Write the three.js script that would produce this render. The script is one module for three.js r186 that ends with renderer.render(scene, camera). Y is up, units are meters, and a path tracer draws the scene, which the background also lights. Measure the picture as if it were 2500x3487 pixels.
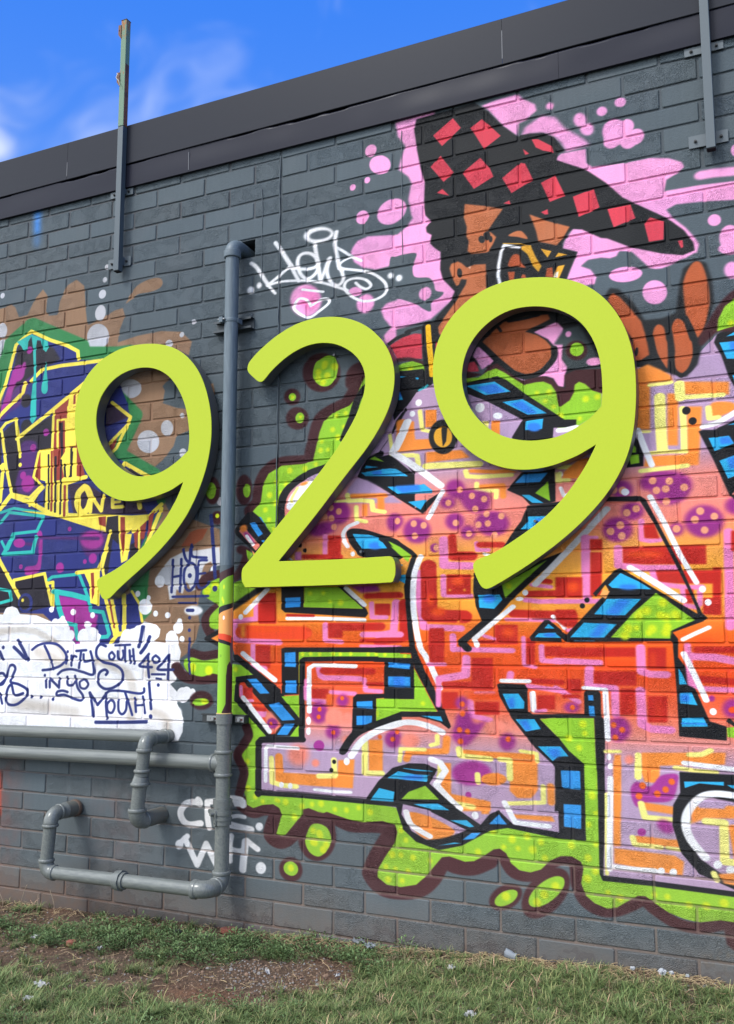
import * as THREE from 'three';
import { mergeGeometries } from 'three/addons/utils/BufferGeometryUtils.js';
import { createNoise2D, createNoise3D } from 'simplex-noise';

// ---------------------------------------------------------------- camera, sky, sun, exposure
const scene = new THREE.Scene();
const camera = new THREE.PerspectiveCamera(57.09, 734 / 1024, 0.05, 900);
camera.position.set(5.381, 1.774, 5.054);
camera.up.set(0.0561, 0.9916, 0.11655);
camera.lookAt(5.381 - 0.41969 * 10, 1.774 + 0.12933 * 10, 5.054 - 0.89841 * 10);

const renderer = new THREE.WebGLRenderer({ antialias: true });
renderer.setSize(734, 1024);
renderer.toneMapping = THREE.LinearToneMapping;
renderer.toneMappingExposure = 1.54;
renderer.shadowMap.enabled = true;
renderer.shadowMap.type = THREE.PCFSoftShadowMap;

let seedState = 12345;
const rnd = () => { seedState = (seedState + 0x6d2b79f5) | 0; let t = Math.imul(seedState ^ (seedState >>> 15), 1 | seedState); t = (t + Math.imul(t ^ (t >>> 7), 61 | t)) ^ t; return ((t ^ (t >>> 14)) >>> 0) / 4294967296; };
const rr = (a, b) => a + (b - a) * rnd();
const n2 = createNoise2D(rnd), n3 = createNoise3D(rnd);
const clamp = (v, a = 0, b = 1) => Math.min(b, Math.max(a, v));
const smooth = (a, b, v) => { const t = clamp((v - a) / (b - a)); return t * t * (3 - 2 * t); };
const mix = (a, b, t) => a + (b - a) * t;
const fbm3 = (x, y, z, o = 5) => { let s = 0, a = 0.5; for (let i = 0; i < o; i++) { s += a * n3(x, y, z); x *= 2.03; y *= 2.03; z *= 2.03; a *= 0.5; } return s; };
const fbm2 = (x, y, o = 4) => { let s = 0, a = 0.5; for (let i = 0; i < o; i++) { s += a * n2(x, y); x *= 2.03; y *= 2.03; a *= 0.5; } return s; };

function makeSky() {
  const W = 2048, H = 1024, data = new Float32Array(W * H * 4);
  for (let j = 0; j < H; j++) {
    const el = ((j + 0.5) / H - 0.5) * Math.PI, y = Math.sin(el), c = Math.cos(el);
    for (let i = 0; i < W; i++) {
      const az = ((i + 0.5) / W - 0.5) * 2 * Math.PI, x = c * Math.cos(az), z = c * Math.sin(az);
      const up = clamp(y);
      // clear air: deep blue overhead, paler towards the horizon
      const k = Math.pow(1 - up, 2.6);
      let r = mix(0.003, 0.30, k), g = mix(0.122, 0.47, k), b = mix(0.60, 0.70, k);
      // broken bright cloud on a layer; wisps fray at the edges, it thins out towards the gap over the wall
      const s = 1 / (up + 0.16), cx = x * s, cz = z * s;
      const warp = fbm3(cx * 0.9 + 7, cz * 0.9, 3.3, 4);
      const big = fbm3(cx * 0.7 + warp * 0.9, cz * 0.7 - 2.2 + warp * 0.6, 1.7, 6), fine = fbm3(cx * 2.6 + warp * 2, cz * 2.6, 9.1, 5);
      const gap = smooth(-0.3, 0.9, z - x * 0.9);      // unseen cloud added behind the viewer for brighter, whiter light on the wall
      const cover = smooth(-0.2, 0.95, big * 0.45 + fine * 0.75 - 0.40 + gap * 2.9);
      const bright = mix(0.66, 1.5, smooth(0.2, 0.7, gap)) + 0.2 * fine;
      const a = cover * 0.97 * smooth(-0.02, 0.05, y);
      r = mix(r, bright * 0.95, a); g = mix(g, bright * 1.0, a); b = mix(b, bright * 1.07, a);
      if (y < 0) { const d = smooth(0, -0.12, y); r = mix(r, 0.16, d); g = mix(g, 0.15, d); b = mix(b, 0.13, d); }
      const o = (j * W + i) * 4; data[o] = r; data[o + 1] = g; data[o + 2] = b; data[o + 3] = 1;
    }
  }
  const t = new THREE.DataTexture(data, W, H, THREE.RGBAFormat, THREE.FloatType);
  t.mapping = THREE.EquirectangularReflectionMapping; t.magFilter = THREE.LinearFilter; t.minFilter = THREE.LinearFilter; t.needsUpdate = true;
  return t;
}
const skyTex = makeSky();
scene.background = skyTex;
scene.environment = skyTex;

const sun = new THREE.DirectionalLight(new THREE.Color(1.0, 0.97, 0.92), 1.5);
sun.position.set(-3.0 + 2.5, 9.0, 5.5);
sun.target.position.set(2.5, 2, 0);
sun.castShadow = true;
sun.shadow.radius = 28;
sun.shadow.mapSize.set(2048, 2048);
Object.assign(sun.shadow.camera, { left: -8, right: 8, top: 8, bottom: -8, near: 0.5, far: 40 });
scene.add(sun, sun.target);

// ---------------------------------------------------------------- helpers
const V = (x, y, z) => new THREE.Vector3(x, y, z);
const counts = {};
function numbered(n) { const k = counts[n] = (counts[n] ?? 0) + 1; return k === 1 ? n : n + '_' + String(k - 1).padStart(3, '0'); }
function lit(m) { m.castShadow = true; m.receiveShadow = true; return m; }
function thing(name, label, category, group, pos = [0, 0, 0]) {
  const g = new THREE.Group(); g.name = numbered(name); g.position.set(...pos);
  g.userData = { label, category }; if (group) g.userData.group = group;
  scene.add(g); return g;
}
function part(name, geo, mat, parent, label) {
  const m = lit(new THREE.Mesh(geo, mat)); m.name = name; if (label) m.userData.label = label;
  parent.add(m); return m;
}
function local(geo, parent) { parent.updateWorldMatrix(true, false); geo.applyMatrix4(parent.matrixWorld.clone().invert()); return geo; }
const std = (color, roughness = 0.7, extra = {}) => new THREE.MeshStandardMaterial({ color, roughness, ...extra });
function box(x0, x1, y0, y1, z0, z1) { const g = new THREE.BoxGeometry(x1 - x0, y1 - y0, z1 - z0); g.translate((x0 + x1) / 2, (y0 + y1) / 2, (z0 + z1) / 2); return g; }
function bevelBox(x0, x1, y0, y1, z0, z1, b = 0.002) {
  const s = new THREE.Shape(); s.moveTo(x0 + b, y0 + b); s.lineTo(x1 - b, y0 + b); s.lineTo(x1 - b, y1 - b); s.lineTo(x0 + b, y1 - b); s.closePath();
  const g = new THREE.ExtrudeGeometry(s, { depth: z1 - z0 - 2 * b, bevelEnabled: true, bevelSize: b, bevelThickness: b, bevelSegments: 2 });
  g.translate(0, 0, z0 + b); return g;
}
function rod(a, b, r, seg = 24, r2 = r) {
  const d = b.clone().sub(a), g = new THREE.CylinderGeometry(r2, r, d.length(), seg);
  g.applyQuaternion(new THREE.Quaternion().setFromUnitVectors(V(0, 1, 0), d.clone().normalize()));
  const m = a.clone().add(b).multiplyScalar(0.5); g.translate(m.x, m.y, m.z); return g;
}
class Arc extends THREE.Curve {
  constructor(p, i, o, R) { super(); Object.assign(this, { p, i, o, R }); }
  getPoint(t, target = new THREE.Vector3()) {
    const a = t * Math.PI / 2, { p, i, o, R } = this;
    return target.copy(p).addScaledVector(i, -R + R * Math.sin(a)).addScaledVector(o, R - R * Math.cos(a));
  }
}
const bend = (p, i, o, R, r) => new THREE.TubeGeometry(new Arc(p, i, o, R), 18, r, 24);
function ring(p, dir, r, w, seg = 28) {           // a collar with rounded shoulders
  const b = Math.min(0.005, w / 3), pts = [[r * 0.8, -w / 2], [r - b, -w / 2], [r, -w / 2 + b], [r, w / 2 - b], [r - b, w / 2], [r * 0.8, w / 2]].map(([x, y]) => new THREE.Vector2(x, y));
  const g = new THREE.LatheGeometry(pts, seg);
  g.applyQuaternion(new THREE.Quaternion().setFromUnitVectors(V(0, 1, 0), dir)); g.translate(p.x, p.y, p.z); return g;
}
function canvas(w, h) { const c = document.createElement('canvas'); c.width = w; c.height = h; return [c, c.getContext('2d')]; }
function canvasMap(c) { const t = new THREE.CanvasTexture(c); t.colorSpace = THREE.SRGBColorSpace; t.magFilter = THREE.LinearFilter; return t; }

// ---------------------------------------------------------------- the paint on the wall (drawn in wall millimetres)
const PAINT = {
  slate: '#4e5960', slate2: '#3c464a', brown: '#8d6e55', rust: '#a8583a', grey: '#b7b8bf', lightgrey: '#c9c9cd', white: '#f2f2f5', whitegrey: '#dcdada', cloudgrey: '#cfc8c0',
  green: '#2f7c46', navy: '#262f74', purple: '#4a2468', darkpurple: '#32203c', dark: '#211d29', magenta: '#9b2d8c', redbrown: '#93392f', yellow: '#f4e052', teal: '#2cb3aa', ink: '#263170',
  maroon: '#3d1a1f', lime: '#8fc52c', limeyel: '#cfe01e', orange: '#f58c36', orange2: '#e8611f', orangered: '#e84a14', black: '#121318', black2: '#191b1e', pink: '#f09fd2', pinkdeep: '#f083c0', pink2: '#e880b8',
  capred: '#d23c4e', skin: '#bd6b42', skinlight: '#e8b79d', skin2: '#b65830', skindark: '#ad5a34', gold: '#e0a12c', goldbright: '#f8bd18', goldo: '#f0962c', yellowpale: '#f6ee84', lilac: '#b294b6', violet: '#93287c', violet2: '#a0308a',
  peach: '#ee9b78', peachor: '#f2a45a', salmon: '#ef8673', red: '#bb2016', redor: '#e8461f', blueSpray: '#3f86d8', blueSpray2: '#3f6a9a', redmist: '#c8402c', lens: '#b5532e', blue2: '#2b90df', blue: '#2b7bdc', cyan: '#2aa8dc', teal2: '#2aa5b2',
};
const ROWY = [5.0067, 4.8802, 4.7492, 4.6253, 4.5062, 4.367, 4.243, 4.1157, 3.991, 3.8651, 3.7378, 3.6112, 3.4834, 3.3503, 3.22, 3.0963, 2.9695, 2.8424, 2.716, 2.5912, 2.4653, 2.342, 2.2204, 2.0957, 1.9707, 1.8483, 1.7267, 1.6002, 1.4763, 1.3513, 1.227, 1.0963, 0.9668, 0.8373, 0.7055, 0.5832, 0.4512, 0.327, 0.2034, 0.062, -0.0646, -0.19];
const YS = ROWY[20], FAR = 20000;
function painter(ctx, x0, y0, w, h, W, H) {
  const px = W / w, py = H / h, k = (px + py) / 2;
  const X = (mm) => (mm / 1000 - x0) * px, Y = (mm) => H - (mm / 1000 - y0) * py;
  const out = { X, Y, k };
  function pts(s) { const a = s.split(' ').map(Number), p = []; for (let i = 0; i < a.length; i += 2) p.push([X(a[i]), Y(a[i + 1])]); return p; }
  const seen = (p, m) => { let a = 1e9, b = -1e9, c = 1e9, d = -1e9; for (const [x, y] of p) { a = Math.min(a, x); b = Math.max(b, x); c = Math.min(c, y); d = Math.max(d, y); } return b > -m && a < W + m && d > -m && c < H + m; };
  function trace(p, sm, closed) {
    ctx.beginPath();
    const n = p.length, q = (i) => closed ? p[(i + n) % n] : p[clamp(i, 0, n - 1)];
    ctx.moveTo(p[0][0] - FAR, p[0][1]);
    for (let i = 0; i < (closed ? n : n - 1); i++) {
      const a = q(i - 1), b = q(i), c = q(i + 1), d = q(i + 2);
      if (sm) ctx.bezierCurveTo(b[0] + (c[0] - a[0]) / 6 - FAR, b[1] + (c[1] - a[1]) / 6, c[0] - (d[0] - b[0]) / 6 - FAR, c[1] - (d[1] - b[1]) / 6, c[0] - FAR, c[1]);
      else ctx.lineTo(c[0] - FAR, c[1]);
    }
    if (closed) ctx.closePath();
  }
  const soften = (color, soft) => { ctx.shadowColor = color; ctx.shadowOffsetX = FAR; ctx.shadowOffsetY = 0; ctx.shadowBlur = Math.max(1.2, soft * k / 1000 * 1.1); };
  const pieceFill = () => {                                  // the letters fade from lilac through salmon and amber to red and back to lilac
    const g = ctx.createLinearGradient(0, Y(3150), 0, Y(100));
    for (const [y, c] of [[3.09, '#b294b6'], [2.74, '#b294b6'], [2.60, '#e58a80'], [2.38, '#f08574'], [2.26, '#f09c4a'], [2.08, '#f5a636'], [1.93, '#f39c34'], [1.77, '#ea6018'], [1.57, '#e34a14'], [1.40, '#e4603c'], [1.26, '#e78878'], [1.11, '#b497b6'], [0.1, '#b294b6']]) g.addColorStop(clamp((3.15 - y) / 3.05), c);
    return g;
  };
  out.F = (col, sm, soft, s, dots) => {
    const p = pts(s); if (!seen(p, 60)) return;
    if (col === 'piece') {
      ctx.save(); ctx.shadowColor = 'transparent'; ctx.fillStyle = pieceFill(); ctx.translate(FAR, 0); trace(p, sm, true); ctx.fill(); ctx.restore(); return;
    }
    ctx.fillStyle = PAINT[col]; soften(PAINT[col], soft); trace(p, sm, true); ctx.fill();
    if (dots) {                                            // yellow dabs sprayed over the lime
      const raw = s.split(' ').map(Number), poly = []; for (let i = 0; i < raw.length; i += 2) poly.push([raw[i], raw[i + 1]]);
      const inside = (x, y) => { let c = false; for (let i = 0, j = poly.length - 1; i < poly.length; j = i++) { const [xi, yi] = poly[i], [xj, yj] = poly[j]; if ((yi > y) !== (yj > y) && x < (xj - xi) * (y - yi) / (yj - yi) + xi) c = !c; } return c; };
      const near = (x, y) => { for (let i = 0, j = poly.length - 1; i < poly.length; j = i++) { const [ax, ay] = poly[j], [bx, by] = poly[i], t = clamp(((x - ax) * (bx - ax) + (y - ay) * (by - ay)) / ((bx - ax) ** 2 + (by - ay) ** 2 + 1)); if (Math.hypot(ax + t * (bx - ax) - x, ay + t * (by - ay) - y) < 17) return true; } return false; };
      const st = 78; let sd = raw[0] | 0; const h = (i, j, q) => { const v = Math.sin(i * 127.1 + j * 311.7 + q * 74.7 + 3) * 43758.5453; return v - Math.floor(v); };
      const xs = poly.map((q) => q[0]), ys = poly.map((q) => q[1]);
      for (let j = Math.floor(Math.min(...ys) / st); j <= Math.max(...ys) / st; j++) for (let i = Math.floor(Math.min(...xs) / st); i <= Math.max(...xs) / st; i++) {
        const x = (i + (j & 1) * 0.5 + (h(i, j, 1) - 0.5) * 0.55) * st, y = (j + (h(i, j, 2) - 0.5) * 0.55) * st;
        if (!inside(x, y) || near(x, y)) continue;
        out.D('limeyel', 13 + 8 * h(i, j, 3), 9, x.toFixed(0) + ' ' + y.toFixed(0), 0.95);
      }
    }
  };
  out.L = (col, wmm, sm, soft, s) => {
    const p = pts(s); if (!seen(p, 80 + wmm * k / 1000)) return;
    ctx.strokeStyle = PAINT[col]; ctx.lineWidth = wmm * k / 1000; ctx.lineCap = 'round'; ctx.lineJoin = 'round'; soften(PAINT[col], soft); trace(p, sm, false); ctx.stroke();
  };
  out.D = (col, r, soft, s, alpha = 1) => {
    for (const [x, y] of pts(s)) {
      if (!seen([[x, y]], r * k / 1000 + 60)) continue;
      ctx.globalAlpha = alpha; ctx.fillStyle = PAINT[col]; soften(PAINT[col], soft); ctx.beginPath(); ctx.ellipse(x - FAR, y, r * px / 1000, r * py / 1000, 0, 0, 7); ctx.fill(); ctx.globalAlpha = 1;
    }
  };
  return out;
}
function muralStrokes({ F, L, D }) {
F('blueSpray',1,34,'256 4953 320 4936 318 4880 323 4783 316 4754 270 4762 258 4856');
F('blueSpray2',1,40,'270 4750 323 4734 320 4675 295 4643 264 4697');
L('redmist',32,1,20,'167 818 188 538');
F('brown',0,6,'-144 4226 -18 4231 58 4249 107 4218 150 4133 234 4139 302 4253 374 4315 422 4258 413 4141 445 4101 526 4095 543 4192 596 4300 695 4336 769 4277 789 4108 812 3978 977 4022 1058 4050 1126 4056 1148 3997 1105 3903 1093 3810 1268 3835 1465 3841 1632 3812 1722 3729 1699 3637 1490 3449 1510 3415 1494 3331 1609 3287 1703 3267 1792 3404 1901 3422 1915 3358 1799 3143 1615 3095 1592 3026 1507 2939 1407 2874 1568 2593 1972 2449 1987 2300 1861 2136 1812 1959 1833 1841 1811 1763 1754 1665 1660 1606 1353 1563 961 1660 31 1655');
F('brown',1,5,'1152 4086 1190 4147 1255 4204 1360 4231 1439 4223 1466 4186 1441 4151 1363 4136 1257 4136 1192 4102');
F('rust',0,5,'1674 2350 1745 2440 1805 2459 1883 2458 1842 2390 1759 2350');
F('lightgrey',0,6,'1470 2146 1530 2215 1591 2274 1688 2311 1820 2321 1974 2335 1988 2221 1930 2208 1911 2243 1859 2225 1837 2156 1821 2077 1767 2054 1723 2119 1695 2040 1646 2071 1638 2012 1593 2002 1574 2093');
D('grey',22,3,'-28 4329');
D('grey',20,3,'971 4385 958 4290');
D('grey',19,3,'1638 3791 1733 3867');
D('grey',18,3,'1655 3230');
D('grey',33,3,'939 4187');
D('grey',31,3,'1532 3739');
D('grey',29,3,'1668 2976');
D('grey',28,3,'1976 2630');
F('grey',1,4,'36 4049 28 4015 5 3996 -26 4001 -53 4026 -65 4063 -58 4097 -34 4116 -3 4111 24 4086');
F('grey',1,4,'69 3890 60 3841 31 3813 -7 3818 -41 3854 -56 3906 -47 3956 -18 3983 21 3977 54 3942');
F('grey',1,4,'974 4035 958 4005 930 3992 901 4002 882 4029 880 4065 897 4095 925 4108 954 4098 972 4071');
F('grey',1,4,'1009 3848 981 3799 925 3779 863 3796 819 3844 810 3904 839 3954 895 3974 956 3956 1000 3908');
F('grey',1,4,'1312 3453 1295 3416 1248 3396 1189 3403 1140 3433 1120 3475 1137 3513 1184 3532 1243 3525 1292 3495');
F('grey',1,4,'1473 3068 1457 3024 1412 2999 1355 3004 1307 3037 1287 3085 1304 3130 1349 3154 1407 3149 1454 3116');
F('grey',1,4,'1586 3151 1577 3119 1553 3102 1521 3105 1495 3127 1484 3160 1493 3192 1518 3209 1549 3206 1575 3184');
L('green',144,0,8,'-94 3501 3 3667 93 3940 277 4044 483 3945 756 3816 773 3757 1086 3716 1193 3713');
L('green',114,0,8,'1098 3417 1263 3267 1214 3177 1115 3003 1183 2976 1434 2840');
F('green',0,8,'1194 3029 1446 2860 1541 2656 1444 2548 1519 2574 1447 2454 1410 2066 1447 1924 1380 1864 1274 1967 1249 2611');
F('navy',0,5,'-85 3359 2 3456 133 3922 280 3996 729 3791 742 3733 1033 3684 1194 3363 1224 3252 1034 3021 1210 2942 1371 2824 1519 2575 1468 2576 1156 2010 1309 2068 1371 1945 1380 1864 1169 1702 825 1701 509 1924 12 1940');
F('purple',1,18,'4 3421 87 3564 155 3684 292 3656 214 3468 96 3411 9 3350');
F('dark',0,12,'150 3897 289 3960 503 3849 573 3754 408 3712 146 3592 104 3538 87 3564');
F('magenta',1,10,'181 3751 233 3780 236 3721 187 3669 131 3594 92 3481 4 3421 56 3567 115 3713');
D('dark',50,10,'258 3481 270 3290');
F('dark',0,6,'45 3265 162 3341 191 3223 516 3345 537 3096 414 3095 363 2908 445 2846 331 2764 165 2803');
F('purple',1,14,'232 3168 366 3167 386 3075 360 2886 430 2814 330 2776 194 2830 227 3008');
D('magenta',28,5,'346 3123');
D('magenta',29,5,'262 2926');
D('magenta',28,5,'464 3226');
D('magenta',29,5,'270 3863');
D('magenta',62,8,'310 2861');
D('magenta',64,8,'169 3700');
F('redbrown',0,5,'522 3367 695 3484 818 3549 942 3556 769 3409 738 3189 818 2962 851 2851 375 2885 400 3085 537 3096');
F('dark',0,4,'584 3282 619 3290 633 3021 598 3013 669 2886 621 2978');
F('yellow',0,4,'657 3376 742 3389 739 3300 749 3100 671 3106');
F('yellow',0,4,'457 3091 537 3090 562 2761 491 2743');
F('yellow',0,4,'612 3023 672 3095 757 3088 768 2856 655 2876');
L('dark',18,0,2,'499 3065 516 2764');
L('dark',17,0,2,'650 2975 662 2886 711 2883 716 3058');
L('redbrown',17,0,2,'585 3003 600 2714');
L('yellow',21,0,3,'528 3378 529 3096 406 3093 363 2908 443 2841 331 2759 158 2798');
L('yellow',23,0,3,'671 3391 681 3463 695 3473 695 3327');
L('yellow',20,0,3,'736 3502 741 3401 664 3392 683 2885');
L('yellow',18,0,3,'579 3103 568 3306 647 3304 661 3041');
L('yellow',29,0,3,'-31 3483 51 3638 133 3922 279 4006 470 3912 633 3849 733 3794 741 3736');
L('yellow',31,0,3,'302 3626 401 3699 583 3707 790 3700 1046 3697');
L('yellow',34,0,3,'-24 3377 224 3548 242 3616');
L('yellow',33,0,3,'185 3204 457 3351 818 3558 956 3566');
L('yellow',26,0,3,'13 3280 71 3332 168 3355 192 3217 224 3066');
L('yellow',26,0,3,'29 3278 93 2996 158 2798');
D('yellow',16,3,'230 3006');
L('dark',21,0,4,'15 3256 32 3001');
L('yellow',32,0,3,'32 3001 61 3021 48 2748');
F('teal',0,3,'139 3943 281 3985 444 3909 453 3856 431 3827 400 3852 374 3923 339 3930 332 3872 353 3568 363 3338 331 3301 304 3332 304 3459 323 3687 302 3876 282 3967 254 3930 250 3872 212 3865 187 3903');
F('teal',1,3,'435 3757 422 3675 402 3551 434 3513 464 3544 448 3672');
F('darkpurple',0,6,'1006 3350 1045 3390 1217 3263 1012 3218');
F('redbrown',0,4,'1019 3065 1123 3143 1075 3007 1041 3004');
L('yellow',26,0,3,'1059 3383 1224 3263 1193 3201 1018 3071');
L('yellow',24,0,3,'1224 3252 1113 3057 1048 3009');
L('yellow',31,0,3,'1134 2873 1187 2942 1409 2826');
F('dark',0,4,'1212 2889 1238 2903 1331 2843 1227 2845');
F('darkpurple',0,6,'686 2829 852 2829 1102 2683 1338 2669 1392 2580 752 2616');
L('yellow',49,1,3,'840 2802 787 2757 784 2681 821 2625 875 2643 899 2717 868 2784 840 2802');
L('yellow',28,0,3,'902 2621 909 2730 998 2624 1014 2731');
L('yellow',28,0,3,'1094 2715 1097 2643 1179 2642');
L('yellow',22,0,3,'1095 2678 1157 2678');
L('yellow',35,0,3,'1318 2670 1329 2628');
L('yellow',38,0,3,'52 2691 151 2787 348 2719 482 2655 976 2508 1057 2483');
L('yellow',28,0,3,'333 2731 458 2823');
L('yellow',32,0,3,'656 2865 795 2865 850 2872');
L('yellow',42,0,3,'656 2865 682 2620');
L('teal',23,0,3,'24 2656 187 2689 381 2655 483 2631');
F('yellow',0,4,'248 2667 526 2640 972 2604 1264 2577 1443 2578 1216 2454 1268 2452 1236 2276 1185 2257 1150 2468 1057 2493 975 2524 670 2588');
F('redbrown',0,3,'973 2583 1040 2584 1043 2510 982 2529');
F('dark',0,4,'1053 2578 1146 2584 1160 2383 1086 2439 1064 2335 1043 2505');
F('redbrown',0,3,'1166 2572 1205 2570 1210 2454 1197 2299 1171 2435');
F('redbrown',0,4,'1281 2462 1393 2560 1373 2416 1297 2378');
F('purple',1,14,'814 2473 1044 2473 997 2327 876 2321');
D('magenta',17,3,'720 2512');
D('magenta',18,3,'283 2260');
D('magenta',17,3,'419 2060 869 2278');
D('magenta',36,6,'938 2297');
D('magenta',37,6,'646 2243');
F('magenta',1,14,'1027 2421 1009 2384 960 2363 897 2366 845 2391 823 2430 841 2467 891 2487 954 2484 1006 2459');
F('magenta',1,6,'320 2209 332 2258 432 2277 439 2403 419 2502 470 2489 475 2281 456 2227 379 2197');
L('purple',25,0,8,'218 2434 424 2414 435 2463 979 2433');
F('magenta',1,4,'311 2430 302 2411 275 2400 240 2401 211 2414 199 2435 209 2454 236 2465 271 2463 299 2450');
F('dark',0,6,'1072 2440 1111 2459 1070 2178 1016 2210 1050 2335');
F('dark',0,6,'1258 2379 1360 2416 1325 2314 1250 2255');
L('yellow',24,0,3,'1084 2481 1043 2346 989 2222 993 1981');
L('yellow',21,0,3,'1062 2366 1022 2231 1045 2157');
F('dark',0,6,'228 2157 501 2199 525 2139 576 1977 365 1936 72 1940 77 2317 272 2046 217 2102');
L('yellow',31,0,3,'61 2328 175 2180 287 2035');
L('yellow',25,0,3,'224 2102 220 2166 507 2206 533 2133 591 1971');
L('yellow',25,0,3,'539 2136 588 2143 591 1976');
D('navy',69,4,'340 2002');
D('dark',48,5,'333 2002');
D('yellow',13,3,'313 2021');
F('magenta',0,10,'628 2051 891 2014 935 1930 1003 1908 981 1805 825 1701 680 1869');
L('teal',25,0,3,'59 2587 144 2661 477 2615 418 2511 192 2502 104 2360');
L('teal',33,0,3,'413 2470 384 2361 104 2358');
L('teal',23,0,3,'83 2451 132 2382');
L('teal',23,0,3,'200 2490 147 2392');
L('teal',24,0,3,'545 2160 579 2180 821 2193 910 2029');
L('teal',41,0,3,'599 2078 767 2053 918 2019');
L('teal',41,0,3,'621 2061 646 1976 693 1880');
L('teal',28,0,3,'918 2014 935 1940 1042 1929 1103 1784 1088 1764 903 1753');
L('teal',31,0,3,'736 1856 805 1842 830 1748 878 1732');
L('teal',25,0,3,'91 2105 181 2092 207 2026 97 2005');
F('yellow',0,3,'862 2204 989 2211 1005 2158 980 1981 932 1992 913 2119');
F('redbrown',0,3,'923 2197 950 2202 963 2055 945 2013');
L('yellow',31,0,3,'800 2204 989 2217');
L('yellow',34,0,3,'1217 2039 1228 1784 1153 1779');
L('yellow',28,0,3,'1065 2011 1117 1866 1160 1763 1116 1723');
L('redbrown',14,0,3,'1098 2000 1144 1825');
L('yellow',25,0,3,'1117 2010 1179 1774');
L('yellow',20,0,3,'1283 2064 1344 1986 1374 1864');
F('white',0,4,'13 1929 132 1922 159 1972 217 1982 270 1959 294 1924 453 1912 597 1865 624 1880 707 1877 758 1827 761 1764 811 1712 885 1722 882 1784 899 1836 933 1836 967 1815 1035 1774 1012 1712 1181 1718 1205 1769 1280 1814 1343 1829 1392 1864 1456 1849 1525 1813 1514 1763 1472 1733 1565 1724 1575 1783 1630 1793 1667 1763 1668 1724 1694 1665 1679 1587 1663 1489 1616 1459 1678 1406 1725 1432 1774 1375 1727 1350 1668 1351 1724 1249 1721 1162 1687 1103 1627 1096 1595 1167 985 1157 67 1132');
D('white',54,3,'883 1764 956 1774');
D('white',56,3,'681 1838');
D('white',52,3,'1257 1763');
D('white',51,3,'1470 1793');
D('white',50,3,'1620 1734 1613 1566 1634 1665');
D('white',49,3,'1714 1393');
D('white',36,4,'767 1774 625 1854');
D('white',34,4,'1344 1804 1406 1824');
D('white',43,10,'1670 1276 1660 1198');
D('white',40,3,'1509 2125');
D('white',39,3,'1666 1822');
D('white',40,3,'1616 1763');
D('white',39,3,'1744 1408');
F('white',1,4,'1451 1959 1441 1929 1414 1910 1380 1910 1351 1930 1340 1961 1349 1992 1376 2010 1411 2010 1439 1990');
D('white',20,3,'1420 2017');
D('white',21,3,'1333 2047');
D('white',20,3,'1482 1914 1578 1903 1698 1748 1676 1862');
D('white',22,3,'585 1953');
D('white',21,3,'954 1909');
D('white',22,3,'780 1932 690 1887');
F('white',1,4,'946 1847 940 1833 924 1825 903 1825 886 1833 879 1847 885 1860 901 1869 922 1868 939 1860');
F('white',1,4,'1815 1410 1810 1394 1799 1384 1784 1383 1772 1393 1767 1409 1771 1425 1783 1435 1798 1435 1810 1425');
F('white',1,4,'1738 1534 1734 1521 1723 1513 1710 1513 1699 1521 1695 1533 1698 1546 1709 1554 1722 1554 1733 1546');
F('white',1,4,'1952 2182 1948 2164 1938 2153 1925 2153 1914 2165 1909 2184 1913 2202 1923 2213 1936 2213 1947 2201');
F('white',1,10,'1854 1929 1841 1911 1806 1900 1761 1900 1725 1912 1711 1931 1724 1949 1760 1960 1804 1960 1840 1948');
L('cloudgrey',49,1,16,'52 1791 257 1813 402 1807 546 1764 661 1701 734 1628');
L('cloudgrey',68,1,18,'1003 1609 1175 1560 1280 1502 1323 1363 1303 1234');
L('cloudgrey',55,1,18,'1414 1603 1478 1564 1430 1524');
L('cloudgrey',65,1,30,'1488 1279 1586 1244 1602 1138');
L('cloudgrey',84,1,30,'482 1657 624 1616 723 1565');
L('cloudgrey',72,1,34,'290 1293 573 1281 847 1259');
L('maroon',65,1,6,'1826 2087 1896 2145 1990 2157');
L('maroon',64,1,6,'1959 1947 1879 1870 1929 1773 1998 1763');
F('lime',1,5,'1849 2052 1920 2114 2002 2122 2006 1956 1947 1977 1876 2017');
F('lime',1,5,'2006 1956 1925 1909 1905 1860 1927 1816 2009 1826');
L('maroon',59,1,6,'1778 1661 1873 1642 2012 1662');
L('maroon',74,1,6,'1661 1567 1723 1509 1842 1497 2004 1509');
F('lime',1,5,'1717 1611 1779 1632 1874 1613 2013 1624 2015 1529 1934 1532 1865 1512 1782 1525 1733 1558');
D('limeyel',30,9,'1781 1568 1911 1551 1886 2056 1945 2084');
F('maroon',1,8,'1946 1365 1931 1330 1888 1308 1834 1306 1789 1326 1771 1361 1787 1396 1831 1419 1885 1420 1929 1400');
F('lime',1,5,'1915 1360 1905 1345 1874 1333 1834 1329 1801 1335 1787 1347 1798 1361 1829 1373 1868 1377 1901 1372');
F('limeyel',1,6,'1908 1358 1903 1349 1889 1343 1872 1342 1858 1347 1852 1356 1857 1365 1871 1371 1889 1372 1903 1366');
F('orange',0,6,'1894 1751 2009 1802 2011 1715');
L('black',28,0,5,'2009 1806 1888 1751 2011 1705');
F('maroon',1,8,'2213 2689 2202 2632 2173 2598 2136 2600 2105 2638 2093 2697 2103 2755 2133 2789 2170 2786 2200 2748');
F('lime',1,4,'2201 2685 2196 2659 2183 2644 2166 2645 2152 2662 2146 2689 2151 2715 2164 2730 2181 2729 2196 2712');
F('maroon',1,8,'1969 2700 1960 2648 1932 2617 1897 2619 1867 2654 1855 2708 1865 2761 1893 2792 1928 2790 1957 2754');
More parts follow.
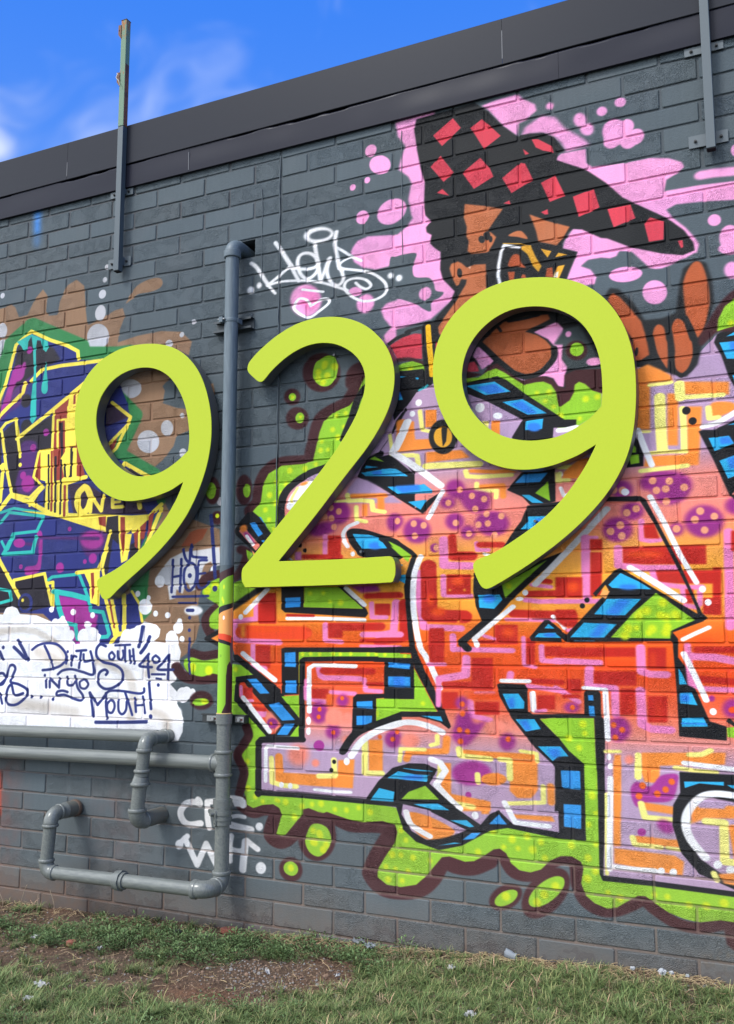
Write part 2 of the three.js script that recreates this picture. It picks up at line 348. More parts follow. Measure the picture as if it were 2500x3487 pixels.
F('lime',1,4,'1939 2702 1932 2670 1913 2651 1890 2653 1870 2674 1862 2707 1869 2740 1887 2759 1911 2757 1931 2736');
F('maroon',1,8,'1997 2522 1989 2496 1967 2481 1939 2482 1916 2500 1907 2527 1915 2553 1937 2568 1965 2566 1988 2549');
D('limeyel',15,3,'1952 2537');
F('yellow',0,3,'420 3088 534 3098 559 2861 781 2884 807 2853 690 2828 697 2601 482 2661 483 2866 432 2880');
L('dark',15,0,2,'498 3057 520 2665');
L('dark',18,0,2,'565 3036 581 2642');
L('dark',15,0,2,'617 3009 629 2624');
L('dark',13,0,2,'472 2789 475 2691');
L('redbrown',18,0,2,'527 3079 546 2652');
L('redbrown',20,0,2,'661 2819 667 2610');
L('dark',17,0,2,'707 3091 715 2888');
L('dark',13,0,2,'416 2792 390 2716');
L('yellow',22,0,2,'340 2699 436 2811');
L('yellow',30,0,3,'1275 2469 1507 2639');
L('yellow',28,0,3,'1383 2354 1508 2611');
L('yellow',18,0,3,'1326 2494 1333 2311');
F('redbrown',0,3,'1294 2459 1320 2485 1316 2348 1293 2367');
F('redbrown',0,3,'1398 2563 1451 2600 1428 2470 1397 2417');
L('ink',27,1,4,'253 1690 311 1651 364 1609');
L('ink',27,1,4,'288 1737 338 1678 388 1603');
D('ink',14,3,'151 1688');
L('ink',28,1,4,'120 1655 150 1607');
L('ink',20,1,4,'424 1673 479 1705 549 1719 647 1711 718 1664 737 1617 696 1570 614 1543 528 1533');
L('ink',21,1,4,'538 1700 581 1637 625 1543');
L('ink',18,1,4,'743 1628 739 1581');
D('ink',11,3,'748 1662');
L('ink',18,1,4,'782 1636 786 1568');
L('ink',18,1,4,'783 1612 801 1633 826 1628');
L('ink',19,1,4,'824 1667 910 1673');
L('ink',19,1,4,'867 1668 853 1553');
L('ink',19,1,4,'889 1644 897 1598 951 1604');
L('ink',19,1,4,'948 1665 971 1599 979 1512 888 1526 792 1543 711 1534 669 1507');
L('ink',20,1,4,'1078 1700 1032 1712 1000 1681 1005 1630 1057 1595 1161 1575 1221 1536 1223 1476 1155 1429 1077 1419 1023 1457 1027 1518 1072 1544 1099 1529 1086 1511');
L('ink',17,1,4,'1132 1662 1109 1643 1116 1616 1140 1613 1156 1636 1132 1662');
L('ink',17,1,4,'1181 1667 1185 1621 1211 1611 1230 1637 1224 1672');
L('ink',17,1,4,'1159 1706 1282 1711');
L('ink',18,1,4,'1240 1705 1244 1599');
L('ink',18,1,4,'1279 1673 1289 1592');
L('ink',16,1,4,'1287 1634 1315 1637');
L('ink',18,1,4,'1308 1681 1321 1587');
L('ink',25,1,4,'1381 1829 1371 1763 1354 1698');
L('ink',25,1,4,'1440 1763 1411 1703 1372 1658');
L('ink',19,1,4,'1438 1651 1401 1613 1365 1573 1465 1566');
L('ink',19,1,4,'1432 1638 1434 1574 1445 1500');
L('ink',17,1,4,'1494 1642 1470 1624 1477 1599 1508 1596 1525 1619 1494 1642');
L('ink',16,1,4,'1467 1520 1571 1521');
L('ink',15,1,4,'1505 1494 1542 1490');
D('ink',12,3,'1519 1452');
L('ink',19,1,4,'1598 1645 1551 1595 1515 1553 1637 1552');
L('ink',19,1,4,'1598 1640 1598 1566 1597 1489');
L('ink',19,1,4,'563 1468 568 1416');
D('ink',11,3,'550 1498');
L('ink',19,0,4,'600 1417 597 1477 640 1449 683 1417 684 1481');
L('ink',19,1,4,'754 1491 760 1441 798 1437 826 1463');
L('ink',19,1,4,'822 1499 846 1422 895 1367 877 1336 802 1349 733 1370 668 1364 671 1389 718 1397 760 1389');
L('ink',17,1,4,'897 1477 864 1459 872 1423 913 1416 938 1445 917 1470 897 1477');
D('ink',13,3,'436 1350 521 1349 632 1338');
L('ink',20,1,4,'954 1389 978 1303 988 1233');
L('ink',20,0,4,'954 1389 1023 1310 1092 1382');
L('ink',19,1,4,'1092 1389 1095 1307 1108 1222');
L('ink',18,1,4,'1092 1387 1130 1406 1233 1406 1359 1394 1403 1403 1406 1427');
L('ink',18,1,4,'1132 1346 1105 1317 1112 1272 1146 1263 1167 1299 1159 1334 1132 1346');
L('ink',18,1,4,'1197 1348 1202 1280 1232 1256 1263 1287 1266 1362');
L('ink',18,1,4,'1252 1396 1287 1322 1315 1254');
L('ink',18,1,4,'1333 1363 1345 1275');
L('ink',15,1,4,'1340 1316 1406 1321');
L('ink',18,1,4,'1398 1375 1420 1270');
L('ink',20,1,4,'1444 1470 1457 1376 1469 1298');
D('ink',15,3,'1467 1249');
L('ink',25,1,4,'1015 1196 1215 1203 1431 1214');
L('ink',21,1,4,'121 1423 164 1434 197 1494 215 1553 251 1565 274 1538 249 1484 237 1446 310 1432 391 1397 386 1349 304 1294 225 1291 198 1328 211 1398 245 1425 278 1357 357 1371');
L('ink',21,1,4,'116 1503 160 1504 184 1467 135 1428');
L('ink',20,1,4,'140 1364 166 1295');
L('ink',19,1,4,'1693 2331 1713 2270 1744 2249 1750 2344');
L('ink',19,1,4,'1759 2358 1761 2288 1810 2274 1875 2269');
L('ink',19,1,4,'1613 2263 1609 2163 1607 2052');
L('ink',19,1,4,'1680 2266 1677 2161 1673 2056');
L('ink',17,1,4,'1609 2150 1680 2159');
L('ink',19,1,4,'1748 2241 1709 2200 1703 2130 1725 2070 1761 2064 1796 2118 1800 2187 1777 2230 1748 2241');
D('ink',16,3,'1749 2157');
L('ink',18,1,4,'1879 2252 1816 2246 1812 2167 1814 2087 1862 2078 1899 2113');
L('ink',16,1,4,'1824 2166 1869 2170');
L('ink',24,1,4,'1904 2542 1920 2401 1946 2138');
D('ink',19,3,'1945 2068');
L('ink',18,1,4,'1617 2022 1893 2022');
L('ink',15,1,4,'1667 1981 1799 1979');
L('ink',24,1,4,'1735 1933 1777 1932');
D('ink',12,3,'1754 1885 1754 1805');
L('ink',16,1,4,'1758 1753 1756 1617 1768 1529');
F('piece',0,4,'3152 3512 3223 3428 3172 3058 3348 3211 3451 3238 4601 3200 4768 3162 4934 3229 5034 3326 5128 3307 4999 539 4606 547 4351 536 4326 731 4267 718 4131 729 3883 748 3808 822 3719 702 3590 643 3456 602 3319 635 3199 801 3007 821 2275 823 2261 1004 2267 1138 2577 1158 2576 1259 2440 1409 2416 1428 2108 1635 2074 1736 2078 1949 2299 2067 2165 2462 2221 2494 2428 2367 2431 2475 2429 2619 2529 2722 2712 2797 2860 2892 2934 3115 3043 3258');
F('pink',0,8,'2909 4146 2926 4178 2956 4212 3030 4228 3119 4216 3228 4201 3293 4243 3329 4284 3280 4248 3331 4287 3321 4309 3302 4412 3323 4516 3303 4560 3237 4620 3253 4681 3284 4765 3235 4837 3218 4932 3478 4948 3504 4566 3547 4072 3509 4039 3514 3930 3607 3781 3566 3721 3442 3633 3217 3605 3217 3530 3145 3523 3135 3575 3181 3623 3135 3684 3114 3742 3153 3777 3225 3787 3219 3829 3221 4132 3270 4033 3169 4009 3082 4003 2993 4032 2933 4078');
F('slate',1,5,'3177 4043 3220 4062 3292 4067 3352 4057 3337 4008 3326 3969 3333 3923 3361 3905 3431 3892 3462 3851 3475 3805 3523 3786 3498 3758 3446 3739 3442 3683 3401 3699 3346 3741 3261 3782 3219 3795 3176 3809');
D('pink',41,6,'3406 3798');
D('pink',60,10,'3011 3798');
F('pink',1,6,'2988 3884 2982 3867 2961 3857 2932 3857 2908 3869 2896 3887 2903 3904 2924 3914 2952 3913 2977 3902');
D('pink',42,6,'2992 4359');
F('pink',1,6,'3279 4398 3288 4349 3260 4303 3206 4277 3146 4281 3103 4315 3093 4365 3121 4411 3176 4437 3236 4432');
D('pink',40,5,'3049 4789');
F('pink',1,5,'3185 4664 3171 4631 3135 4616 3089 4626 3053 4657 3039 4697 3053 4731 3090 4746 3135 4735 3172 4704');
D('pink',21,4,'3025 4597 2924 4571');
D('pink',43,5,'2990 4360');
F('pink',1,14,'2704 3865 2683 3805 2628 3775 2559 3785 2503 3833 2481 3900 2502 3960 2558 3990 2627 3979 2682 3931');
F('pinkdeep',1,20,'2690 3878 2677 3838 2642 3817 2599 3824 2563 3855 2550 3900 2563 3940 2598 3960 2642 3953 2677 3921');
F('pink',1,4,'3447 4269 3443 4254 3433 4246 3421 4249 3411 4260 3407 4277 3411 4293 3421 4300 3433 4298 3443 4286');
F('pink',0,8,'3777 4903 3873 4917 4004 4920 4026 4888 4102 4830 4111 4790 4046 4749 4001 4740 3990 4662 3907 4744 3815 4874');
F('pink',0,14,'4016 4651 4037 4703 4137 4753 4217 4723 4268 4647 4370 4558 4408 4512 4272 4499 4248 4559 4196 4618 4134 4649 4062 4659');
D('pink',22,10,'4188 4799');
F('pink',1,10,'4394 4663 4387 4640 4368 4629 4346 4634 4328 4654 4322 4681 4329 4704 4348 4715 4370 4709 4388 4689');
F('pink',1,10,'4434 4598 4426 4577 4407 4567 4383 4573 4364 4592 4357 4616 4365 4637 4385 4646 4409 4641 4428 4622');
F('pink',1,6,'4511 4696 4510 4679 4498 4667 4480 4664 4463 4672 4453 4688 4454 4705 4466 4717 4484 4720 4501 4712');
F('pink',1,6,'4615 4725 4614 4707 4602 4694 4583 4692 4565 4700 4554 4717 4555 4735 4568 4748 4586 4750 4604 4742');
F('pink',1,7,'4617 4535 4603 4492 4568 4471 4525 4481 4492 4518 4480 4568 4495 4612 4531 4633 4573 4622 4606 4585');
D('pink',47,6,'4607 4567');
D('pink',46,6,'4660 4498');
D('pink',47,6,'4622 4484 4531 4506');
F('pink',0,7,'4214 4473 4246 4494 4385 4490 4387 4407 4416 4377 4601 4359 4732 4358 4828 4334 4894 4297 4906 4268 4872 4241 4811 4214 4797 4152 4978 4148 5175 4132 5170 4027 5004 4052 4857 4065 4804 4045 4838 3991 4898 3927 4942 3863 4962 3821 4949 3773 4942 3778 4892 3757 4858 3751 4819 3736 4768 3721 4734 3724 4701 3738 4663 3785 4614 3843 4550 3859 4532 3831 4497 3825 4450 3838 4378 3838 4336 3808 4388 3780 4420 3731 4409 3695 4356 3691 4255 3746 4320 3893 4239 3930 4249 3969 4300 4033 4348 4021');
L('pink',57,0,10,'4988 4202 5057 4200 5178 4185');
F('pink',1,5,'4666 3715 4650 3690 4607 3677 4552 3680 4507 3698 4488 3725 4503 3750 4547 3763 4602 3759 4647 3741');
F('pink',1,5,'4790 3584 4776 3547 4744 3528 4704 3534 4673 3563 4662 3605 4676 3643 4709 3662 4749 3655 4779 3626');
F('pink',1,5,'5076 3942 5074 3922 5060 3909 5040 3907 5021 3917 5011 3935 5014 3955 5028 3969 5048 3971 5067 3960');
F('pink',1,6,'5168 3817 5156 3777 5129 3757 5097 3762 5071 3793 5063 3836 5075 3876 5103 3897 5136 3891 5160 3860');
F('pink',1,6,'5160 3759 5149 3744 5123 3738 5090 3744 5064 3759 5055 3778 5066 3794 5093 3800 5126 3794 5151 3778');
F('pink',1,8,'5157 3645 5149 3620 5128 3607 5104 3611 5085 3630 5079 3659 5088 3684 5108 3697 5132 3693 5151 3673');
F('pink',1,4,'5195 4294 5189 4275 5175 4266 5159 4269 5146 4285 5142 4306 5148 4325 5162 4334 5178 4330 5191 4315');
F('black2',0,6,'3362 4921 3343 4864 3361 4728 3383 4605 3411 4492 3404 4346 3413 4289 3421 4279 3449 4245 3416 4212 3420 4180 3452 4157 3439 4109 3433 4114 3468 4073 3509 4039 3504 3931 3520 3868 3594 3781 3566 3721 3483 3647 3428 3582 3440 3430 4269 3094 4601 3200 4713 3174 4902 3238 4938 3336 4607 3353 4282 3522 4242 3742 4255 3746 4268 3782 4320 3893 4238 3928 4236 3959 4275 4016 4300 4033 4348 4021 4454 3950 4486 3942 4608 3869 4767 3805 4876 3775 4939 3791 4934 3835 4890 3912 4806 3997 4657 4103 4577 4162 4489 4266 4381 4367 4218 4461 4228 4498 4264 4513 4205 4606 4143 4644 4062 4659 3990 4662 3907 4744 3811 4865 3736 4933');
F('capred',0,4,'3597 4871 3647 4796 3525 4707 3468 4789');
F('capred',0,4,'3779 4819 3829 4765 3893 4686 3788 4628 3728 4743 3705 4780');
F('capred',0,4,'3515 4648 3598 4522 3532 4476 3449 4590');
F('capred',0,4,'3765 4578 3822 4501 3844 4442 3722 4391 3651 4507');
F('capred',0,4,'3523 4435 3568 4381 3487 4416');
F('capred',0,4,'3895 4422 4008 4492 4035 4481 4080 4372 3949 4318');
F('capred',0,4,'4075 4623 4115 4613 4194 4552 4202 4511 4140 4537 4100 4565');
F('capred',0,4,'4023 4575 4061 4536 4036 4534');
F('capred',0,4,'4124 4344 4207 4375 4262 4237 4172 4218');
F('capred',0,4,'4304 4223 4422 4246 4451 4130 4334 4096');
F('capred',0,4,'4492 4113 4617 4116 4642 4029 4523 3999');
F('capred',0,4,'4686 3990 4719 4019 4790 3983 4784 3880 4707 3881');
F('capred',0,4,'4856 3860 4880 3860 4883 3819 4870 3815');
F('capred',0,4,'3899 4265 3936 4278 3944 4251');
F('capred',0,4,'4120 4167 4159 4178 4162 4147 4143 4148');
F('skin',0,6,'3663 4310 3796 4270 3897 4233 3854 4182 3813 4130 3797 4113 3820 4105 3853 4069 3831 4027 3804 3992 3791 3988 3698 3995 3675 4015 3685 4074 3668 4111 3674 4163 3655 4228');
F('black2',1,4,'3784 4071 3783 4057 3774 4049 3762 4049 3751 4058 3745 4071 3747 4085 3755 4093 3767 4093 3778 4084');
F('black2',1,4,'3817 4086 3813 4070 3802 4062 3789 4064 3779 4077 3775 4094 3779 4109 3790 4117 3803 4115 3813 4103');
F('black2',1,4,'3830 4060 3828 4049 3822 4043 3815 4044 3809 4052 3807 4064 3809 4076 3815 4082 3823 4080 3828 4072');
F('skin',0,6,'4051 4169 4172 4100 4282 4049 4246 3995 4205 3952 4100 3997 4089 4057 4072 4113');
F('skin',1,5,'3926 4062 3949 4077 3982 4082 4010 4071 4039 4023 3981 4045');
F('skin',0,6,'3562 3928 3573 3953 3610 3965 3637 3949 3670 3915 3717 3925 3786 3917 3788 3742 3713 3717 3646 3656 3591 3604 3522 3482 3489 3546 3486 3580 3517 3622 3586 3704 3662 3812 3669 3840 3635 3849 3621 3818 3604 3811 3585 3851 3572 3890');
F('black2',1,4,'3640 3890 3638 3873 3631 3864 3621 3864 3612 3875 3608 3892 3610 3909 3617 3918 3627 3917 3636 3906');
F('skinlight',0,4,'3677 3915 3697 3920 3690 3903');
F('gold',0,5,'3999 3990 4056 3979 4085 3903 4116 3846 4097 3814 4065 3855 4035 3931 3998 3970');
L('white',18,0,6,'3873 3764 3860 3831 3864 3896 3881 3978 3899 4011 3986 3982');
L('gold',6,0,4,'3893 4022 3999 4001 4056 3976');
F('lens',1,6,'3922 3879 3930 3917 3953 3944 3985 3937 3996 3892 4024 3852 3977 3870');
F('lens',0,5,'3918 3846 3960 3840 3952 3783 3927 3784');
F('lens',0,4,'3994 3799 4004 3817 4020 3811 4026 3787');
F('lens',0,5,'4135 3779 4146 3828 4177 3829 4181 3768');
L('black2',13,0,4,'4038 3795 4095 3795');
F('gold',0,3,'4112 3951 4175 3925 4151 3890');
F('gold',0,3,'4194 3885 4213 3909 4266 3887');
F('gold',0,4,'4202 3830 4248 3831 4212 3756 4181 3771');
F('white',0,6,'4195 3800 4210 3801 4206 3767 4184 3767');
F('skindark',0,6,'3795 3484 3886 3551 4020 3567 4145 3558 4156 3528 4081 3501 4018 3484 4012 3476 4080 3447 4129 3409 4167 3357 4163 3311 4103 3250 4050 3230 4006 3230 3944 3257 3856 3344 3748 3445');
L('black2',23,1,4,'3919 3553 4008 3556 4089 3564');
L('black2',15,1,4,'3854 3524 3869 3499');
F('pink',0,6,'4062 3466 4118 3486 4193 3507 4228 3464 4229 3402 4217 3291 4246 3244 4233 3209 4221 3130 4188 3140 4165 3186 4123 3204 4012 3205 4099 3232 4178 3296 4179 3365 4141 3414');
F('pink',0,6,'3722 3423 3745 3429 3827 3332 3791 3308 3752 3287 3720 3345 3698 3377');
F('capred',0,6,'3654 3312 3674 3338 3707 3341 3726 3309 3735 3279 3653 3283');
L('black2',31,1,5,'3742 3443 3799 3383 3862 3311 3950 3237 4031 3209 4099 3232 4168 3298 4173 3359');
F('slate2',0,10,'4171 3378 4231 3457 4319 3470 4441 3220 4439 3160 4376 3210 4249 3232 4217 3291 4226 3371');
F('maroon',1,8,'4357 3321 4345 3290 4315 3274 4278 3279 4248 3303 4238 3337 4250 3368 4281 3384 4318 3379 4347 3355');
F('lime',1,4,'4337 3343 4337 3320 4322 3302 4299 3296 4276 3305 4262 3325 4263 3349 4277 3367 4300 3373 4323 3364');
D('pink',17,5,'4256 3428');
F('pink',1,6,'4434 3252 4427 3239 4406 3231 4380 3232 4359 3241 4350 3255 4357 3269 4378 3276 4404 3275 4426 3266');
F('maroon',0,6,'3653 3292 3693 3275 3758 3260 3791 3301 3843 3314 3924 3240 3986 3195 4105 3206 4159 3181 4194 3134 4230 3123 4227 3197 4287 3221 4440 3208 4436 3070 4366 3083 4292 2994 4179 3018 4162 3069 4010 3136 3823 3272 3653 3241');
F('lime',0,5,'3653 3247 3732 3244 3791 3276 3836 3284 3880 3258 3937 3214 3998 3169 4067 3176 4110 3174 4152 3151 4176 3111 4191 3023 4210 3027 4253 3053 4275 3094 4282 3136 4306 3151 4338 3135 4378 3094 4427 3071 4425 2999 4355 2934 4272 2893 4182 2902 4177 2957 4009 3074 3841 3231 3652 3215',2);
F('black',0,4,'3652 3221 3841 3238 3892 3212 4009 3111 4219 2947 4285 2941 4283 2898 4158 2907 4150 2832 3922 2852 3920 2877 3984 2970 3781 3095 3645 3164');
F('cyan',0,3,'3655 3202 3825 3208 3919 3139 3769 3135');
F('blue',0,6,'3714 3189 3828 3195 3891 3142 3788 3139');
F('cyan',0,3,'3867 3084 3987 3088 4124 2992 4014 2995');
F('blue',0,8,'3914 3068 3984 3078 4069 2999 4016 3000');
F('cyan',0,3,'4000 2960 4102 2965 4094 2907 3995 2910');
F('blue',1,8,'4088 2917 4080 2903 4060 2896 4035 2899 4015 2910 4008 2925 4016 2939 4036 2946 4061 2943 4081 2932');
F('black2',0,10,'4460 3613 4491 3657 4537 3643 4614 3552 4667 3447 4757 3445 4830 3464 4853 3616 4878 3702 4940 3739 4993 3712 5016 3619 5021 3494 4990 3399 4953 3311 4958 3301 4926 3171 4864 3109 4794 3135 4729 3161 4675 3209 4601 3194');
F('skin2',0,7,'4478 3585 4486 3614 4507 3625 4541 3598 4602 3517 4650 3443 4667 3374 4679 3307 4685 3255 4642 3231 4597 3231 4601 3350 4542 3450 4532 3491');
F('skin2',1,6,'4708 3375 4722 3406 4744 3413 4766 3390 4774 3330 4781 3296 4773 3170 4747 3200 4719 3263 4705 3336');
F('skin2',1,6,'4802 3385 4817 3419 4837 3432 4866 3409 4882 3356 4904 3291 4904 3227 4882 3165 4848 3134 4814 3162 4811 3215 4816 3262 4808 3352');
F('skin2',1,7,'4871 3589 4878 3642 4900 3692 4929 3726 4956 3727 4976 3697 4994 3617 5000 3504 4979 3401 4954 3334 4921 3315 4905 3370 4881 3439');
F('black2',1,4,'4627 3276 4623 3262 4616 3255 4611 3257 4608 3267 4609 3282 4614 3295 4620 3303 4626 3301 4628 3291');
L('black2',22,1,5,'4694 3401 4688 3341 4697 3349 4716 3251 4762 3157');
L('black2',19,1,5,'4790 3417 4791 3327 4791 3342 4798 3235 4806 3157 4842 3118');
L('black2',20,1,5,'4889 3390 4905 3312 4917 3307 4918 3219 4893 3152 4842 3118');
L('black2',17,1,5,'4878 3434 4907 3358 4921 3309');
F('capred',0,6,'3174 3509 3266 3550 3337 3560 3382 3551 3384 3398 3301 3409 3216 3413 3223 3415');
F('capred',0,5,'3468 3493 3495 3476 3480 3386 3467 3388');
L('black2',23,1,5,'3167 3517 3224 3549 3295 3566 3288 3578 3393 3593');
L('maroon',27,1,8,'3216 3410 3301 3406 3384 3372');
F('lime',0,5,'3216 3373 3259 3387 3322 3392 3377 3369 3408 3342 3414 3266 3390 3265 3384 3325 3216 3346',1);
F('black',0,4,'3202 3341 3384 3339 3445 3265 3444 3187 3341 3199 3306 3150 3200 3042 3172 3177');
L('black2',67,0,5,'3421 3593 3426 3446 3438 3279');
L('goldbright',30,0,3,'3421 3593 3427 3492 3438 3391 3445 3292');
L('cyan',14,0,3,'3237 3305 3352 3282');
F('cyan',0,3,'3236 3214 3306 3214 3278 3163 3229 3163');
F('blue',0,6,'3229 3211 3264 3214 3250 3182 3229 3178');
F('teal2',0,5,'3344 3211 3417 3242 3444 3187 3437 3155 3396 3182');
F('lime',0,4,'3230 3367 3312 3390 3321 3362 3244 3352');
L('maroon',122,1,8,'2992 3366 2970 3267 2904 3179 2785 3133 2725 3095 2695 3016 2669 2909 2636 2836 2427 2832 2333 2784 2290 2697 2280 2608 2224 2555');
F('maroon',1,10,'2882 3366 2934 3421 3022 3423 2992 3311 2889 3276');
F('lime',0,5,'3003 3337 2970 3260 2948 3208 2904 3165 2785 3129 2725 3085 2695 3016 2669 2909 2651 2842 2574 2828 2427 2829 2333 2784 2294 2717 2280 2608 2220 2550 2306 2437 2294 2407 2429 2327 2426 2503 2422 2585 2468 2671 2590 2758 2727 2795 2860 2892 2941 3074 3036 3279',3);
L('black',42,1,5,'3025 3281 2963 3206 2919 3089 2860 2960');
L('black',48,1,4,'2749 2794 2636 2768 2537 2721 2460 2658 2426 2571 2431 2448 2426 2503 2420 2354');
F('maroon',1,8,'2833 3341 2782 3286 2703 3273 2625 3308 2578 3377 2581 3455 2633 3510 2714 3521 2791 3486 2836 3417');
F('lime',1,4,'2746 3500 2799 3483 2822 3421 2811 3360 2769 3310 2709 3310 2659 3351 2647 3401 2670 3468',1);
F('maroon',1,8,'2555 3240 2533 3217 2499 3211 2465 3226 2444 3255 2446 3288 2468 3312 2503 3317 2536 3302 2556 3273');
F('lime',1,4,'2528 3253 2519 3241 2503 3237 2487 3243 2477 3256 2476 3271 2485 3284 2501 3288 2517 3282 2527 3269');
F('maroon',1,8,'2617 3114 2603 3073 2563 3051 2513 3056 2472 3086 2456 3130 2471 3171 2511 3194 2561 3188 2602 3158');
F('lime',1,4,'2585 3114 2573 3096 2555 3090 2536 3096 2525 3113 2525 3134 2536 3151 2555 3158 2573 3151 2585 3135');
D('limeyel',12,5,'2502 3262 2560 3129');
D('limeyel',22,10,'2731 3450 2685 3403 2747 3372 2803 3423 2720 3333');
F('blue2',0,4,'2249 2513 2281 2511 2330 2436 2290 2437');
L('maroon',59,1,10,'2136 2311 2184 2282 2138 2174 2090 2134');
F('lime',0,4,'2176 2310 2232 2280 2193 2240 2181 2275');
F('lime',0,5,'2071 2097 2147 2119 2260 2068 2150 1975 2073 1973');
F('black',0,5,'2084 2431 2108 2472 2180 2544 2220 2549 2269 2512 2357 2404 2319 2345 2248 2279 2101 2403');
F('salmon',0,4,'2119 2430 2157 2464 2190 2419 2279 2329 2248 2299');
F('orange',1,8,'2182 2444 2176 2430 2162 2422 2145 2423 2131 2432 2125 2447 2130 2461 2144 2469 2162 2468 2176 2458');
F('magenta',1,14,'2154 2414 2190 2412 2239 2348 2215 2349');
L('white',22,0,3,'2178 2396 2224 2339');
F('blue2',0,4,'2193 2478 2239 2480 2298 2404 2264 2387');
F('blue2',0,4,'2285 2363 2314 2365 2301 2344');
L('white',58,1,5,'2629 2701 2561 2658 2515 2607 2500 2567');
L('yellowpale',16,1,5,'2545 2680 2507 2621 2500 2594');
F('orange',1,8,'2619 2711 2616 2703 2604 2696 2586 2691 2570 2692 2562 2696 2565 2704 2578 2711 2596 2716 2611 2716');
F('black',0,4,'3100 2859 3192 2969 3291 3078 3208 3293 3335 3311 3355 3210 3214 3040 3121 2831 3163 2840 3205 2824 3329 2723 3328 2505 3514 2605 3378 2471 3102 2646 2956 2718 2992 2788 3035 2838');
F('lilac',0,5,'3110 2868 3206 2981 3270 3080 3333 3166 3348 3198 3451 3238 3449 3017 3213 2850 3329 2704 3177 2836');
F('lime',0,4,'3035 2821 3071 2835 3135 2797');
F('cyan',0,3,'2999 2774 3014 2783 3099 2768 3006 2766');
F('cyan',0,3,'2981 2743 3170 2755 3212 2748 3288 2700 3006 2721');
F('blue',0,8,'3049 2744 3163 2750 3233 2717 3064 2723');
F('cyan',0,3,'3152 2645 3329 2639 3387 2646 3440 2604 3433 2590 3221 2596 3152 2646');
F('blue',0,12,'3194 2646 3353 2645 3366 2609 3249 2600');
F('cyan',0,3,'3117 2756 3215 2742 3285 2697 3117 2727');
F('cyan',0,3,'3283 2547 3403 2552 3365 2495');
F('lilac',0,10,'2956 2711 3021 2694 3078 2663 3176 2598 3252 2542 2861 2565 2897 2656');
L('orange',47,1,8,'3242 3024 3304 2920 3234 2874');
F('orange',0,7,'3214 3014 3256 3043 3329 3023 3328 2915 3420 2910 3467 2861 3433 2851 3213 2850');
F('orange',0,4,'3398 3087 3470 3080 3469 2976 3397 2983');
L('yellowpale',24,0,5,'3366 3083 3380 2969 3421 2956');
L('yellowpale',20,0,5,'3171 2958 3185 2865 3177 2839');
L('white',34,0,4,'3280 3027 3241 2952 3185 2848');
L('white',35,0,4,'3292 3029 3248 2932 3213 2870');
L('white',23,0,4,'3177 2846 3254 2807 3316 2763');
L('yellowpale',20,0,6,'3219 2829 3317 2828');
F('orange',0,8,'3399 2834 3620 2828 3671 2780 3399 2770');
L('yellowpale',28,0,5,'3241 2827 3344 2818 3354 2761');
L('yellowpale',43,0,5,'3402 2750 3553 2745 3723 2738');
L('white',41,0,4,'3199 2841 3296 2778 3384 2713 3491 2629');
L('white',27,0,4,'3502 2597 3460 2526 3412 2444');
D('white',21,3,'3358 3134');
D('white',18,3,'3318 3071');
D('white',28,3,'3735 3065');
F('white',1,4,'3868 3004 3862 2993 3848 2988 3831 2990 3817 2998 3812 3010 3818 3020 3832 3026 3849 3024 3863 3016');
F('orange',0,4,'3663 3092 3716 3086 3714 2991 3662 2996');
F('lilac',0,6,'3651 3151 3781 3095 3981 2968 3920 2877 3919 2846 3752 2924 3689 3025 3657 3099 3716 3086 3727 2990 3790 2920');
D('white',28,3,'3735 3065');
F('white',1,4,'3868 3004 3862 2993 3848 2988 3831 2990 3817 2998 3812 3010 3818 3020 3832 3026 3849 3024 3863 3016');
F('orange',0,4,'3801 2982 3852 2977 3850 2871 3799 2876');
F('yellowpale',0,4,'3746 2985 3785 2981 3784 2921 3745 2925');
F('black2',1,5,'3595 2907 3577 2849 3534 2815 3480 2820 3437 2861 3420 2923 3438 2982 3482 3015 3536 3010 3579 2968');
F('gold',1,4,'3565 2910 3554 2874 3525 2854 3490 2857 3462 2882 3451 2920 3462 2956 3491 2976 3527 2973 3555 2947');
F('black2',0,4,'3499 2974 3536 2970 3528 2887 3507 2857 3501 2915');
L('white',30,0,4,'4187 2889 4223 2889 4283 2898');
F('yellowpale',0,4,'4170 2697 4283 2688 4282 2664 4170 2673');
F('orange',0,6,'4290 2717 4355 2724 4310 2614 4198 2616 4211 2657');
L('yellowpale',24,0,5,'4174 2612 4233 2608');
D('white',16,3,'4187 2644');
L('yellowpale',28,0,5,'3644 2703 3653 2671 3721 2663 3912 2661');
L('orange',25,0,6,'3677 2701 3811 2686 3931 2683');
L('orange',31,0,7,'3733 2605 3860 2604 3862 2542');
L('yellowpale',25,0,5,'3709 2626 3707 2586 3825 2578 3820 2539');
F('violet',1,18,'3638 2600 3626 2568 3597 2550 3561 2553 3533 2574 3522 2608 3533 2640 3563 2658 3599 2655 3627 2633');
F('violet',1,18,'3586 2575 3645 2596 3704 2589 3774 2566 3785 2513 3766 2471 3708 2456 3644 2484 3612 2530');
F('violet',1,18,'3580 2525 3571 2506 3547 2495 3518 2496 3494 2510 3485 2531 3494 2551 3518 2562 3548 2560 3571 2546');
F('violet',1,18,'3252 2435 3243 2411 3221 2398 3192 2399 3169 2415 3161 2440 3170 2464 3193 2477 3221 2476 3244 2460');
F('violet',1,18,'3425 2369 3408 2327 3366 2302 3313 2305 3270 2333 3254 2377 3271 2420 3314 2445 3367 2442 3409 2413');
F('violet',1,18,'3630 2413 3619 2385 3591 2368 3556 2370 3528 2389 3517 2419 3529 2448 3557 2465 3592 2463 3620 2443');
F('violet',1,18,'3696 2348 3687 2325 3664 2312 3637 2313 3614 2329 3606 2353 3615 2375 3638 2389 3666 2387 3688 2372');
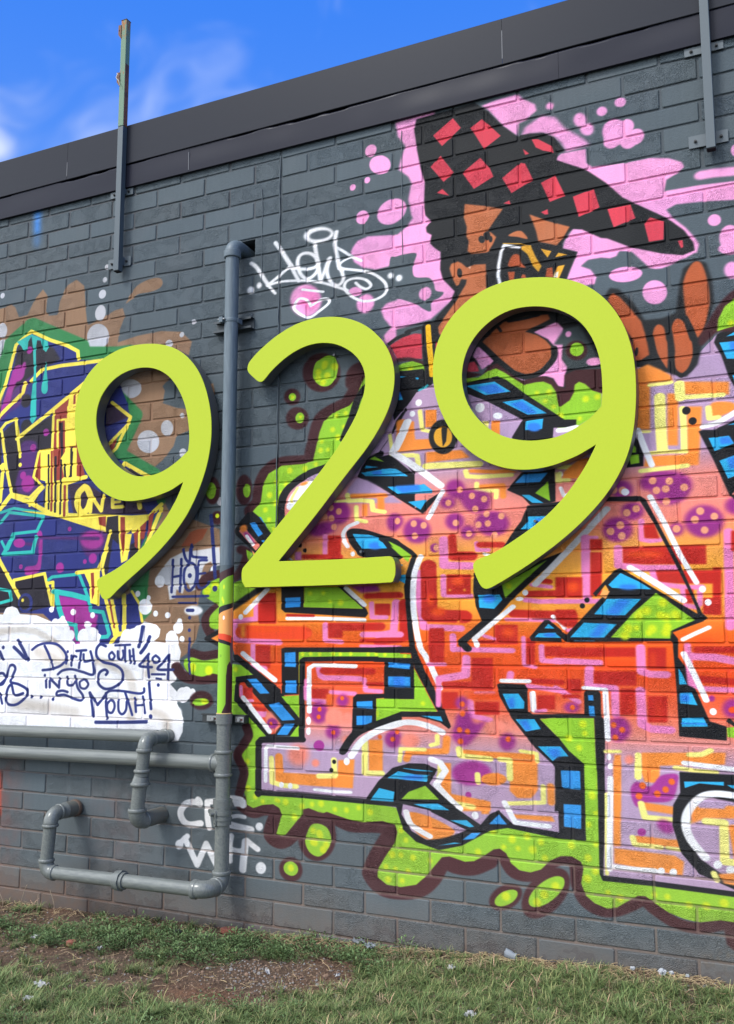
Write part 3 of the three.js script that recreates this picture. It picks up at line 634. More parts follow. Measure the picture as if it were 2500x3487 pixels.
F('violet',1,18,'3894 2387 3874 2347 3825 2324 3764 2326 3715 2355 3696 2398 3716 2439 3767 2462 3828 2458 3876 2430');
F('violet',1,8,'3478 2268 3472 2253 3458 2244 3441 2244 3427 2254 3422 2270 3427 2285 3442 2294 3459 2294 3473 2284');
F('violet',1,18,'2908 2507 2893 2465 2853 2441 2803 2443 2762 2472 2746 2516 2762 2558 2802 2582 2853 2579 2893 2550');
F('violet',1,18,'2817 2432 2806 2405 2764 2382 2707 2371 2655 2376 2630 2396 2641 2422 2684 2446 2742 2457 2793 2451');
F('violet',1,18,'3234 2427 3226 2398 3205 2380 3179 2381 3158 2401 3151 2432 3159 2462 3180 2479 3206 2478 3226 2458');
D('peach',19,5,'3606 2598 3679 2557 3751 2534 3697 2481 3536 2525');
D('peach',20,5,'3216 2437 3321 2416 3383 2403 3326 2344');
D('peach',19,5,'3579 2407 3657 2341 3763 2449 3850 2432 3715 2390 3770 2394 3460 2270 3807 2328');
D('peach',20,5,'2831 2516 2780 2477 2776 2541 2799 2423 2735 2486');
F('violet',1,18,'4609 2572 4635 2605 4691 2624 4772 2618 4841 2593 4869 2548 4853 2493 4814 2456 4754 2442 4706 2457 4675 2499 4659 2526 4626 2531');
F('violet',1,18,'4571 2534 4559 2507 4530 2491 4496 2493 4468 2513 4458 2542 4470 2570 4499 2586 4534 2583 4561 2564');
F('violet',1,18,'4623 2416 4611 2389 4582 2373 4547 2375 4519 2394 4510 2422 4521 2450 4551 2465 4586 2463 4613 2444');
F('violet',1,18,'4562 2320 4546 2282 4506 2260 4458 2262 4420 2288 4406 2328 4423 2367 4463 2389 4511 2387 4549 2360');
F('violet',1,18,'5015 2341 4995 2293 4946 2265 4887 2268 4841 2301 4824 2351 4845 2399 4895 2427 4953 2424 4999 2391');
F('violet',1,18,'4819 2312 4811 2290 4793 2278 4771 2279 4754 2293 4748 2315 4756 2337 4774 2349 4796 2348 4813 2334');
F('violet',1,18,'5122 2415 5112 2390 5087 2375 5057 2377 5033 2394 5025 2421 5036 2446 5061 2461 5091 2459 5114 2441');
D('peach',20,5,'4675 2574 4759 2566 4692 2521 4739 2526 4831 2528 4739 2460');
D('peach',21,5,'4472 2538 4519 2532');
D('peach',20,5,'4585 2431 4536 2412');
D('peach',21,5,'4500 2348 4448 2317');
D('peach',20,5,'4506 2290 4904 2400');
D('peach',19,5,'4971 2369');
D('peach',20,5,'4876 2357');
D('peach',19,5,'4921 2301');
D('peach',20,5,'4784 2314');
L('yellowpale',26,0,5,'2890 2614 2894 2577 2981 2575 3052 2564 3059 2511 3133 2496');
L('orange',31,0,8,'2919 2605 3137 2594');
L('orange',38,0,8,'3109 2590 3112 2518');
F('orange',0,8,'2988 2551 3024 2549 3023 2477 2988 2479');
L('yellowpale',26,0,5,'2948 2537 2950 2458 3013 2444');
L('yellowpale',26,0,5,'2890 2614 2894 2577 2981 2575 3052 2564 3059 2511 3133 2496');
L('yellowpale',21,0,5,'2805 2579 2879 2578');
L('white',25,1,4,'2955 2441 2894 2419 2863 2381 2865 2341 2892 2300');
F('black',1,4,'2883 2380 2897 2399 2930 2407 3002 2397 3108 2363 3233 2312 3233 2211 2995 2233 2944 2273 2901 2327');
F('cyan',0,3,'2924 2375 3030 2365 3101 2344 3150 2278 2987 2283 2941 2341');
F('blue',1,12,'3115 2295 3107 2282 3086 2275 3060 2276 3038 2285 3030 2298 3038 2311 3060 2318 3086 2317 3107 2308');
F('lime',0,4,'3157 2316 3219 2288 3226 2243 3185 2276');
D('white',15,3,'2926 2254');
L('pink2',31,0,7,'2740 2370 2740 2261');
F('red',0,7,'2758 2372 2846 2368 2847 2218 2759 2221');
L('red',32,0,7,'2590 2250 2843 2239');
F('pink2',0,7,'2529 2282 2575 2280 2575 2227 2530 2229');
D('black',13,3,'2599 2288');
D('black',14,3,'2565 2321');
L('white',16,0,4,'2487 2244 2507 2229');
L('pink2',49,0,6,'3505 2314 3505 2167 3664 2159');
L('red',42,0,7,'3556 2327 3563 2221');
L('red',58,0,7,'3565 2218 3671 2214');
L('pink2',25,0,5,'3702 2286 3707 2246 3771 2244');
L('red',36,0,7,'3721 2276 3850 2271');
L('pink2',33,0,6,'3500 2103 3503 1998 3661 1989');
F('red',0,6,'3521 2114 3665 2110 3663 1998 3519 2000');
F('orangered',1,20,'3624 2072 3617 2057 3597 2049 3573 2050 3554 2059 3546 2074 3554 2088 3574 2096 3598 2096 3617 2086');
D('goldo',8,8,'3539 2025 3627 2023');
L('pink2',42,0,6,'3355 2128 3350 1973 3375 1818 3601 1808');
L('red',84,0,6,'3410 2164 3412 1888');
L('red',82,0,6,'3412 1882 3621 1874');
F('orangered',1,20,'3511 1902 3502 1888 3479 1880 3451 1880 3428 1889 3419 1904 3428 1918 3451 1927 3480 1926 3503 1917');
F('orangered',1,20,'3440 1971 3436 1949 3426 1936 3413 1936 3404 1950 3400 1972 3404 1994 3414 2007 3427 2007 3436 1993');
D('goldo',8,8,'3585 1847');
F('red',0,6,'3405 1796 3500 1796 3499 1689 3404 1689');
L('pink2',31,0,5,'3554 1765 3555 1690');
L('red',39,0,6,'3992 1994 4177 1994');
L('pink2',30,0,6,'3976 1962 4057 1952 4176 1953');
L('red',49,0,7,'3907 1889 4173 1877');
L('pink2',23,0,6,'3866 1857 4173 1847');
F('red',0,7,'3797 1828 3930 1827 3927 1721 3795 1721');
F('orangered',1,24,'3914 1786 3906 1768 3888 1758 3865 1758 3847 1768 3840 1786 3847 1803 3866 1814 3889 1814 3907 1803');
L('pink2',22,0,6,'3734 1768 3793 1750');
L('red',24,0,8,'3695 1735 3795 1732');
L('red',30,0,6,'4078 2063 4113 2059');
L('pink2',24,0,6,'4014 2044 4119 2030');
L('red',33,0,7,'3093 2005 3225 2006');
F('red',0,7,'3093 1952 3166 1950 3166 1884 3093 1885');
L('pink2',43,0,6,'3092 1769 3189 1787 3204 1962');
L('red',56,0,6,'3255 1955 3260 1762 3092 1731');
F('red',0,7,'3068 1955 3166 1953 3165 1890 3068 1891');
L('pink2',29,0,6,'3047 1958 3051 1876 3141 1875');
L('red',37,0,7,'3016 2001 3231 2001');
F('violet2',0,14,'2901 2064 3086 2066 3107 2027 2980 2020');
L('red',53,0,7,'2764 1820 3106 1822');
F('red',0,7,'2760 1843 2858 1842 2859 1756 2761 1756');
L('pink2',32,0,6,'2741 1837 2743 1740 2848 1732');
L('pink2',40,0,6,'2994 1775 3230 1775');
L('red',26,0,7,'2987 1740 3229 1740');
L('pink2',23,0,6,'2980 1708 3229 1703');
L('pink2',36,0,6,'2254 1954 2257 1873 2088 1857');
F('red',0,7,'2269 1987 2339 2033 2393 2032 2397 1842 2271 1843');
L('pink2',44,0,7,'2096 1847 2114 1746 2420 1729');
L('redor',86,0,7,'2153 1793 2327 1789 2602 1785');
F('orangered',1,18,'2503 1805 2474 1797 2398 1793 2302 1793 2223 1798 2193 1806 2223 1814 2302 1818 2398 1818 2474 1813');
F('goldo',0,14,'2148 1833 2172 1833 2174 1759 2150 1759');
L('black',40,0,8,'2066 1936 2189 2009 2323 2080');
L('white',32,0,4,'2339 2060 2253 1981 2177 1914');
D('white',18,3,'2143 1886');
F('black',0,4,'2435 2071 2592 2067 2593 1942 2994 1927 2822 2062 2873 2061 3015 1924 3026 1898 3008 1876 2464 1911 2437 1931');
F('lime',0,4,'2593 2064 2829 2059 2994 1927 2593 1941',1);
F('blue2',0,4,'2462 2000 2570 2003 2570 1943 2464 1939');
L('white',28,0,4,'2880 2051 2937 2002 3001 1949');
L('white',25,0,4,'2480 1874 2690 1873 3001 1860');
L('red',18,0,6,'2480 1894 2661 1889');
F('pink2',0,6,'2218 1719 2256 1719 2258 1596 2220 1596');
F('red',0,7,'2256 1709 2361 1710 2362 1571 2258 1570');
L('pink2',40,0,8,'2224 1576 2322 1567');
L('white',34,0,4,'2164 1659 2283 1573 2396 1500');
F('lime',0,4,'2073 1594 2157 1588 2229 1536 2260 1530 2115 1514 2105 1368 2343 1167 2275 1138 2272 809 3007 821 3199 801 3245 687 3319 631 3456 598 3590 639 3750 769 3799 821 3891 748 4131 721 4267 714 4344 801 4347 539 4998 517 4992 396 4909 399 4809 378 4738 387 4666 408 4602 444 4558 472 4520 470 4466 436 4412 400 4365 391 4304 410 4258 443 4236 501 4250 571 4240 608 4192 630 4136 627 4079 600 4028 549 3970 528 3912 534 3866 564 3838 613 3804 634 3770 627 3717 590 3694 576 3659 556 3607 547 3518 567 3473 559 3427 506 3372 443 3317 396 3224 374 3140 378 3083 413 3083 455 3140 544 3188 607 3203 667 3189 708 3113 723 2987 704 2918 711 2799 737 2758 747 2718 731 2687 746 2636 759 2595 748 2595 721 2481 593 2450 582 2418 592 2454 710 2437 745 2394 764 2319 754 2255 731 2205 750 2187 826 2206 824 2183 829 2201 875 2212 941 2192 978 2159 1028 2159 1054 2197 1095 2235 1162 2207 1213 2079 1288',3);
L('maroon',109,1,6,'2189 745 2255 722 2319 741 2405 747 2427 708 2396 626 2391 581 2450 560 2523 610 2595 721 2646 743 2728 718 2809 724 2918 694 3055 701 3160 697 3169 647 3112 558 3054 452 3059 411 3121 359 3224 354 3326 377 3399 438 3455 525 3500 549 3553 526 3641 527 3729 567');
L('maroon',62,1,6,'3717 566 3769 603 3808 606 3837 569 3878 518 3936 505 4003 519 4070 576 4136 610 4192 607 4215 575 4220 492 4257 413 4334 376 4411 385 4481 419 4550 453 4600 415 4701 361 4808 349 4908 379 4991 379');
F('maroon',0,8,'4921 360 4977 366 4972 260 4932 290');
F('lime',0,4,'2272 822 3007 821 3199 801 3245 687 3319 631 3456 598 3590 639 3750 769 3799 821 3891 748 4131 721 4267 714 4344 801 4347 539 4998 517 4992 396 4909 399 4809 378 4738 387 4666 408 4602 444 4558 472 4520 470 4466 436 4412 400 4365 391 4304 410 4258 443 4236 501 4250 571 4240 608 4192 630 4136 627 4079 600 4028 549 3970 528 3912 534 3866 564 3838 613 3804 634 3770 627 3717 590 3694 576 3659 556 3607 547 3518 567 3473 559 3427 506 3372 443 3317 396 3224 374 3140 378 3083 413 3083 455 3140 544 3188 607 3203 667 3189 708 3113 723 2987 704 2918 711 2799 737 2758 747 2718 731 2687 746 2636 759 2595 748 2595 721 2481 593 2450 582 2418 592 2454 710 2437 745 2394 764 2319 754 2255 731 2205 750 2187 826',3);
L('maroon',57,1,6,'2195 1213 2213 1161 2174 1101 2136 1040 2168 977 2186 933 2170 873 2152 808');
F('maroon',1,8,'2819 613 2796 530 2733 474 2655 467 2590 511 2565 591 2589 676 2653 732 2732 738 2795 692');
F('maroon',1,8,'2586 438 2598 397 2581 357 2541 333 2492 334 2453 360 2440 402 2458 442 2499 466 2548 465');
F('lime',1,4,'2632 628 2657 665 2703 675 2759 656 2787 598 2764 535 2709 491 2648 507 2615 565',1);
F('lime',1,4,'2560 380 2535 365 2505 366 2480 380 2470 404 2480 428 2504 442 2535 442 2560 427 2569 403');
D('limeyel',21,8,'2708 621 2668 570 2734 532 2520 408');
F('maroon',1,8,'4159 554 4179 499 4150 418 4083 342 4003 300 3939 307 3918 363 3947 445 4016 521 4096 563');
F('lime',1,4,'4145 516 4147 480 4113 429 4056 381 3998 356 3962 363 3960 399 3995 451 4052 498 4109 523');
F('maroon',1,8,'3918 438 3918 399 3886 355 3833 323 3778 315 3744 334 3743 374 3776 419 3830 451 3884 458');
F('lime',1,4,'3896 421 3894 397 3870 368 3831 345 3794 337 3772 347 3774 371 3799 400 3838 422 3875 430');
D('limeyel',22,9,'4103 472 4041 423 4003 380');
D('limeyel',23,9,'3833 392');
F('black',0,4,'2115 1514 2260 1533 2462 1410 2576 1269 2577 1177 2344 1157 2105 1368');
F('black',0,4,'2092 1651 2124 1652 2260 1563 2439 1442 2440 1403 2261 1517 2100 1621');
F('redor',0,4,'2139 1478 2171 1484 2263 1398 2442 1235 2397 1179 2374 1174 2141 1395');
F('salmon',0,14,'2318 1309 2372 1310 2442 1238 2397 1179 2351 1206');
L('pink2',23,0,4,'2153 1455 2157 1399');
F('red',0,7,'2171 1449 2238 1451 2239 1385 2173 1383');
L('pink2',19,0,5,'2193 1370 2240 1372');
F('pink2',0,6,'2256 1310 2341 1311 2334 1277 2296 1269');
L('red',21,0,6,'2256 1326 2326 1319');
F('violet',1,8,'2419 1241 2412 1222 2393 1209 2369 1208 2350 1219 2342 1238 2349 1257 2368 1270 2392 1270 2411 1259');
D('orange2',11,3,'2371 1238');
L('white',31,0,4,'2170 1388 2256 1300 2362 1190');
F('blue2',0,4,'2190 1502 2265 1506 2361 1419 2293 1415');
F('blue2',0,4,'2348 1352 2429 1367 2539 1266 2449 1258');
F('blue2',0,4,'2464 1239 2538 1245 2489 1175 2414 1173');
F('lime',0,4,'2443 1403 2567 1413 2569 1278');
F('lime',0,4,'2563 1240 2568 1164 2506 1167');
F('black',0,4,'2440 1690 2467 1698 3229 1701 3229 1672 2561 1668 2564 1419 2447 1410');
F('lime',0,4,'2562 1671 3229 1672 3229 1644 2595 1638 2570 1600 2571 1419 2564 1471');
D('limeyel',13,6,'2588 1658');
D('limeyel',12,6,'2644 1660 2706 1658 2794 1661 2844 1659 2913 1661 3026 1660 3078 1662 3133 1662 2432 786');
F('blue2',0,4,'2463 1666 2539 1671 2542 1580 2464 1582');
F('blue2',0,4,'2469 1498 2546 1501 2549 1425 2470 1426');
L('black',32,0,4,'2588 1152 2584 1616 2603 1627 2837 1633 3229 1635');
L('black',40,0,4,'2592 1153 2305 1139 2284 1119 2289 817');
L('black',32,0,4,'2280 823 2551 828 3000 823 3223 821');
L('pink2',37,0,6,'2699 1572 2711 1531 2736 1519 2873 1520 2973 1517');
L('red',42,0,7,'2729 1560 3050 1562');
L('pink2',30,0,6,'2613 1500 2616 1395 2744 1379');
F('red',0,8,'2652 1453 2766 1456 2766 1399 2653 1396');
L('pink2',29,0,6,'2784 1436 2937 1431');
L('pink2',29,0,6,'3001 1514 3008 1452 3105 1448');
F('red',0,8,'3015 1499 3126 1501 3126 1482 3015 1480');
F('orange2',0,10,'2751 1424 2788 1425 2788 1361 2752 1360');
F('violet',1,18,'2901 1390 2893 1368 2872 1354 2847 1354 2826 1366 2818 1388 2826 1409 2847 1423 2872 1424 2893 1411');
F('violet',1,20,'2761 1316 2749 1278 2720 1254 2683 1253 2653 1275 2641 1313 2652 1351 2682 1376 2719 1377 2749 1354');
F('violet',1,18,'2843 1210 2834 1185 2810 1168 2781 1167 2757 1181 2748 1206 2757 1231 2781 1248 2810 1249 2834 1234');
F('violet2',1,4,'2740 1124 2733 1105 2715 1093 2693 1092 2674 1103 2667 1121 2674 1139 2692 1152 2715 1153 2733 1142');
F('salmon',1,12,'2860 1295 2849 1265 2820 1246 2785 1244 2756 1262 2745 1291 2756 1321 2784 1340 2820 1341 2849 1324');
F('salmon',1,10,'2920 1297 2915 1282 2900 1272 2883 1272 2869 1280 2863 1295 2869 1310 2883 1319 2900 1320 2914 1311');
F('salmon',1,10,'2707 1022 2702 1009 2689 1000 2673 999 2660 1007 2655 1020 2660 1033 2673 1042 2689 1043 2702 1035');
F('salmon',1,20,'2923 1167 2917 1152 2899 1142 2877 1141 2860 1149 2853 1164 2860 1178 2877 1188 2899 1189 2917 1181');
F('salmon',1,30,'2637 1066 2623 1028 2587 1003 2541 1001 2503 1022 2489 1058 2503 1096 2540 1121 2586 1123 2623 1102');
D('orange2',13,5,'2856 1403');
D('orange2',14,5,'2705 1334 2700 1289');
D('orange2',13,5,'2798 1202');
L('white',28,0,4,'2636 1319 2633 1575 2663 1593 2765 1594 2941 1590');
F('white',1,3,'2648 1265 2645 1251 2637 1242 2627 1241 2619 1250 2615 1264 2618 1278 2627 1287 2637 1288 2645 1279');
F('white',1,3,'2648 1204 2645 1191 2637 1182 2627 1182 2619 1190 2616 1202 2619 1216 2627 1224 2637 1224 2645 1217');
F('black',0,4,'2927 1409 2952 1429 3227 1439 3227 1423 3077 1407 3077 1272 3227 1326 3226 1277 3049 1234 2938 1192 2920 1210');
F('lime',0,4,'3077 1406 3227 1414 3227 1326 3077 1273',1);
F('blue2',0,4,'2950 1386 3053 1393 3053 1347 2950 1351');
F('blue2',0,4,'2949 1304 3051 1309 3049 1258 2950 1251');
L('black',43,1,4,'2860 1096 2931 1189 3035 1245 3213 1301');
L('orange',50,0,6,'2429 1042 2434 909');
F('orange',0,7,'2415 952 2825 958 2832 1045 2938 1056 2927 891 2696 888 2416 889');
L('yellowpale',33,0,5,'2377 1033 2384 893 2446 879 2550 877');
L('yellowpale',33,0,5,'2803 1046 2809 954 2703 946');
D('black',13,3,'2805 1035 2787 986');
L('white',24,0,4,'2338 897 2337 1092 2352 1103 2559 1100');
F('white',1,3,'2907 1043 2903 1029 2893 1021 2881 1020 2871 1028 2867 1040 2871 1054 2881 1062 2893 1063 2903 1055');
F('white',1,3,'2466 881 2463 871 2455 864 2445 863 2436 869 2433 879 2436 890 2444 897 2454 897 2463 891');
F('white',1,3,'2526 879 2523 868 2515 861 2504 861 2496 867 2493 877 2496 887 2504 894 2514 895 2522 889');
L('white',20,0,4,'2675 868 2797 864 2913 868');
F('orange',0,7,'3028 1171 3117 1175 3117 999 3028 994');
L('yellowpale',35,0,5,'3004 1158 3004 981 3110 986');
F('violet',1,16,'3219 1180 3211 1155 3191 1138 3166 1137 3146 1152 3138 1176 3146 1202 3166 1218 3191 1219 3212 1204');
L('white',39,1,4,'2917 1074 2979 1157 3083 1223 3226 1271');
D('orange2',13,5,'3179 1181 3100 1190');
F('black',0,4,'3130 1622 3310 1621 3341 1426 3315 1407 3126 1408');
F('blue2',0,4,'3154 1616 3290 1609 3289 1577 3154 1587');
F('blue2',0,4,'3154 1535 3292 1535 3292 1475 3153 1477');
F('blue',0,10,'3188 1533 3255 1534 3255 1476 3187 1476');
F('lime',0,4,'3092 1668 3297 1663 3295 1634 3092 1643');
D('limeyel',12,6,'3134 1659 3260 1651');
F('lime',0,4,'3316 1584 3452 1342 3247 1338 3091 1297 3091 1404 3315 1410',1);
F('black',0,4,'3256 2049 3270 2125 3308 2230 3094 2328 3094 2367 3220 2320 3308 2262 3339 2233 3321 2161 3300 2067 3296 1973 3305 1849 3324 1689 3344 1652 3383 1567 3434 1477 3485 1382 3535 1265 3522 1252 3471 1286 3347 1312 3234 1308 3091 1254 3091 1284 3234 1338 3456 1344 3316 1590 3284 1719');
F('cyan',0,3,'3094 2335 3150 2280 3094 2296');
F('lime',0,4,'3157 2322 3233 2284 3301 2234 3284 2192 3219 2246');
F('cyan',0,3,'3229 2119 3268 2121 3263 2067 3225 2088');
F('cyan',0,3,'3236 2182 3253 2176 3239 2173');
L('white',37,1,4,'3070 1219 3213 1270 3314 1279 3412 1259 3482 1232');
F('black',0,4,'3071 1701 3317 1707 3340 1670 3071 1670');
L('black',28,0,4,'3071 1629 3307 1629');
F('cyan',0,3,'3354 1319 3475 1319 3487 1291 3406 1308');
L('white',32,1,4,'3362 2222 3324 2129 3313 2036 3313 1942 3328 1818 3354 1701 3383 1658 3429 1573 3461 1507');
F('white',1,3,'3491 1477 3487 1466 3477 1459 3465 1459 3455 1465 3452 1476 3456 1487 3466 1493 3478 1494 3487 1487');
F('white',1,3,'3525 1421 3521 1409 3512 1401 3501 1401 3492 1408 3489 1420 3493 1432 3502 1439 3513 1440 3522 1433');
F('red',0,7,'3412 1811 3500 1811 3498 1617 3409 1616');
L('pink2',25,0,6,'3403 1606 3501 1608');
L('pink2',33,0,6,'3552 1768 3554 1692 3770 1689 3896 1687');
L('pink2',47,0,6,'3630 1642 3626 1552 3474 1526');
L('pink2',29,0,6,'3464 1526 3462 1381');
F('red',0,8,'3662 1645 3784 1646 3781 1470 3659 1467');
F('red',0,8,'3487 1511 3666 1514 3665 1476 3486 1472');
F('red',0,8,'3483 1454 3579 1456 3578 1364 3482 1361');
L('pink2',24,0,6,'3684 1451 3784 1454');
L('pink2',34,0,6,'3650 1405 3657 1331 3762 1308');
F('red',0,8,'3677 1405 3817 1409 3815 1339 3676 1335');
L('orangered',42,0,20,'3665 1434 3814 1438');
L('black',40,0,4,'3748 1846 3683 1792 3606 1735 3606 1726 3641 1696');
F('violet',1,18,'3640 1398 3632 1377 3613 1364 3588 1363 3569 1375 3561 1396 3569 1417 3589 1431 3614 1431 3633 1419');
F('violet',1,18,'3574 1331 3638 1351 3675 1288 3737 1302 3674 1212 3610 1162 3541 1206 3561 1283');
F('salmon',1,12,'3863 1266 3850 1238 3817 1220 3778 1218 3746 1234 3734 1261 3747 1289 3779 1307 3819 1308 3851 1293');
F('violet',1,18,'3904 1199 3895 1171 3871 1154 3843 1152 3820 1168 3812 1195 3821 1222 3845 1240 3873 1241 3896 1225');
D('orange2',16,6,'3603 1390 3603 1338 3585 1249 3631 1242 3588 1187');
D('orange2',15,6,'3863 1211');
F('violet',1,18,'3236 1187 3226 1160 3201 1142 3170 1140 3145 1156 3135 1182 3145 1209 3170 1227 3202 1228 3227 1213');
F('salmon',1,20,'3346 1179 3334 1154 3304 1138 3267 1136 3237 1150 3226 1174 3238 1199 3268 1216 3305 1218 3335 1204');
D('orange2',14,5,'3179 1181 3206 1222');
L('pink2',24,0,6,'3960 1756 3963 1610 4021 1599');
F('red',0,7,'3977 1756 4025 1756 4021 1614 3973 1613');
L('pink2',30,0,6,'4060 1709 4062 1634 4166 1628');
F('red',0,7,'4077 1710 4169 1710 4167 1658 4076 1658');
L('pink2',36,0,6,'3884 1562 3878 1533');
L('red',32,0,7,'3986 1526 4163 1521');
L('pink2',30,0,6,'3980 1497 4162 1476');
L('white',25,0,4,'3833 1523 3986 1523');
F('black',0,4,'3804 1502 3822 1509 3962 1506 3976 1483 3976 1362 4000 1348 4159 1354 4158 1334 4041 1327 4155 1216 4275 1099 4273 864 4108 851 4116 1080 4002 1181 3885 1324 3820 1438');
F('lime',0,4,'4264 1136 4348 1140 4351 540 4262 702',1);
F('black',0,4,'4122 1129 4270 1136 4268 718 4129 721');
F('cyan',0,3,'3836 1453 3926 1456 3958 1413 3956 1377 3874 1373');
F('blue',0,12,'3857 1416 3900 1441 3905 1383 3877 1376');
F('cyan',0,3,'3906 1319 4011 1323 4045 1273 3962 1256');
F('blue',0,12,'3927 1309 3969 1319 3998 1268 3962 1260');
F('cyan',0,3,'4025 1181 4148 1186 4190 1137 4133 1134 4105 1108');
F('blue',0,16,'4072 1167 4142 1179 4150 1137 4106 1118');
F('blue2',0,4,'4147 1059 4248 1065 4246 968 4156 971');
F('blue2',0,4,'4148 1063 4243 1064 4248 973 4150 979');
F('blue2',0,4,'4156 891 4248 893 4245 772 4155 776');
F('lime',0,4,'4041 1325 4158 1337 4330 1340 4333 1086 4328 868 4274 864 4276 1097 4191 1167 4143 1227',1);
L('white',29,0,4,'4004 1460 4009 1369');
F('red',0,8,'4029 1450 4126 1452 4124 1378 4027 1375');
L('pink2',21,0,6,'4024 1364 4071 1371');
L('orange',38,0,7,'3265 1074 3279 1113 3501 1130 3509 1199');
L('yellowpale',25,0,5,'3452 1211 3453 1169 3414 1158');
L('yellowpale',23,0,5,'3222 1062 3229 1129 3375 1132');
L('orange',39,0,7,'3616 1127 3759 1123 3994 1124');
L('yellowpale',33,0,5,'3579 1146 3587 1109 3758 1101');
F('orange',0,8,'3874 1106 4023 1108 4019 951 3983 909 3906 904 3865 940');
L('yellowpale',31,0,5,'3814 1102 3868 1100 3869 1003');
L('yellowpale',21,0,5,'3932 1152 4018 1143 4020 1100');
F('violet2',1,16,'3766 1025 3744 985 3686 958 3615 953 3557 974 3535 1012 3558 1053 3617 1080 3688 1084 3745 1063');
F('orange',1,6,'3850 999 3836 979 3799 964 3755 962 3719 971 3705 990 3719 1011 3756 1025 3801 1028 3836 1018');
L('yellowpale',29,0,5,'3686 1015 3688 972');
D('violet2',18,4,'3631 901');
F('orange',0,7,'3481 1065 3532 1067 3530 901 3693 883 3754 865 3753 825 3503 806 3466 896');
L('yellowpale',22,0,5,'3468 1055 3458 990');
L('orange',35,0,7,'4090 978 4091 894');
F('orange',0,7,'3868 818 4093 823 4108 797 3901 797');
F('orange',0,6,'3705 883 3757 874 3747 809 3704 806');
L('yellowpale',25,0,5,'4049 975 4050 891 3851 872');
L('yellowpale',30,0,6,'3529 854 3655 840');
F('lilac',0,6,'3409 1010 3455 1019 3428 953');
L('white',34,0,4,'3410 1081 3468 1067 3500 1024 3441 945 3504 887 3580 823');
L('white',28,0,4,'3835 876 3892 776 4075 771');
D('white',20,3,'3668 796');
F('black',0,4,'3090 943 3178 1021 3279 1052 3377 1055 3452 1028 3402 948 3558 827 3698 749 3751 809 3800 833 3883 764 4131 745 4267 741 4267 714 4122 713 3849 745 3749 721 3590 630 3456 594 3319 627 3240 687 3199 809 3007 812 3007 834');
F('lilac',0,4,'3241 825 3385 806 3618 714 3547 683 3383 642 3292 683 3231 770');
F('orange',1,6,'3274 781 3385 773 3529 719 3529 678 3383 647 3292 708');
L('white',32,1,4,'3260 784 3292 716 3402 663');
F('cyan',0,3,'3142 962 3228 1014 3247 1024 3424 1017 3415 996 3392 990 3387 956 3294 959');
F('blue',0,10,'3209 971 3322 994 3369 989 3359 963 3256 961');
L('black',23,0,4,'3219 1014 3322 1003 3424 1004');
F('cyan',0,3,'3036 832 3094 904 3190 889 3180 833');
F('lime',0,4,'3232 852 3275 894 3377 935 3459 865',1);
F('cyan',0,3,'3302 829 3450 842 3522 812 3417 809');
F('cyan',0,3,'3521 759 3619 767 3662 736 3636 731');
F('blue2',0,4,'3589 659 3644 700 3697 707 3661 673');
F('cyan',0,3,'3451 618 3546 643 3586 642');
F('blue2',0,4,'3746 757 3801 811 3847 762');
F('orange',0,8,'4612 3181 4675 3203 4740 3165 4788 3130 4798 3099 4615 3103');
F('orange',0,8,'4598 3111 4682 3101 4672 2849 4588 2857');
F('orange',0,9,'4852 3087 5074 3061 5071 2993 4849 3018');
F('orange',0,8,'4768 3033 4822 3026 4810 2750 4756 2755');
F('orange',0,9,'4862 2952 4937 2945 4907 2639 4631 2652 4650 2706 4851 2700');
F('orange',1,8,'4985 2957 5079 2952 5098 2916 5024 2884 4982 2883');
L('yellowpale',25,0,5,'4681 3089 4765 3089 4787 3092');
L('yellowpale',44,0,5,'4830 3078 4832 3002');
L('yellowpale',27,0,5,'4832 3002 4934 3000 5040 2996');
L('yellowpale',48,0,5,'4729 3019 4726 2891 4731 2734');
L('yellowpale',22,0,5,'4667 2722 4750 2723 4847 2715');
L('yellowpale',28,0,5,'4840 2946 4842 2851 4840 2719');
L('yellowpale',27,0,5,'4619 2630 4735 2635 4849 2641');
L('yellowpale',27,0,5,'4968 2936 4971 2878 5013 2880');
L('yellowpale',19,0,6,'4599 2842 4666 2838');
D('black',21,3,'4859 2931');
D('black',20,3,'4888 2873');
L('white',28,1,4,'4937 2838 5012 2854 5097 2899');
F('black',0,4,'4552 2790 4582 2829 4609 2797 4634 2724 4631 2655 4536 2653');
F('lime',0,4,'4564 2733 4580 2782 4596 2757 4595 2731');
F('lime',0,4,'4558 2719 4609 2722 4612 2674 4566 2669');
L('white',28,0,4,'4608 2853 4640 2753 4674 2657');
F('black',0,5,'5028 3321 5130 3353 5113 3000 5075 3084 5044 3203 5011 3277');
F('maroon',1,10,'5139 3534 5069 3504 5001 3415 4937 3307 4952 3270 5029 3329 5129 3338');
F('lime',0,5,'5138 3511 5072 3463 5037 3398 5029 3334 5077 3346 5130 3356',1);
F('cyan',0,3,'5070 3300 5129 3327 5127 3304');
F('cyan',0,3,'5037 3273 5126 3270 5121 3176 5069 3183');
F('blue',0,8,'5084 3270 5126 3267 5123 3221 5092 3225');
F('cyan',0,3,'5090 3095 5117 3096 5115 3056 5102 3058');
F('black',0,5,'4915 2815 4937 2821 4989 2816 5106 2865 5087 2475 5075 2443 5051 2475 5087 2467 5089 2511 5051 2466 4982 2656');
F('cyan',0,3,'4961 2776 5060 2779 5082 2737 4987 2706');
F('blue',0,8,'5013 2772 5060 2776 5079 2738 5017 2737');
F('cyan',0,3,'5008 2654 5097 2680 5092 2575 5045 2558');
F('blue',0,10,'5045 2662 5097 2674 5094 2613 5057 2605');
F('cyan',0,3,'5053 2836 5105 2848 5105 2836');
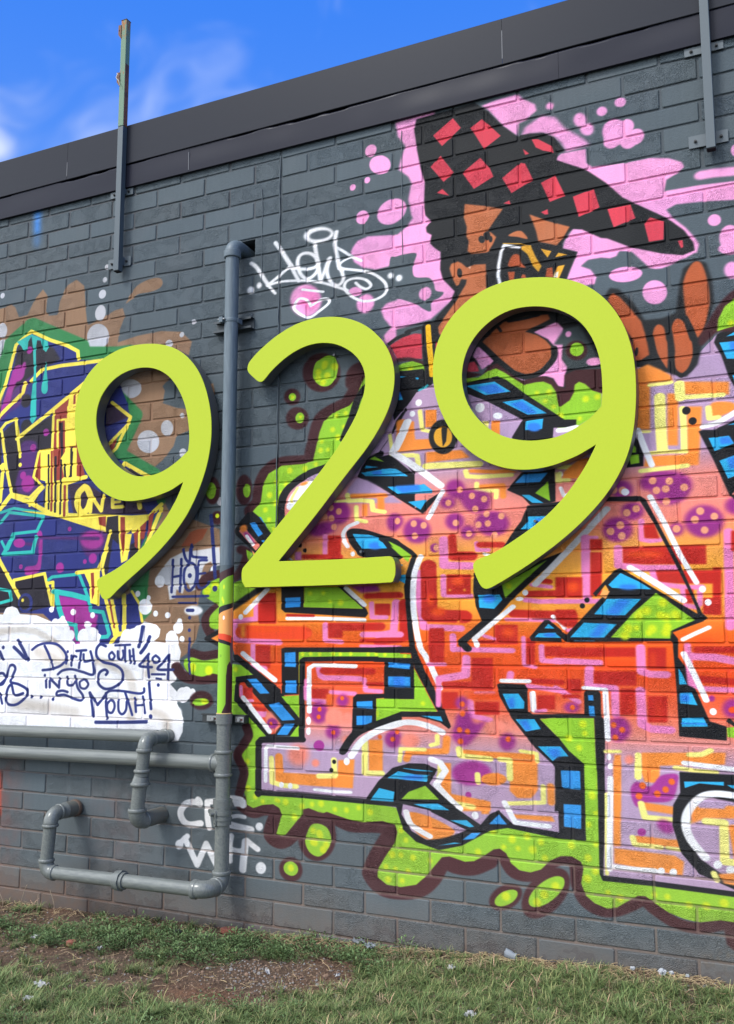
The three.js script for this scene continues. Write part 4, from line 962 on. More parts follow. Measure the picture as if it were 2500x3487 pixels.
F('black',0,4,'3885 2577 3971 2669 4124 2685 4160 2682 4158 2496 4125 2489 4016 2484 3974 2532');
F('blue2',0,4,'3932 2613 3983 2659 4120 2658 4074 2609');
F('lime',0,4,'4119 2610 4128 2499 4045 2549');
F('cyan',0,3,'3968 2544 4012 2542 4092 2491 4028 2496');
F('yellowpale',0,6,'4160 2658 4196 2656 4194 2596 4161 2598');
L('white',18,0,4,'4188 2569 4204 2523 4237 2534');
F('black',0,4,'4000 2482 4191 2494 4186 2334 4055 2364 3981 2308 3906 2251 3843 2235 3920 2347 3964 2399');
F('cyan',0,3,'3999 2421 4111 2418 4080 2369 4031 2350 3957 2350 4001 2394');
F('blue',0,10,'4044 2407 4105 2409 4055 2358 4031 2353');
F('cyan',0,3,'3900 2280 3925 2274 3893 2256');
L('white',19,0,4,'3745 2224 3786 2210');
F('black',0,4,'3683 2119 3839 2066 4026 2162 4183 2216 4182 2175 4073 2113 3980 2033 3893 1957 3785 1840 3729 1840 3692 1931 3678 2016');
F('lime',0,4,'3844 2048 4105 2178 4056 2138 3981 2075 3862 1973',1);
F('cyan',0,3,'3705 1994 3833 1994 3845 1964 3799 1916 3712 1923');
F('blue',1,12,'3806 1971 3799 1957 3780 1949 3757 1949 3738 1958 3731 1972 3738 1986 3758 1995 3781 1994 3799 1985');
L('whitegrey',34,0,4,'4432 2438 4319 2322 4198 2204 4035 2047');
F('white',1,3,'3994 2001 3990 1992 3981 1986 3971 1987 3963 1993 3960 2002 3963 2011 3972 2017 3982 2017 3991 2011');
F('white',1,3,'3965 1968 3961 1961 3949 1957 3935 1957 3923 1962 3919 1969 3924 1976 3935 1980 3950 1980 3961 1975');
L('white',28,0,4,'3906 1926 3791 1840 3680 1750 3695 1714');
F('black',0,4,'4078 1852 4102 1852 4171 1797 4169 1733 4003 1739 3995 1759');
F('cyan',0,3,'4077 1807 4101 1832 4135 1805');
F('cyan',0,3,'4022 1759 4046 1781 4171 1785 4170 1756');
F('blue',1,8,'4141 1771 4134 1765 4116 1761 4094 1761 4077 1765 4070 1771 4077 1777 4095 1781 4117 1781 4134 1777');
L('white',22,0,4,'4127 1871 4172 1831 4187 1808');
L('pink2',28,0,6,'4609 2365 4606 2268 4649 2258 4698 2261');
F('red',0,7,'4619 2347 4674 2350 4698 2267 4622 2273');
L('pink2',44,0,6,'4315 2287 4312 2072 4313 1968');
L('pink2',23,0,6,'4306 2290 4372 2287');
F('red',0,7,'4338 2280 4403 2277 4402 2219 4336 2222');
F('red',0,7,'4338 2210 4398 2208 4391 1978 4331 1979');
F('red',0,8,'4504 2232 4923 2226 4922 2127 4506 2138');
F('orangered',1,24,'4717 2184 4698 2176 4649 2172 4588 2174 4538 2182 4519 2192 4539 2200 4589 2204 4650 2202 4698 2194');
L('pink2',39,0,6,'4484 2227 4483 2133 4616 2117 4778 2112');
F('red',0,8,'4665 2104 4987 2095 4983 2027 4662 2034');
F('red',0,8,'4951 2110 4991 2108 4980 1872 4940 1872');
F('red',0,8,'4898 1957 4980 1956 4976 1872 4894 1873');
L('pink2',29,0,6,'4667 2034 4827 2011 4895 2012');
L('pink2',28,0,6,'4654 2102 4668 2040');
L('pink2',41,0,6,'5034 2288 5028 2107 5019 1810');
F('red',0,8,'5047 2292 5078 2291 5073 2187 5042 2189');
L('pink2',25,0,6,'4884 1991 4881 1925');
F('red',0,8,'4808 2003 4853 2002 4849 1928 4805 1929');
L('pink2',22,0,6,'4800 2003 4803 1959');
L('pink2',27,0,8,'4812 1920 4869 1909');
F('red',0,8,'4147 2082 4291 2078 4287 1968 4144 1971');
F('orangered',1,24,'4275 2026 4267 2009 4250 1999 4228 2000 4211 2011 4205 2028 4212 2045 4230 2055 4251 2054 4269 2044');
L('pink2',30,0,6,'4144 1952 4387 1948');
F('red',0,8,'4142 1907 4248 1906 4261 1877 4257 1813 4187 1814 4141 1849');
L('pink2',23,0,6,'4204 1796 4250 1802');
D('black',14,3,'4312 1956 4287 1925');
F('black',0,4,'4491 2121 4868 1876 4864 1903 4822 2014 4759 2160 4669 2356 4607 2469 4422 2480 4423 2503 4608 2497 4635 2478 4691 2355 4790 2137 4847 1991 4889 1881 4916 1856 4892 1838 4743 1784 4768 1751 4766 1707 4764 1658 4799 1609 4901 1344 4980 1321 4977 1253 4753 1264 4751 1462 4741 1734 4731 1740 4196 1733 4139 1779 4151 1802 4197 1773 4428 2006 4412 2035 4359 1973 4345 1990 4460 2108');
F('peachor',0,4,'4379 1978 4400 2012 4434 2000 4410 1960');
F('cyan',0,3,'4427 2034 4491 2095 4583 2048 4647 2005 4446 2017');
F('blue',1,12,'4579 2019 4570 2011 4545 2006 4514 2007 4489 2013 4480 2022 4489 2030 4515 2035 4546 2034 4570 2028');
F('cyan',0,3,'4348 1880 4416 1960 4593 1957 4508 1873 4430 1875');
F('blue',0,16,'4402 1881 4477 1956 4544 1955 4474 1874');
F('cyan',0,3,'4217 1759 4292 1836 4464 1827 4397 1758');
F('blue',0,16,'4318 1762 4372 1830 4422 1827 4375 1759');
F('lime',0,4,'4668 1987 4854 1846 4730 1789 4731 1752 4430 1758 4547 1882',1);
D('limeyel',23,12,'4701 1936 4618 1895 4576 1868 4714 1861 4760 1874 4522 1804 4642 1801 4711 1784 4504 1767');
L('white',32,0,4,'4542 2122 4668 2040 4803 1945');
L('white',25,0,4,'4658 2491 4733 2330 4797 2176 4870 2035');
D('white',17,3,'4897 2001 4921 1934');
F('white',1,3,'4554 2521 4549 2511 4538 2504 4525 2505 4515 2513 4511 2524 4515 2535 4526 2541 4539 2540 4550 2532');
L('white',22,0,4,'4792 1748 4853 1778 4919 1808');
L('cyan',3,0,5,'4237 1740 4346 1740');
F('red',0,8,'4137 1704 4557 1706 4555 1659 4136 1655');
L('pink2',37,0,6,'4135 1635 4368 1626');
F('orangered',0,14,'4393 1640 4554 1642 4552 1595 4392 1596');
L('pink2',42,0,6,'4580 1706 4580 1584 4622 1571 4702 1570');
F('red',0,8,'4616 1706 4708 1706 4703 1597 4612 1596');
F('orangered',0,20,'4634 1679 4648 1679 4645 1602 4631 1602');
L('pink2',43,0,6,'4313 1594 4309 1513');
F('red',0,8,'4338 1581 4555 1584 4552 1512 4336 1508');
L('pink2',37,0,6,'4310 1504 4442 1496 4442 1361');
F('red',0,8,'4469 1494 4546 1496 4541 1364 4464 1361');
L('pink2',43,0,6,'4571 1488 4574 1316 4617 1296 4712 1294');
F('red',0,8,'4607 1459 4703 1461 4698 1331 4602 1328');
F('orangered',0,22,'4652 1438 4662 1438 4658 1341 4648 1340');
F('orangered',0,22,'4525 1435 4536 1435 4534 1380 4523 1380');
F('red',0,8,'4191 1539 4268 1540 4266 1467 4188 1465');
L('pink2',29,0,6,'4131 1492 4171 1470 4250 1421');
L('red',23,0,8,'4176 1448 4251 1450');
F('violet',1,18,'4258 1394 4249 1377 4228 1366 4201 1365 4180 1375 4172 1391 4181 1408 4203 1419 4229 1419 4250 1410');
D('orange2',14,5,'4218 1391');
L('pink2',31,0,6,'4811 1718 4821 1529 4872 1503 5039 1499');
L('pink2',45,0,6,'4838 1664 4941 1659 5046 1639');
F('red',0,9,'4843 1713 5050 1713 5048 1681 4841 1680');
F('orangered',1,24,'4944 1740 4935 1733 4912 1729 4883 1729 4860 1733 4852 1740 4861 1746 4884 1750 4913 1750 4936 1746');
L('orangered',36,0,12,'4846 1604 5009 1601');
L('red',38,0,8,'4864 1551 5041 1538');
F('redor',0,10,'4995 1617 5025 1617 5023 1575 4993 1574');
F('violet',1,18,'5055 1413 5045 1385 5022 1367 4994 1366 4972 1382 4965 1410 4975 1438 4998 1456 5026 1457 5048 1440');
F('violet',1,8,'4931 1456 4928 1447 4920 1441 4911 1441 4903 1446 4901 1456 4904 1465 4912 1471 4921 1471 4929 1466');
F('orangered',1,6,'5032 1404 5028 1395 5017 1389 5005 1388 4995 1394 4992 1403 4996 1412 5007 1418 5019 1419 5029 1413');
F('violet',1,18,'4514 1289 4501 1252 4470 1228 4433 1226 4403 1247 4393 1284 4406 1322 4437 1346 4474 1348 4504 1326');
D('orange2',15,6,'4429 1308 4472 1285 4436 1245');
L('white',22,0,4,'4281 1495 4374 1489');
F('black',0,4,'4282 1473 4292 1481 4357 1480 4368 1464 4367 1347 4389 1331 4375 1094 4373 871 4351 551 4598 550 4999 540 4998 514 4597 524 4347 524 4332 557 4337 1062 4333 1092 4330 1340 4127 1333 4127 1353 4280 1358');
F('blue2',0,4,'4302 1456 4328 1458 4330 1429 4302 1430');
F('blue2',0,4,'4303 1403 4332 1401 4335 1350 4305 1350');
L('white',26,0,4,'4392 1487 4395 1342 4397 1232');
F('white',1,3,'4411 1145 4408 1135 4402 1128 4395 1128 4389 1134 4387 1144 4389 1154 4396 1161 4403 1161 4409 1155');
F('white',1,3,'4421 1099 4417 1091 4410 1085 4401 1084 4393 1089 4391 1098 4394 1106 4401 1112 4411 1113 4418 1108');
F('cyan',0,3,'4763 1603 4779 1579 4801 1523 4764 1522');
F('cyan',0,3,'4764 1479 4821 1485 4848 1421 4764 1428');
F('blue',0,14,'4767 1474 4809 1477 4812 1437 4765 1433');
F('cyan',0,3,'4769 1355 4872 1362 4893 1318 4767 1312');
L('blue',7,0,4,'4767 1329 4885 1330');
L('white',27,0,4,'4792 1677 4839 1572 4890 1447');
D('white',17,3,'4920 1392');
F('lime',0,4,'4980 1316 5031 1323 5028 1265 4981 1271');
F('black',0,4,'4977 1347 4993 1363 5031 1328 5030 1312');
F('orange',0,8,'4564 1175 4969 1195 4962 1137 4652 1115 4649 1051 4627 1028 4574 1030 4560 1078');
L('yellowpale',28,0,5,'4547 1163 4544 1052');
L('yellowpale',27,0,5,'4798 1176 4858 1181 4899 1202');
L('yellowpale',25,0,5,'4728 1109 4813 1100 4920 1096');
L('yellowpale',19,0,6,'4383 1172 4455 1175');
F('orange',0,7,'4427 1157 4460 1159 4450 877 4417 874');
L('yellowpale',17,0,4,'4381 957 4370 560');
F('orange',0,7,'4422 1129 4459 1131 4444 703 4407 700');
F('orange',0,7,'4411 692 4707 682 4750 657 4740 590 4696 593 4408 617');
F('salmon',1,14,'4527 1138 4522 1123 4509 1114 4494 1113 4482 1121 4478 1135 4483 1150 4496 1159 4511 1160 4523 1152');
F('violet2',1,8,'4502 980 4534 1028 4601 1009 4656 1066 4731 1078 4737 1041 4700 948 4583 929 4529 906');
D('orange2',17,5,'4564 1011 4544 958');
D('orange2',16,5,'4707 1039 4676 999');
D('orange2',17,5,'4635 975');
L('yellowpale',27,0,5,'4545 1120 4542 1051');
L('orange',44,0,8,'4575 910 4723 898 4890 896');
L('yellowpale',30,0,5,'4553 923 4569 856 4685 854 4780 847');
L('orange',43,0,8,'4531 744 4680 739 4826 748');
L('yellowpale',27,0,5,'4505 753 4515 718 4642 715');
F('violet2',1,4,'4572 784 4568 772 4557 764 4544 763 4534 769 4530 780 4534 792 4545 800 4558 801 4569 795');
F('violet2',1,16,'4706 800 4690 788 4665 788 4642 800 4629 819 4631 839 4647 851 4672 851 4695 839 4708 820');
L('yellowpale',22,0,5,'4675 716 4788 708');
L('white',26,0,4,'4403 1039 4393 805 4384 584');
L('white',30,0,4,'4407 598 4503 596 4608 599');
F('white',1,3,'4657 603 4653 592 4644 584 4632 583 4623 589 4620 599 4624 610 4634 617 4645 618 4654 613');
F('white',1,3,'4715 603 4711 591 4701 583 4690 582 4681 588 4678 599 4682 610 4691 618 4703 619 4712 613');
L('white',26,0,4,'4771 1135 4891 1126 5020 1115');
F('black',0,4,'4746 1090 5026 1091 5017 906 4894 980 4790 925 4758 841 4776 762 4830 679 5000 567 4999 542 4819 606 4737 700 4702 830 4710 927 4746 989');
F('orange',0,10,'4789 888 4820 935 5019 949 5014 840 4794 837');
F('lilac',0,10,'4779 836 4860 872 5016 884 5000 567 4830 679 4776 762');
F('lilac',0,8,'4820 935 4893 973 5020 956 5018 927 4834 921');
F('cyan',0,3,'4766 1044 4954 1054 4953 1036 4839 1040 4769 1013');
F('cyan',0,3,'4967 1040 5024 1040 5023 1022 4995 1024');
L('white',37,1,5,'5021 989 4923 995 4850 977 4790 918 4765 849 4784 770 4852 685');
L('orange',43,0,8,'4976 924 5018 920');
L('yellowpale',38,0,5,'4863 859 4945 858 4940 675 5006 675');
L('orange',35,0,8,'4986 838 5006 682');
F('white',1,3,'4927 660 4923 648 4912 640 4900 639 4890 645 4887 656 4892 668 4902 676 4914 677 4924 671');
F('white',1,3,'4983 640 4979 628 4969 620 4957 619 4947 625 4944 636 4948 649 4959 657 4971 658 4980 652');
F('orange',0,7,'4905 614 5003 628 5000 567 4931 574');
L('yellowpale',26,0,5,'4887 616 4900 585');
L('white',28,1,7,'2365 4307 2394 4268 2443 4193 2484 4127');
L('white',23,1,6,'2484 4127 2516 4064 2541 4020');
L('white',27,1,7,'2180 4201 2223 4165 2273 4090 2315 4028');
L('white',20,1,6,'2315 4028 2344 3990 2367 3965');
L('white',22,1,6,'2307 4029 2388 4074 2484 4136');
L('white',19,1,6,'2315 4028 2404 4037 2517 4026 2627 4006 2744 3967 2888 3901');
L('white',24,1,7,'2476 4125 2548 4098 2627 4088 2670 4099 2677 4130 2654 4167 2618 4191 2571 4198 2539 4180 2530 4134 2548 4073 2580 4035 2619 4026 2658 4047 2681 4079');
L('white',25,1,7,'2653 4250 2665 4182 2681 4093 2697 3997');
F('white',1,10,'2791 4296 2776 4266 2725 4250 2658 4253 2601 4276 2575 4308 2591 4339 2643 4355 2710 4351 2766 4328');
F('slate',1,10,'2767 4299 2756 4282 2720 4272 2674 4273 2634 4285 2616 4302 2627 4319 2663 4329 2710 4328 2749 4316');
L('white',22,1,8,'2697 3997 2724 4050 2755 4131');
L('white',22,1,7,'2766 4136 2743 4061 2759 3994 2797 3953 2832 3948 2858 3978 2847 4036');
L('white',25,1,7,'2810 4300 2798 4230 2812 4149 2828 4068 2850 4036');
L('white',19,1,5,'2808 4196 2858 4162 2918 4116 2982 4078');
L('white',16,1,5,'2922 4117 2858 4098 2824 4069 2858 4049');
L('white',19,1,5,'2828 4054 2933 4027 3030 3997 3103 3951 3150 3895 3143 3841 3081 3813 3000 3815 2919 3856 2867 3920 2885 3963 2948 3971 3015 3948 3048 3908 3015 3890 2971 3914 2945 3941');
D('white',25,10,'2179 4017');
D('white',21,8,'2245 4039');
D('white',19,8,'3180 3948');
D('white',21,8,'3237 3923');
L('white',19,1,4,'2628 3841 2601 3883 2550 3901 2518 3876 2509 3841 2558 3794 2621 3767 2698 3802 2756 3839 2753 3866 2706 3872 2644 3846');
L('white',18,1,4,'2569 3958 2643 3938 2717 3919');
L('white',44,1,5,'1862 730 1811 735 1754 717 1719 665 1743 615 1794 596 1872 610');
F('white',1,5,'1882 748 1886 728 1879 712 1862 706 1843 712 1829 729 1825 749 1833 765 1849 771 1868 765');
L('white',39,0,5,'1936 590 1924 646 1918 743 1995 754');
L('white',43,1,5,'2076 774 2129 776 2170 768 2179 743');
F('white',0,5,'2092 784 2181 786 2202 732 2119 730');
L('white',26,1,5,'2105 669 2146 676 2193 673');
L('white',44,1,5,'2092 621 2147 612 2241 603');
F('white',1,5,'2325 628 2320 613 2307 603 2291 602 2278 609 2272 623 2277 638 2290 648 2307 649 2320 642');
L('white',40,0,5,'1756 509 1805 436 1853 361 1917 492 1983 391 2011 354');
F('white',1,5,'1745 471 1739 453 1724 441 1706 439 1690 449 1684 466 1689 484 1704 496 1723 497 1738 488');
L('white',36,1,5,'1721 480 1774 525');
L('white',37,1,5,'2099 553 2090 501 2091 450 2094 408');
L('white',31,1,5,'2093 480 2140 471 2186 480 2206 532');
L('white',36,1,5,'2211 537 2247 515 2288 493');
L('white',47,1,5,'2201 528 2192 442 2186 366');
F('white',1,5,'2350 391 2344 370 2326 356 2303 354 2285 364 2278 384 2284 404 2302 419 2325 421 2343 410');
}
function makeMural(x0, x1, y0, y1) {
  const W = 2048, H = 2048, [c, ctx] = canvas(W, H), w = x1 - x0, h = y1 - y0, P = painter(ctx, x0, y0, w, h, W, H);
  ctx.fillStyle = PAINT.slate; ctx.fillRect(0, 0, W, H);
  muralStrokes(P);
  ctx.shadowColor = 'transparent';
  // bare, dusty mortar shows in the joints where the grey coat is thin
  for (let r = 0; r < 41; r++) {
    const low = smooth(1.25, 0.5, ROWY[r]) * 0.62, top = smooth(4.0, 4.7, ROWY[r]) * 0.25;
    for (let x = x0; x < x1; x += 0.05) {
      const a = clamp(Math.max(ROWY[r] < 0.62 ? low : low * smooth(2.6, 1.6, x), top * smooth(1.9, 1.0, x)) * (0.75 + 0.5 * n2(x * 5, r * 3)));
      if (a < 0.03) continue;
      ctx.globalAlpha = a; ctx.fillStyle = r > 33 ? '#8a766a' : '#6f5f5c'; ctx.fillRect((x - x0) / w * W, H - (ROWY[r] + 0.006 - y0) / h * H, 0.051 / w * W, 0.012 / h * H);
    }
    const a = Math.max(ROWY[r] < 0.62 ? low : low * 0.4, top * 0.8); if (a < 0.03) continue;
    for (let i = -2; i < 16; i++) { const px = i * 0.4 + (r % 2 ? 0.2 : 0); if (ROWY[r] > 0.62 && px > 2.2) continue; ctx.globalAlpha = a * (0.6 + 0.5 * n2(i * 3.3, r)); ctx.fillStyle = r > 33 ? '#8a766a' : '#6b5553'; ctx.fillRect((px - 0.0065 - x0) / w * W, H - (ROWY[r] - y0) / h * H, 0.013 / w * W, (ROWY[r] - ROWY[r + 1]) / h * H); }
  }
  ctx.globalAlpha = 1;
  const im = ctx.getImageData(0, 0, W, H), d = im.data;
  for (let j = 0; j < H; j++) {
    const y = y0 + (1 - (j + 0.5) / H) * h;
    for (let i = 0; i < W; i++) {
      const x = x0 + (i + 0.5) / W * w, o = (j * W + i) * 4;
      const roll = n2(x * 1.7, y * 1.3) * 0.5 + n2(x * 26, y * 5) * 0.5, f = 1 + roll * 0.035 + n2(x * 90, y * 90) * 0.02 + (((i * 7919 + j * 104729) % 97) / 97 - 0.5) * 0.03;
      let r = d[o] * f, g = d[o + 1] * f, b = d[o + 2] * f;
      // worn specks where the coat has let go of the rough face, and thin overspray
      const chip = smooth(0.72, 0.92, n2(x * 80 + 4, y * 120)) * smooth(-0.2, 0.6, n2(x * 4, y * 4 + 9)) * 0.4, mist = smooth(0.2, 0.9, n2(x * 2.2 + 31, y * 2.2)) * 0.06;
      r = mix(mix(r, 84, chip), 150, mist); g = mix(mix(g, 92, chip), 140, mist); b = mix(mix(b, 98, chip), 140, mist);
      // dust and splashed soil low on the wall, and chalky scuffs at the right-hand foot
      const soil = smooth(0.34, 0.02, y + 0.05 * n2(x * 2, y * 3) - 0.01 * x) * (0.6 + 0.10 * n2(x * 14, y * 14)) * mix(1.05, 0.7, smooth(0.6, 2.2, x));
      const corner = smooth(4.75, 5.15, x + 0.15 * n2(x * 6, y * 6)) * smooth(0.55, 0.15, y) * clamp(0.5 + 0.8 * n2(x * 22, y * 22));
      const a = clamp(soil + corner * 0.5, 0, 0.85);
      r = mix(r, mix(112, 142, corner), a); g = mix(g, mix(88, 128, corner), a); b = mix(b, mix(74, 104, corner), a);
      const bounceLift = smooth(1.5, 0.2, y) * 0.22; r = mix(r, 128, bounceLift * (a < 0.4 ? 1 : 0)); g = mix(g, 124, bounceLift * (a < 0.4 ? 1 : 0)); b = mix(b, 116, bounceLift * (a < 0.4 ? 1 : 0));  // paler towards the ground: bounced light painted into the wall colour
      // red dust sprayed round the left end
      const red = smooth(0.42, 0.05, Math.hypot(x - 0.12, (y - 0.6) * 0.55)) * 0.55 + smooth(0.4, 0.0, Math.abs(x - 1.25)) * smooth(0.35, 0.1, Math.abs(y - 0.55)) * 0.22;
      const ra = clamp(red * (0.6 + 0.5 * n2(x * 9, y * 7))) * (y < 1.0 ? 1 : 0);
      r = mix(r, 150, ra * 0.6); g = mix(g, 74, ra * 0.6); b = mix(b, 62, ra * 0.6);
      d[o] = r; d[o + 1] = g; d[o + 2] = b;
    }
  }
  ctx.putImageData(im, 0, 0);
  const t = canvasMap(c); t.wrapS = t.wrapT = THREE.ClampToEdgeWrapping;
  t.repeat.set(1 / w, 1 / h); t.offset.set(-x0 / w, -y0 / h);
  return t;
}
const XL = [-0.65, 2.65], XR = [2.15, 5.85], YT = [YS - 0.03, 5.07], YB = [-0.25, YS + 0.03];
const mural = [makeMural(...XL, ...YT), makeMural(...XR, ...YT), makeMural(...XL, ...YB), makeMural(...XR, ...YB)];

function bumpTex(kind) {
  const N = 1024, data = new Uint8Array(N * N * 4), L = 0.8;
  for (let j = 0; j < N; j++) for (let i = 0; i < N; i++) {
    const x = i / N * L, y = j / N * L;
    let v;
    if (kind === 'crinkle') {
      const wx = x + 0.008 * n2(x * 34, y * 34), wy = y + 0.008 * n2(x * 34 + 9, y * 34);
      const rid = 1 - Math.abs(n2(wx * 52, wy * 84)), m = 0.35 + 0.65 * smooth(-0.5, 0.2, n2(x * 8 + 3, y * 10));
      v = 0.3 + 0.42 * Math.pow(rid, 2.5) * m + 0.16 * n2(x * 120, y * 150) + 0.06 * n2(x * 300, y * 300);
    } else v = 0.5 + 0.18 * fbm2(x * 60, y * 60, 4) + 0.12 * n2(x * 260, y * 260);
    data.fill(clamp(v) * 255, (j * N + i) * 4, (j * N + i) * 4 + 3); data[(j * N + i) * 4 + 3] = 255;
  }
  const t = new THREE.DataTexture(data, N, N); t.wrapS = t.wrapT = THREE.MirroredRepeatWrapping; t.magFilter = THREE.LinearFilter; t.repeat.set(1 / L, 1 / L); t.needsUpdate = true;
  return t;
}
const crinkle = bumpTex('crinkle'), fineBump = bumpTex('fine');
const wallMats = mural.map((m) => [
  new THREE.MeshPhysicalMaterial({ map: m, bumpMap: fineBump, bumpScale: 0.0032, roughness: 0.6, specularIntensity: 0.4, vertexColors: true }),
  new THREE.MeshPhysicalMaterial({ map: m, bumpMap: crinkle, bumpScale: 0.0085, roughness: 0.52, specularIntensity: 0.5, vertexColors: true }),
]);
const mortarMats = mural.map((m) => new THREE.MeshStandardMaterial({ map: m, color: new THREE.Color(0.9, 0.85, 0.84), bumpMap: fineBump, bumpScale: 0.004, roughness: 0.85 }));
const slatePlain = [new THREE.MeshStandardMaterial({ color: PAINT.slate, bumpMap: fineBump, bumpScale: 0.0032, roughness: 0.62, vertexColors: true }), new THREE.MeshStandardMaterial({ color: PAINT.slate, bumpMap: crinkle, bumpScale: 0.0042, roughness: 0.56, vertexColors: true })];

// ---------------------------------------------------------------- the building
const WX0 = -2.4, WX1 = 8.4;
const building = thing('painted_building', 'low brick building with a graffiti mural on its dark grey side wall', 'building');
const HOLE = [2.058, 2.206, ROWY[6] + 0.002, ROWY[5] - 0.002];
function panelGeo(x0, x1, y0, y1, hole) {
  const s = new THREE.Shape(); s.moveTo(x0, y0); s.lineTo(x1, y0); s.lineTo(x1, y1); s.lineTo(x0, y1); s.closePath();
  if (hole) { const p = new THREE.Path(); p.moveTo(hole[0], hole[2]); p.lineTo(hole[0], hole[3]); p.lineTo(hole[1], hole[3]); p.lineTo(hole[1], hole[2]); p.closePath(); s.holes.push(p); }
  const g = new THREE.ExtrudeGeometry(s, { depth: 0.22, bevelEnabled: false }); g.translate(0, 0, -0.2272);
  const p = g.attributes.position, uv = g.attributes.uv; for (let i = 0; i < p.count; i++) uv.setXY(i, p.getX(i), p.getY(i));
  return g;
}
const wall = part('wall', panelGeo(XL[0] + 0.0, 2.4, YS, 5.0, HOLE), mortarMats[0], building);
part('mortar_bed', panelGeo(2.4, 5.85, YS, 5.0), mortarMats[1], wall);
part('mortar_bed', panelGeo(XL[0], 2.4, -0.25, YS), mortarMats[2], wall);
part('mortar_bed', panelGeo(2.4, 5.85, -0.25, YS), mortarMats[3], wall);
const plainMortar = std(new THREE.Color(PAINT.slate).multiplyScalar(0.78), 0.85);
part('mortar_bed', panelGeo(WX0, XL[0], -0.25, 5.0), plainMortar, wall);
part('mortar_bed', panelGeo(5.85, WX1, -0.25, 5.0), plainMortar, wall);
// the cavity behind the missing end of a brick where the pipe enters
{
  const [a, b, c, d] = HOLE, cav = std('#2a2422', 0.95);
  part('wall_cavity', mergeGeometries([box(a, b, c, d, -0.45, -0.44), box(a - 0.02, a, c, d, -0.44, -0.2285), box(b, b + 0.02, c, d, -0.44, -0.2285), box(a - 0.02, b + 0.02, d, d + 0.02, -0.44, -0.2285), box(a - 0.02, b + 0.02, c - 0.02, c, -0.44, -0.2285)]), cav, wall);
}
function brickGeo(x0, x1, y0, y1, tone, rough) {
  const J = rough ? 0.0021 : 0.0012, c = 0.006, j = () => rr(-J, J), xm = (x0 + x1) / 2 + rr(-0.05, 0.05) * (x1 - x0);
  const o = [[x0 + c, y0], [xm, y0 + rr(-0.001, 0.0025)], [x1 - c, y0], [x1, y0 + c], [x1, y1 - c], [x1 - c, y1], [xm, y1], [x0 + c, y1], [x0, y1 - c], [x0, y0 + c]].map(([x, y]) => [x + j(), y + j()]);
  if (rough && rnd() < 0.25) { const i = [0, 2, 5, 7][Math.floor(rnd() * 4)]; o[i][1] += (i < 3 ? 1 : -1) * rr(0.003, 0.008); }
  const z = rr(-0.0018, 0.0012), ch = 0.0045, cx = (x0 + x1) / 2, cy = (y0 + y1) / 2;
  const inn = o.map(([x, y]) => [x + Math.sign(cx - x) * ch, y + Math.sign(cy - y) * ch]);
  const P = [], U = [];
  const tri = (...v) => { for (const [x, y, zz] of v) { P.push(x, y, zz); U.push(x, y); } };
  const n = o.length;
  for (let i = 1; i < n - 1; i++) tri([...inn[0], z], [...inn[i], z], [...inn[i + 1], z]);
  for (let i = 0; i < n; i++) {
    const k = (i + 1) % n, a = [...inn[i], z], b = [...inn[k], z], p = [...o[i], z - 0.004], q = [...o[k], z - 0.004], r = [...o[i], -0.02], s = [...o[k], -0.02];
    tri(p, q, b); tri(p, b, a); tri(r, s, q); tri(r, q, p);
  }
  const g = new THREE.BufferGeometry();
  g.setAttribute('position', new THREE.Float32BufferAttribute(P, 3)); g.setAttribute('uv', new THREE.Float32BufferAttribute(U, 2));
  g.setAttribute('color', new THREE.Float32BufferAttribute(new Float32Array(P.length).fill(1).map((_, i) => tone[i % 3]), 3));
  g.computeVertexNormals(); return g;
}
{
  const list = [];
  const proj = (p) => p.project(camera);
  camera.updateMatrixWorld(true); camera.updateProjectionMatrix();
  for (let r = 0; r < 41; r++) {
    const y1 = ROWY[r] - 0.0055, y0 = ROWY[r + 1] + 0.0055; if (y1 < -0.22) break;
    const off = r % 2 ? 0.2 : 0;
    for (let i = -7; i < 22; i++) {
      const cuts = [[i * 0.4 + off, i * 0.4 + 0.4 + off]];
      if (r % 2 && r < 24 && i === 5) cuts.splice(0, 1, [2.2, 2.4], [2.4, 2.6]);
      for (let [a, b] of cuts) {
        if (r === 5 && Math.abs(a - 1.8) < 0.01) b = 2.058 + 0.006;
        const w = [rr(0.005, 0.0085), rr(0.005, 0.0085)], x0 = a + w[0], x1 = b - w[1];
        if (x0 < WX0 || x1 > WX1) continue;
        const q = [[x0, y0], [x1, y0], [x1, y1], [x0, y1]].map(([x, y]) => proj(V(x, y, 0)));
        let area = 0; for (let k = 0; k < 4; k++) { const A = q[k], B = q[(k + 1) % 4]; area += A.x * B.y - A.y * B.x; }
        const vis = q.some((v) => Math.abs(v.x) < 1 && Math.abs(v.y) < 1), rough = rnd() < 0.62, t = rr(0.92, 1.05), warm = rr(-0.02, 0.02);
        const plain = x0 < XL[0] || x1 > XR[1];
        const quad = (y0 >= YS - 0.001 ? 0 : 2) + ((a + b) / 2 > 2.401 ? 1 : 0);
        list.push({ x0, x1, y0, y1, rough, tone: [t + warm, t, t - warm], area: vis ? Math.abs(area) : 0, plain, quad, cut: y1 > 4.93 });
      }
    }
  }
  const big = new Set([...list].sort((a, b) => b.area - a.area).slice(0, 300)), rest = {};
  for (const b of list) {
    const g = brickGeo(b.x0, b.x1, b.y0, b.y1, b.tone, b.rough), m = b.plain ? slatePlain[b.rough ? 1 : 0] : wallMats[b.quad][b.rough ? 1 : 0];
    if (big.has(b)) part('brick', g, m, wall); else (rest[m.uuid] ??= { m, g: [] }).g.push(g);
  }
  for (const { m, g } of Object.values(rest)) { const o = part('bricks', mergeGeometries(g), m, wall); o.userData.kind = 'stuff'; }
}
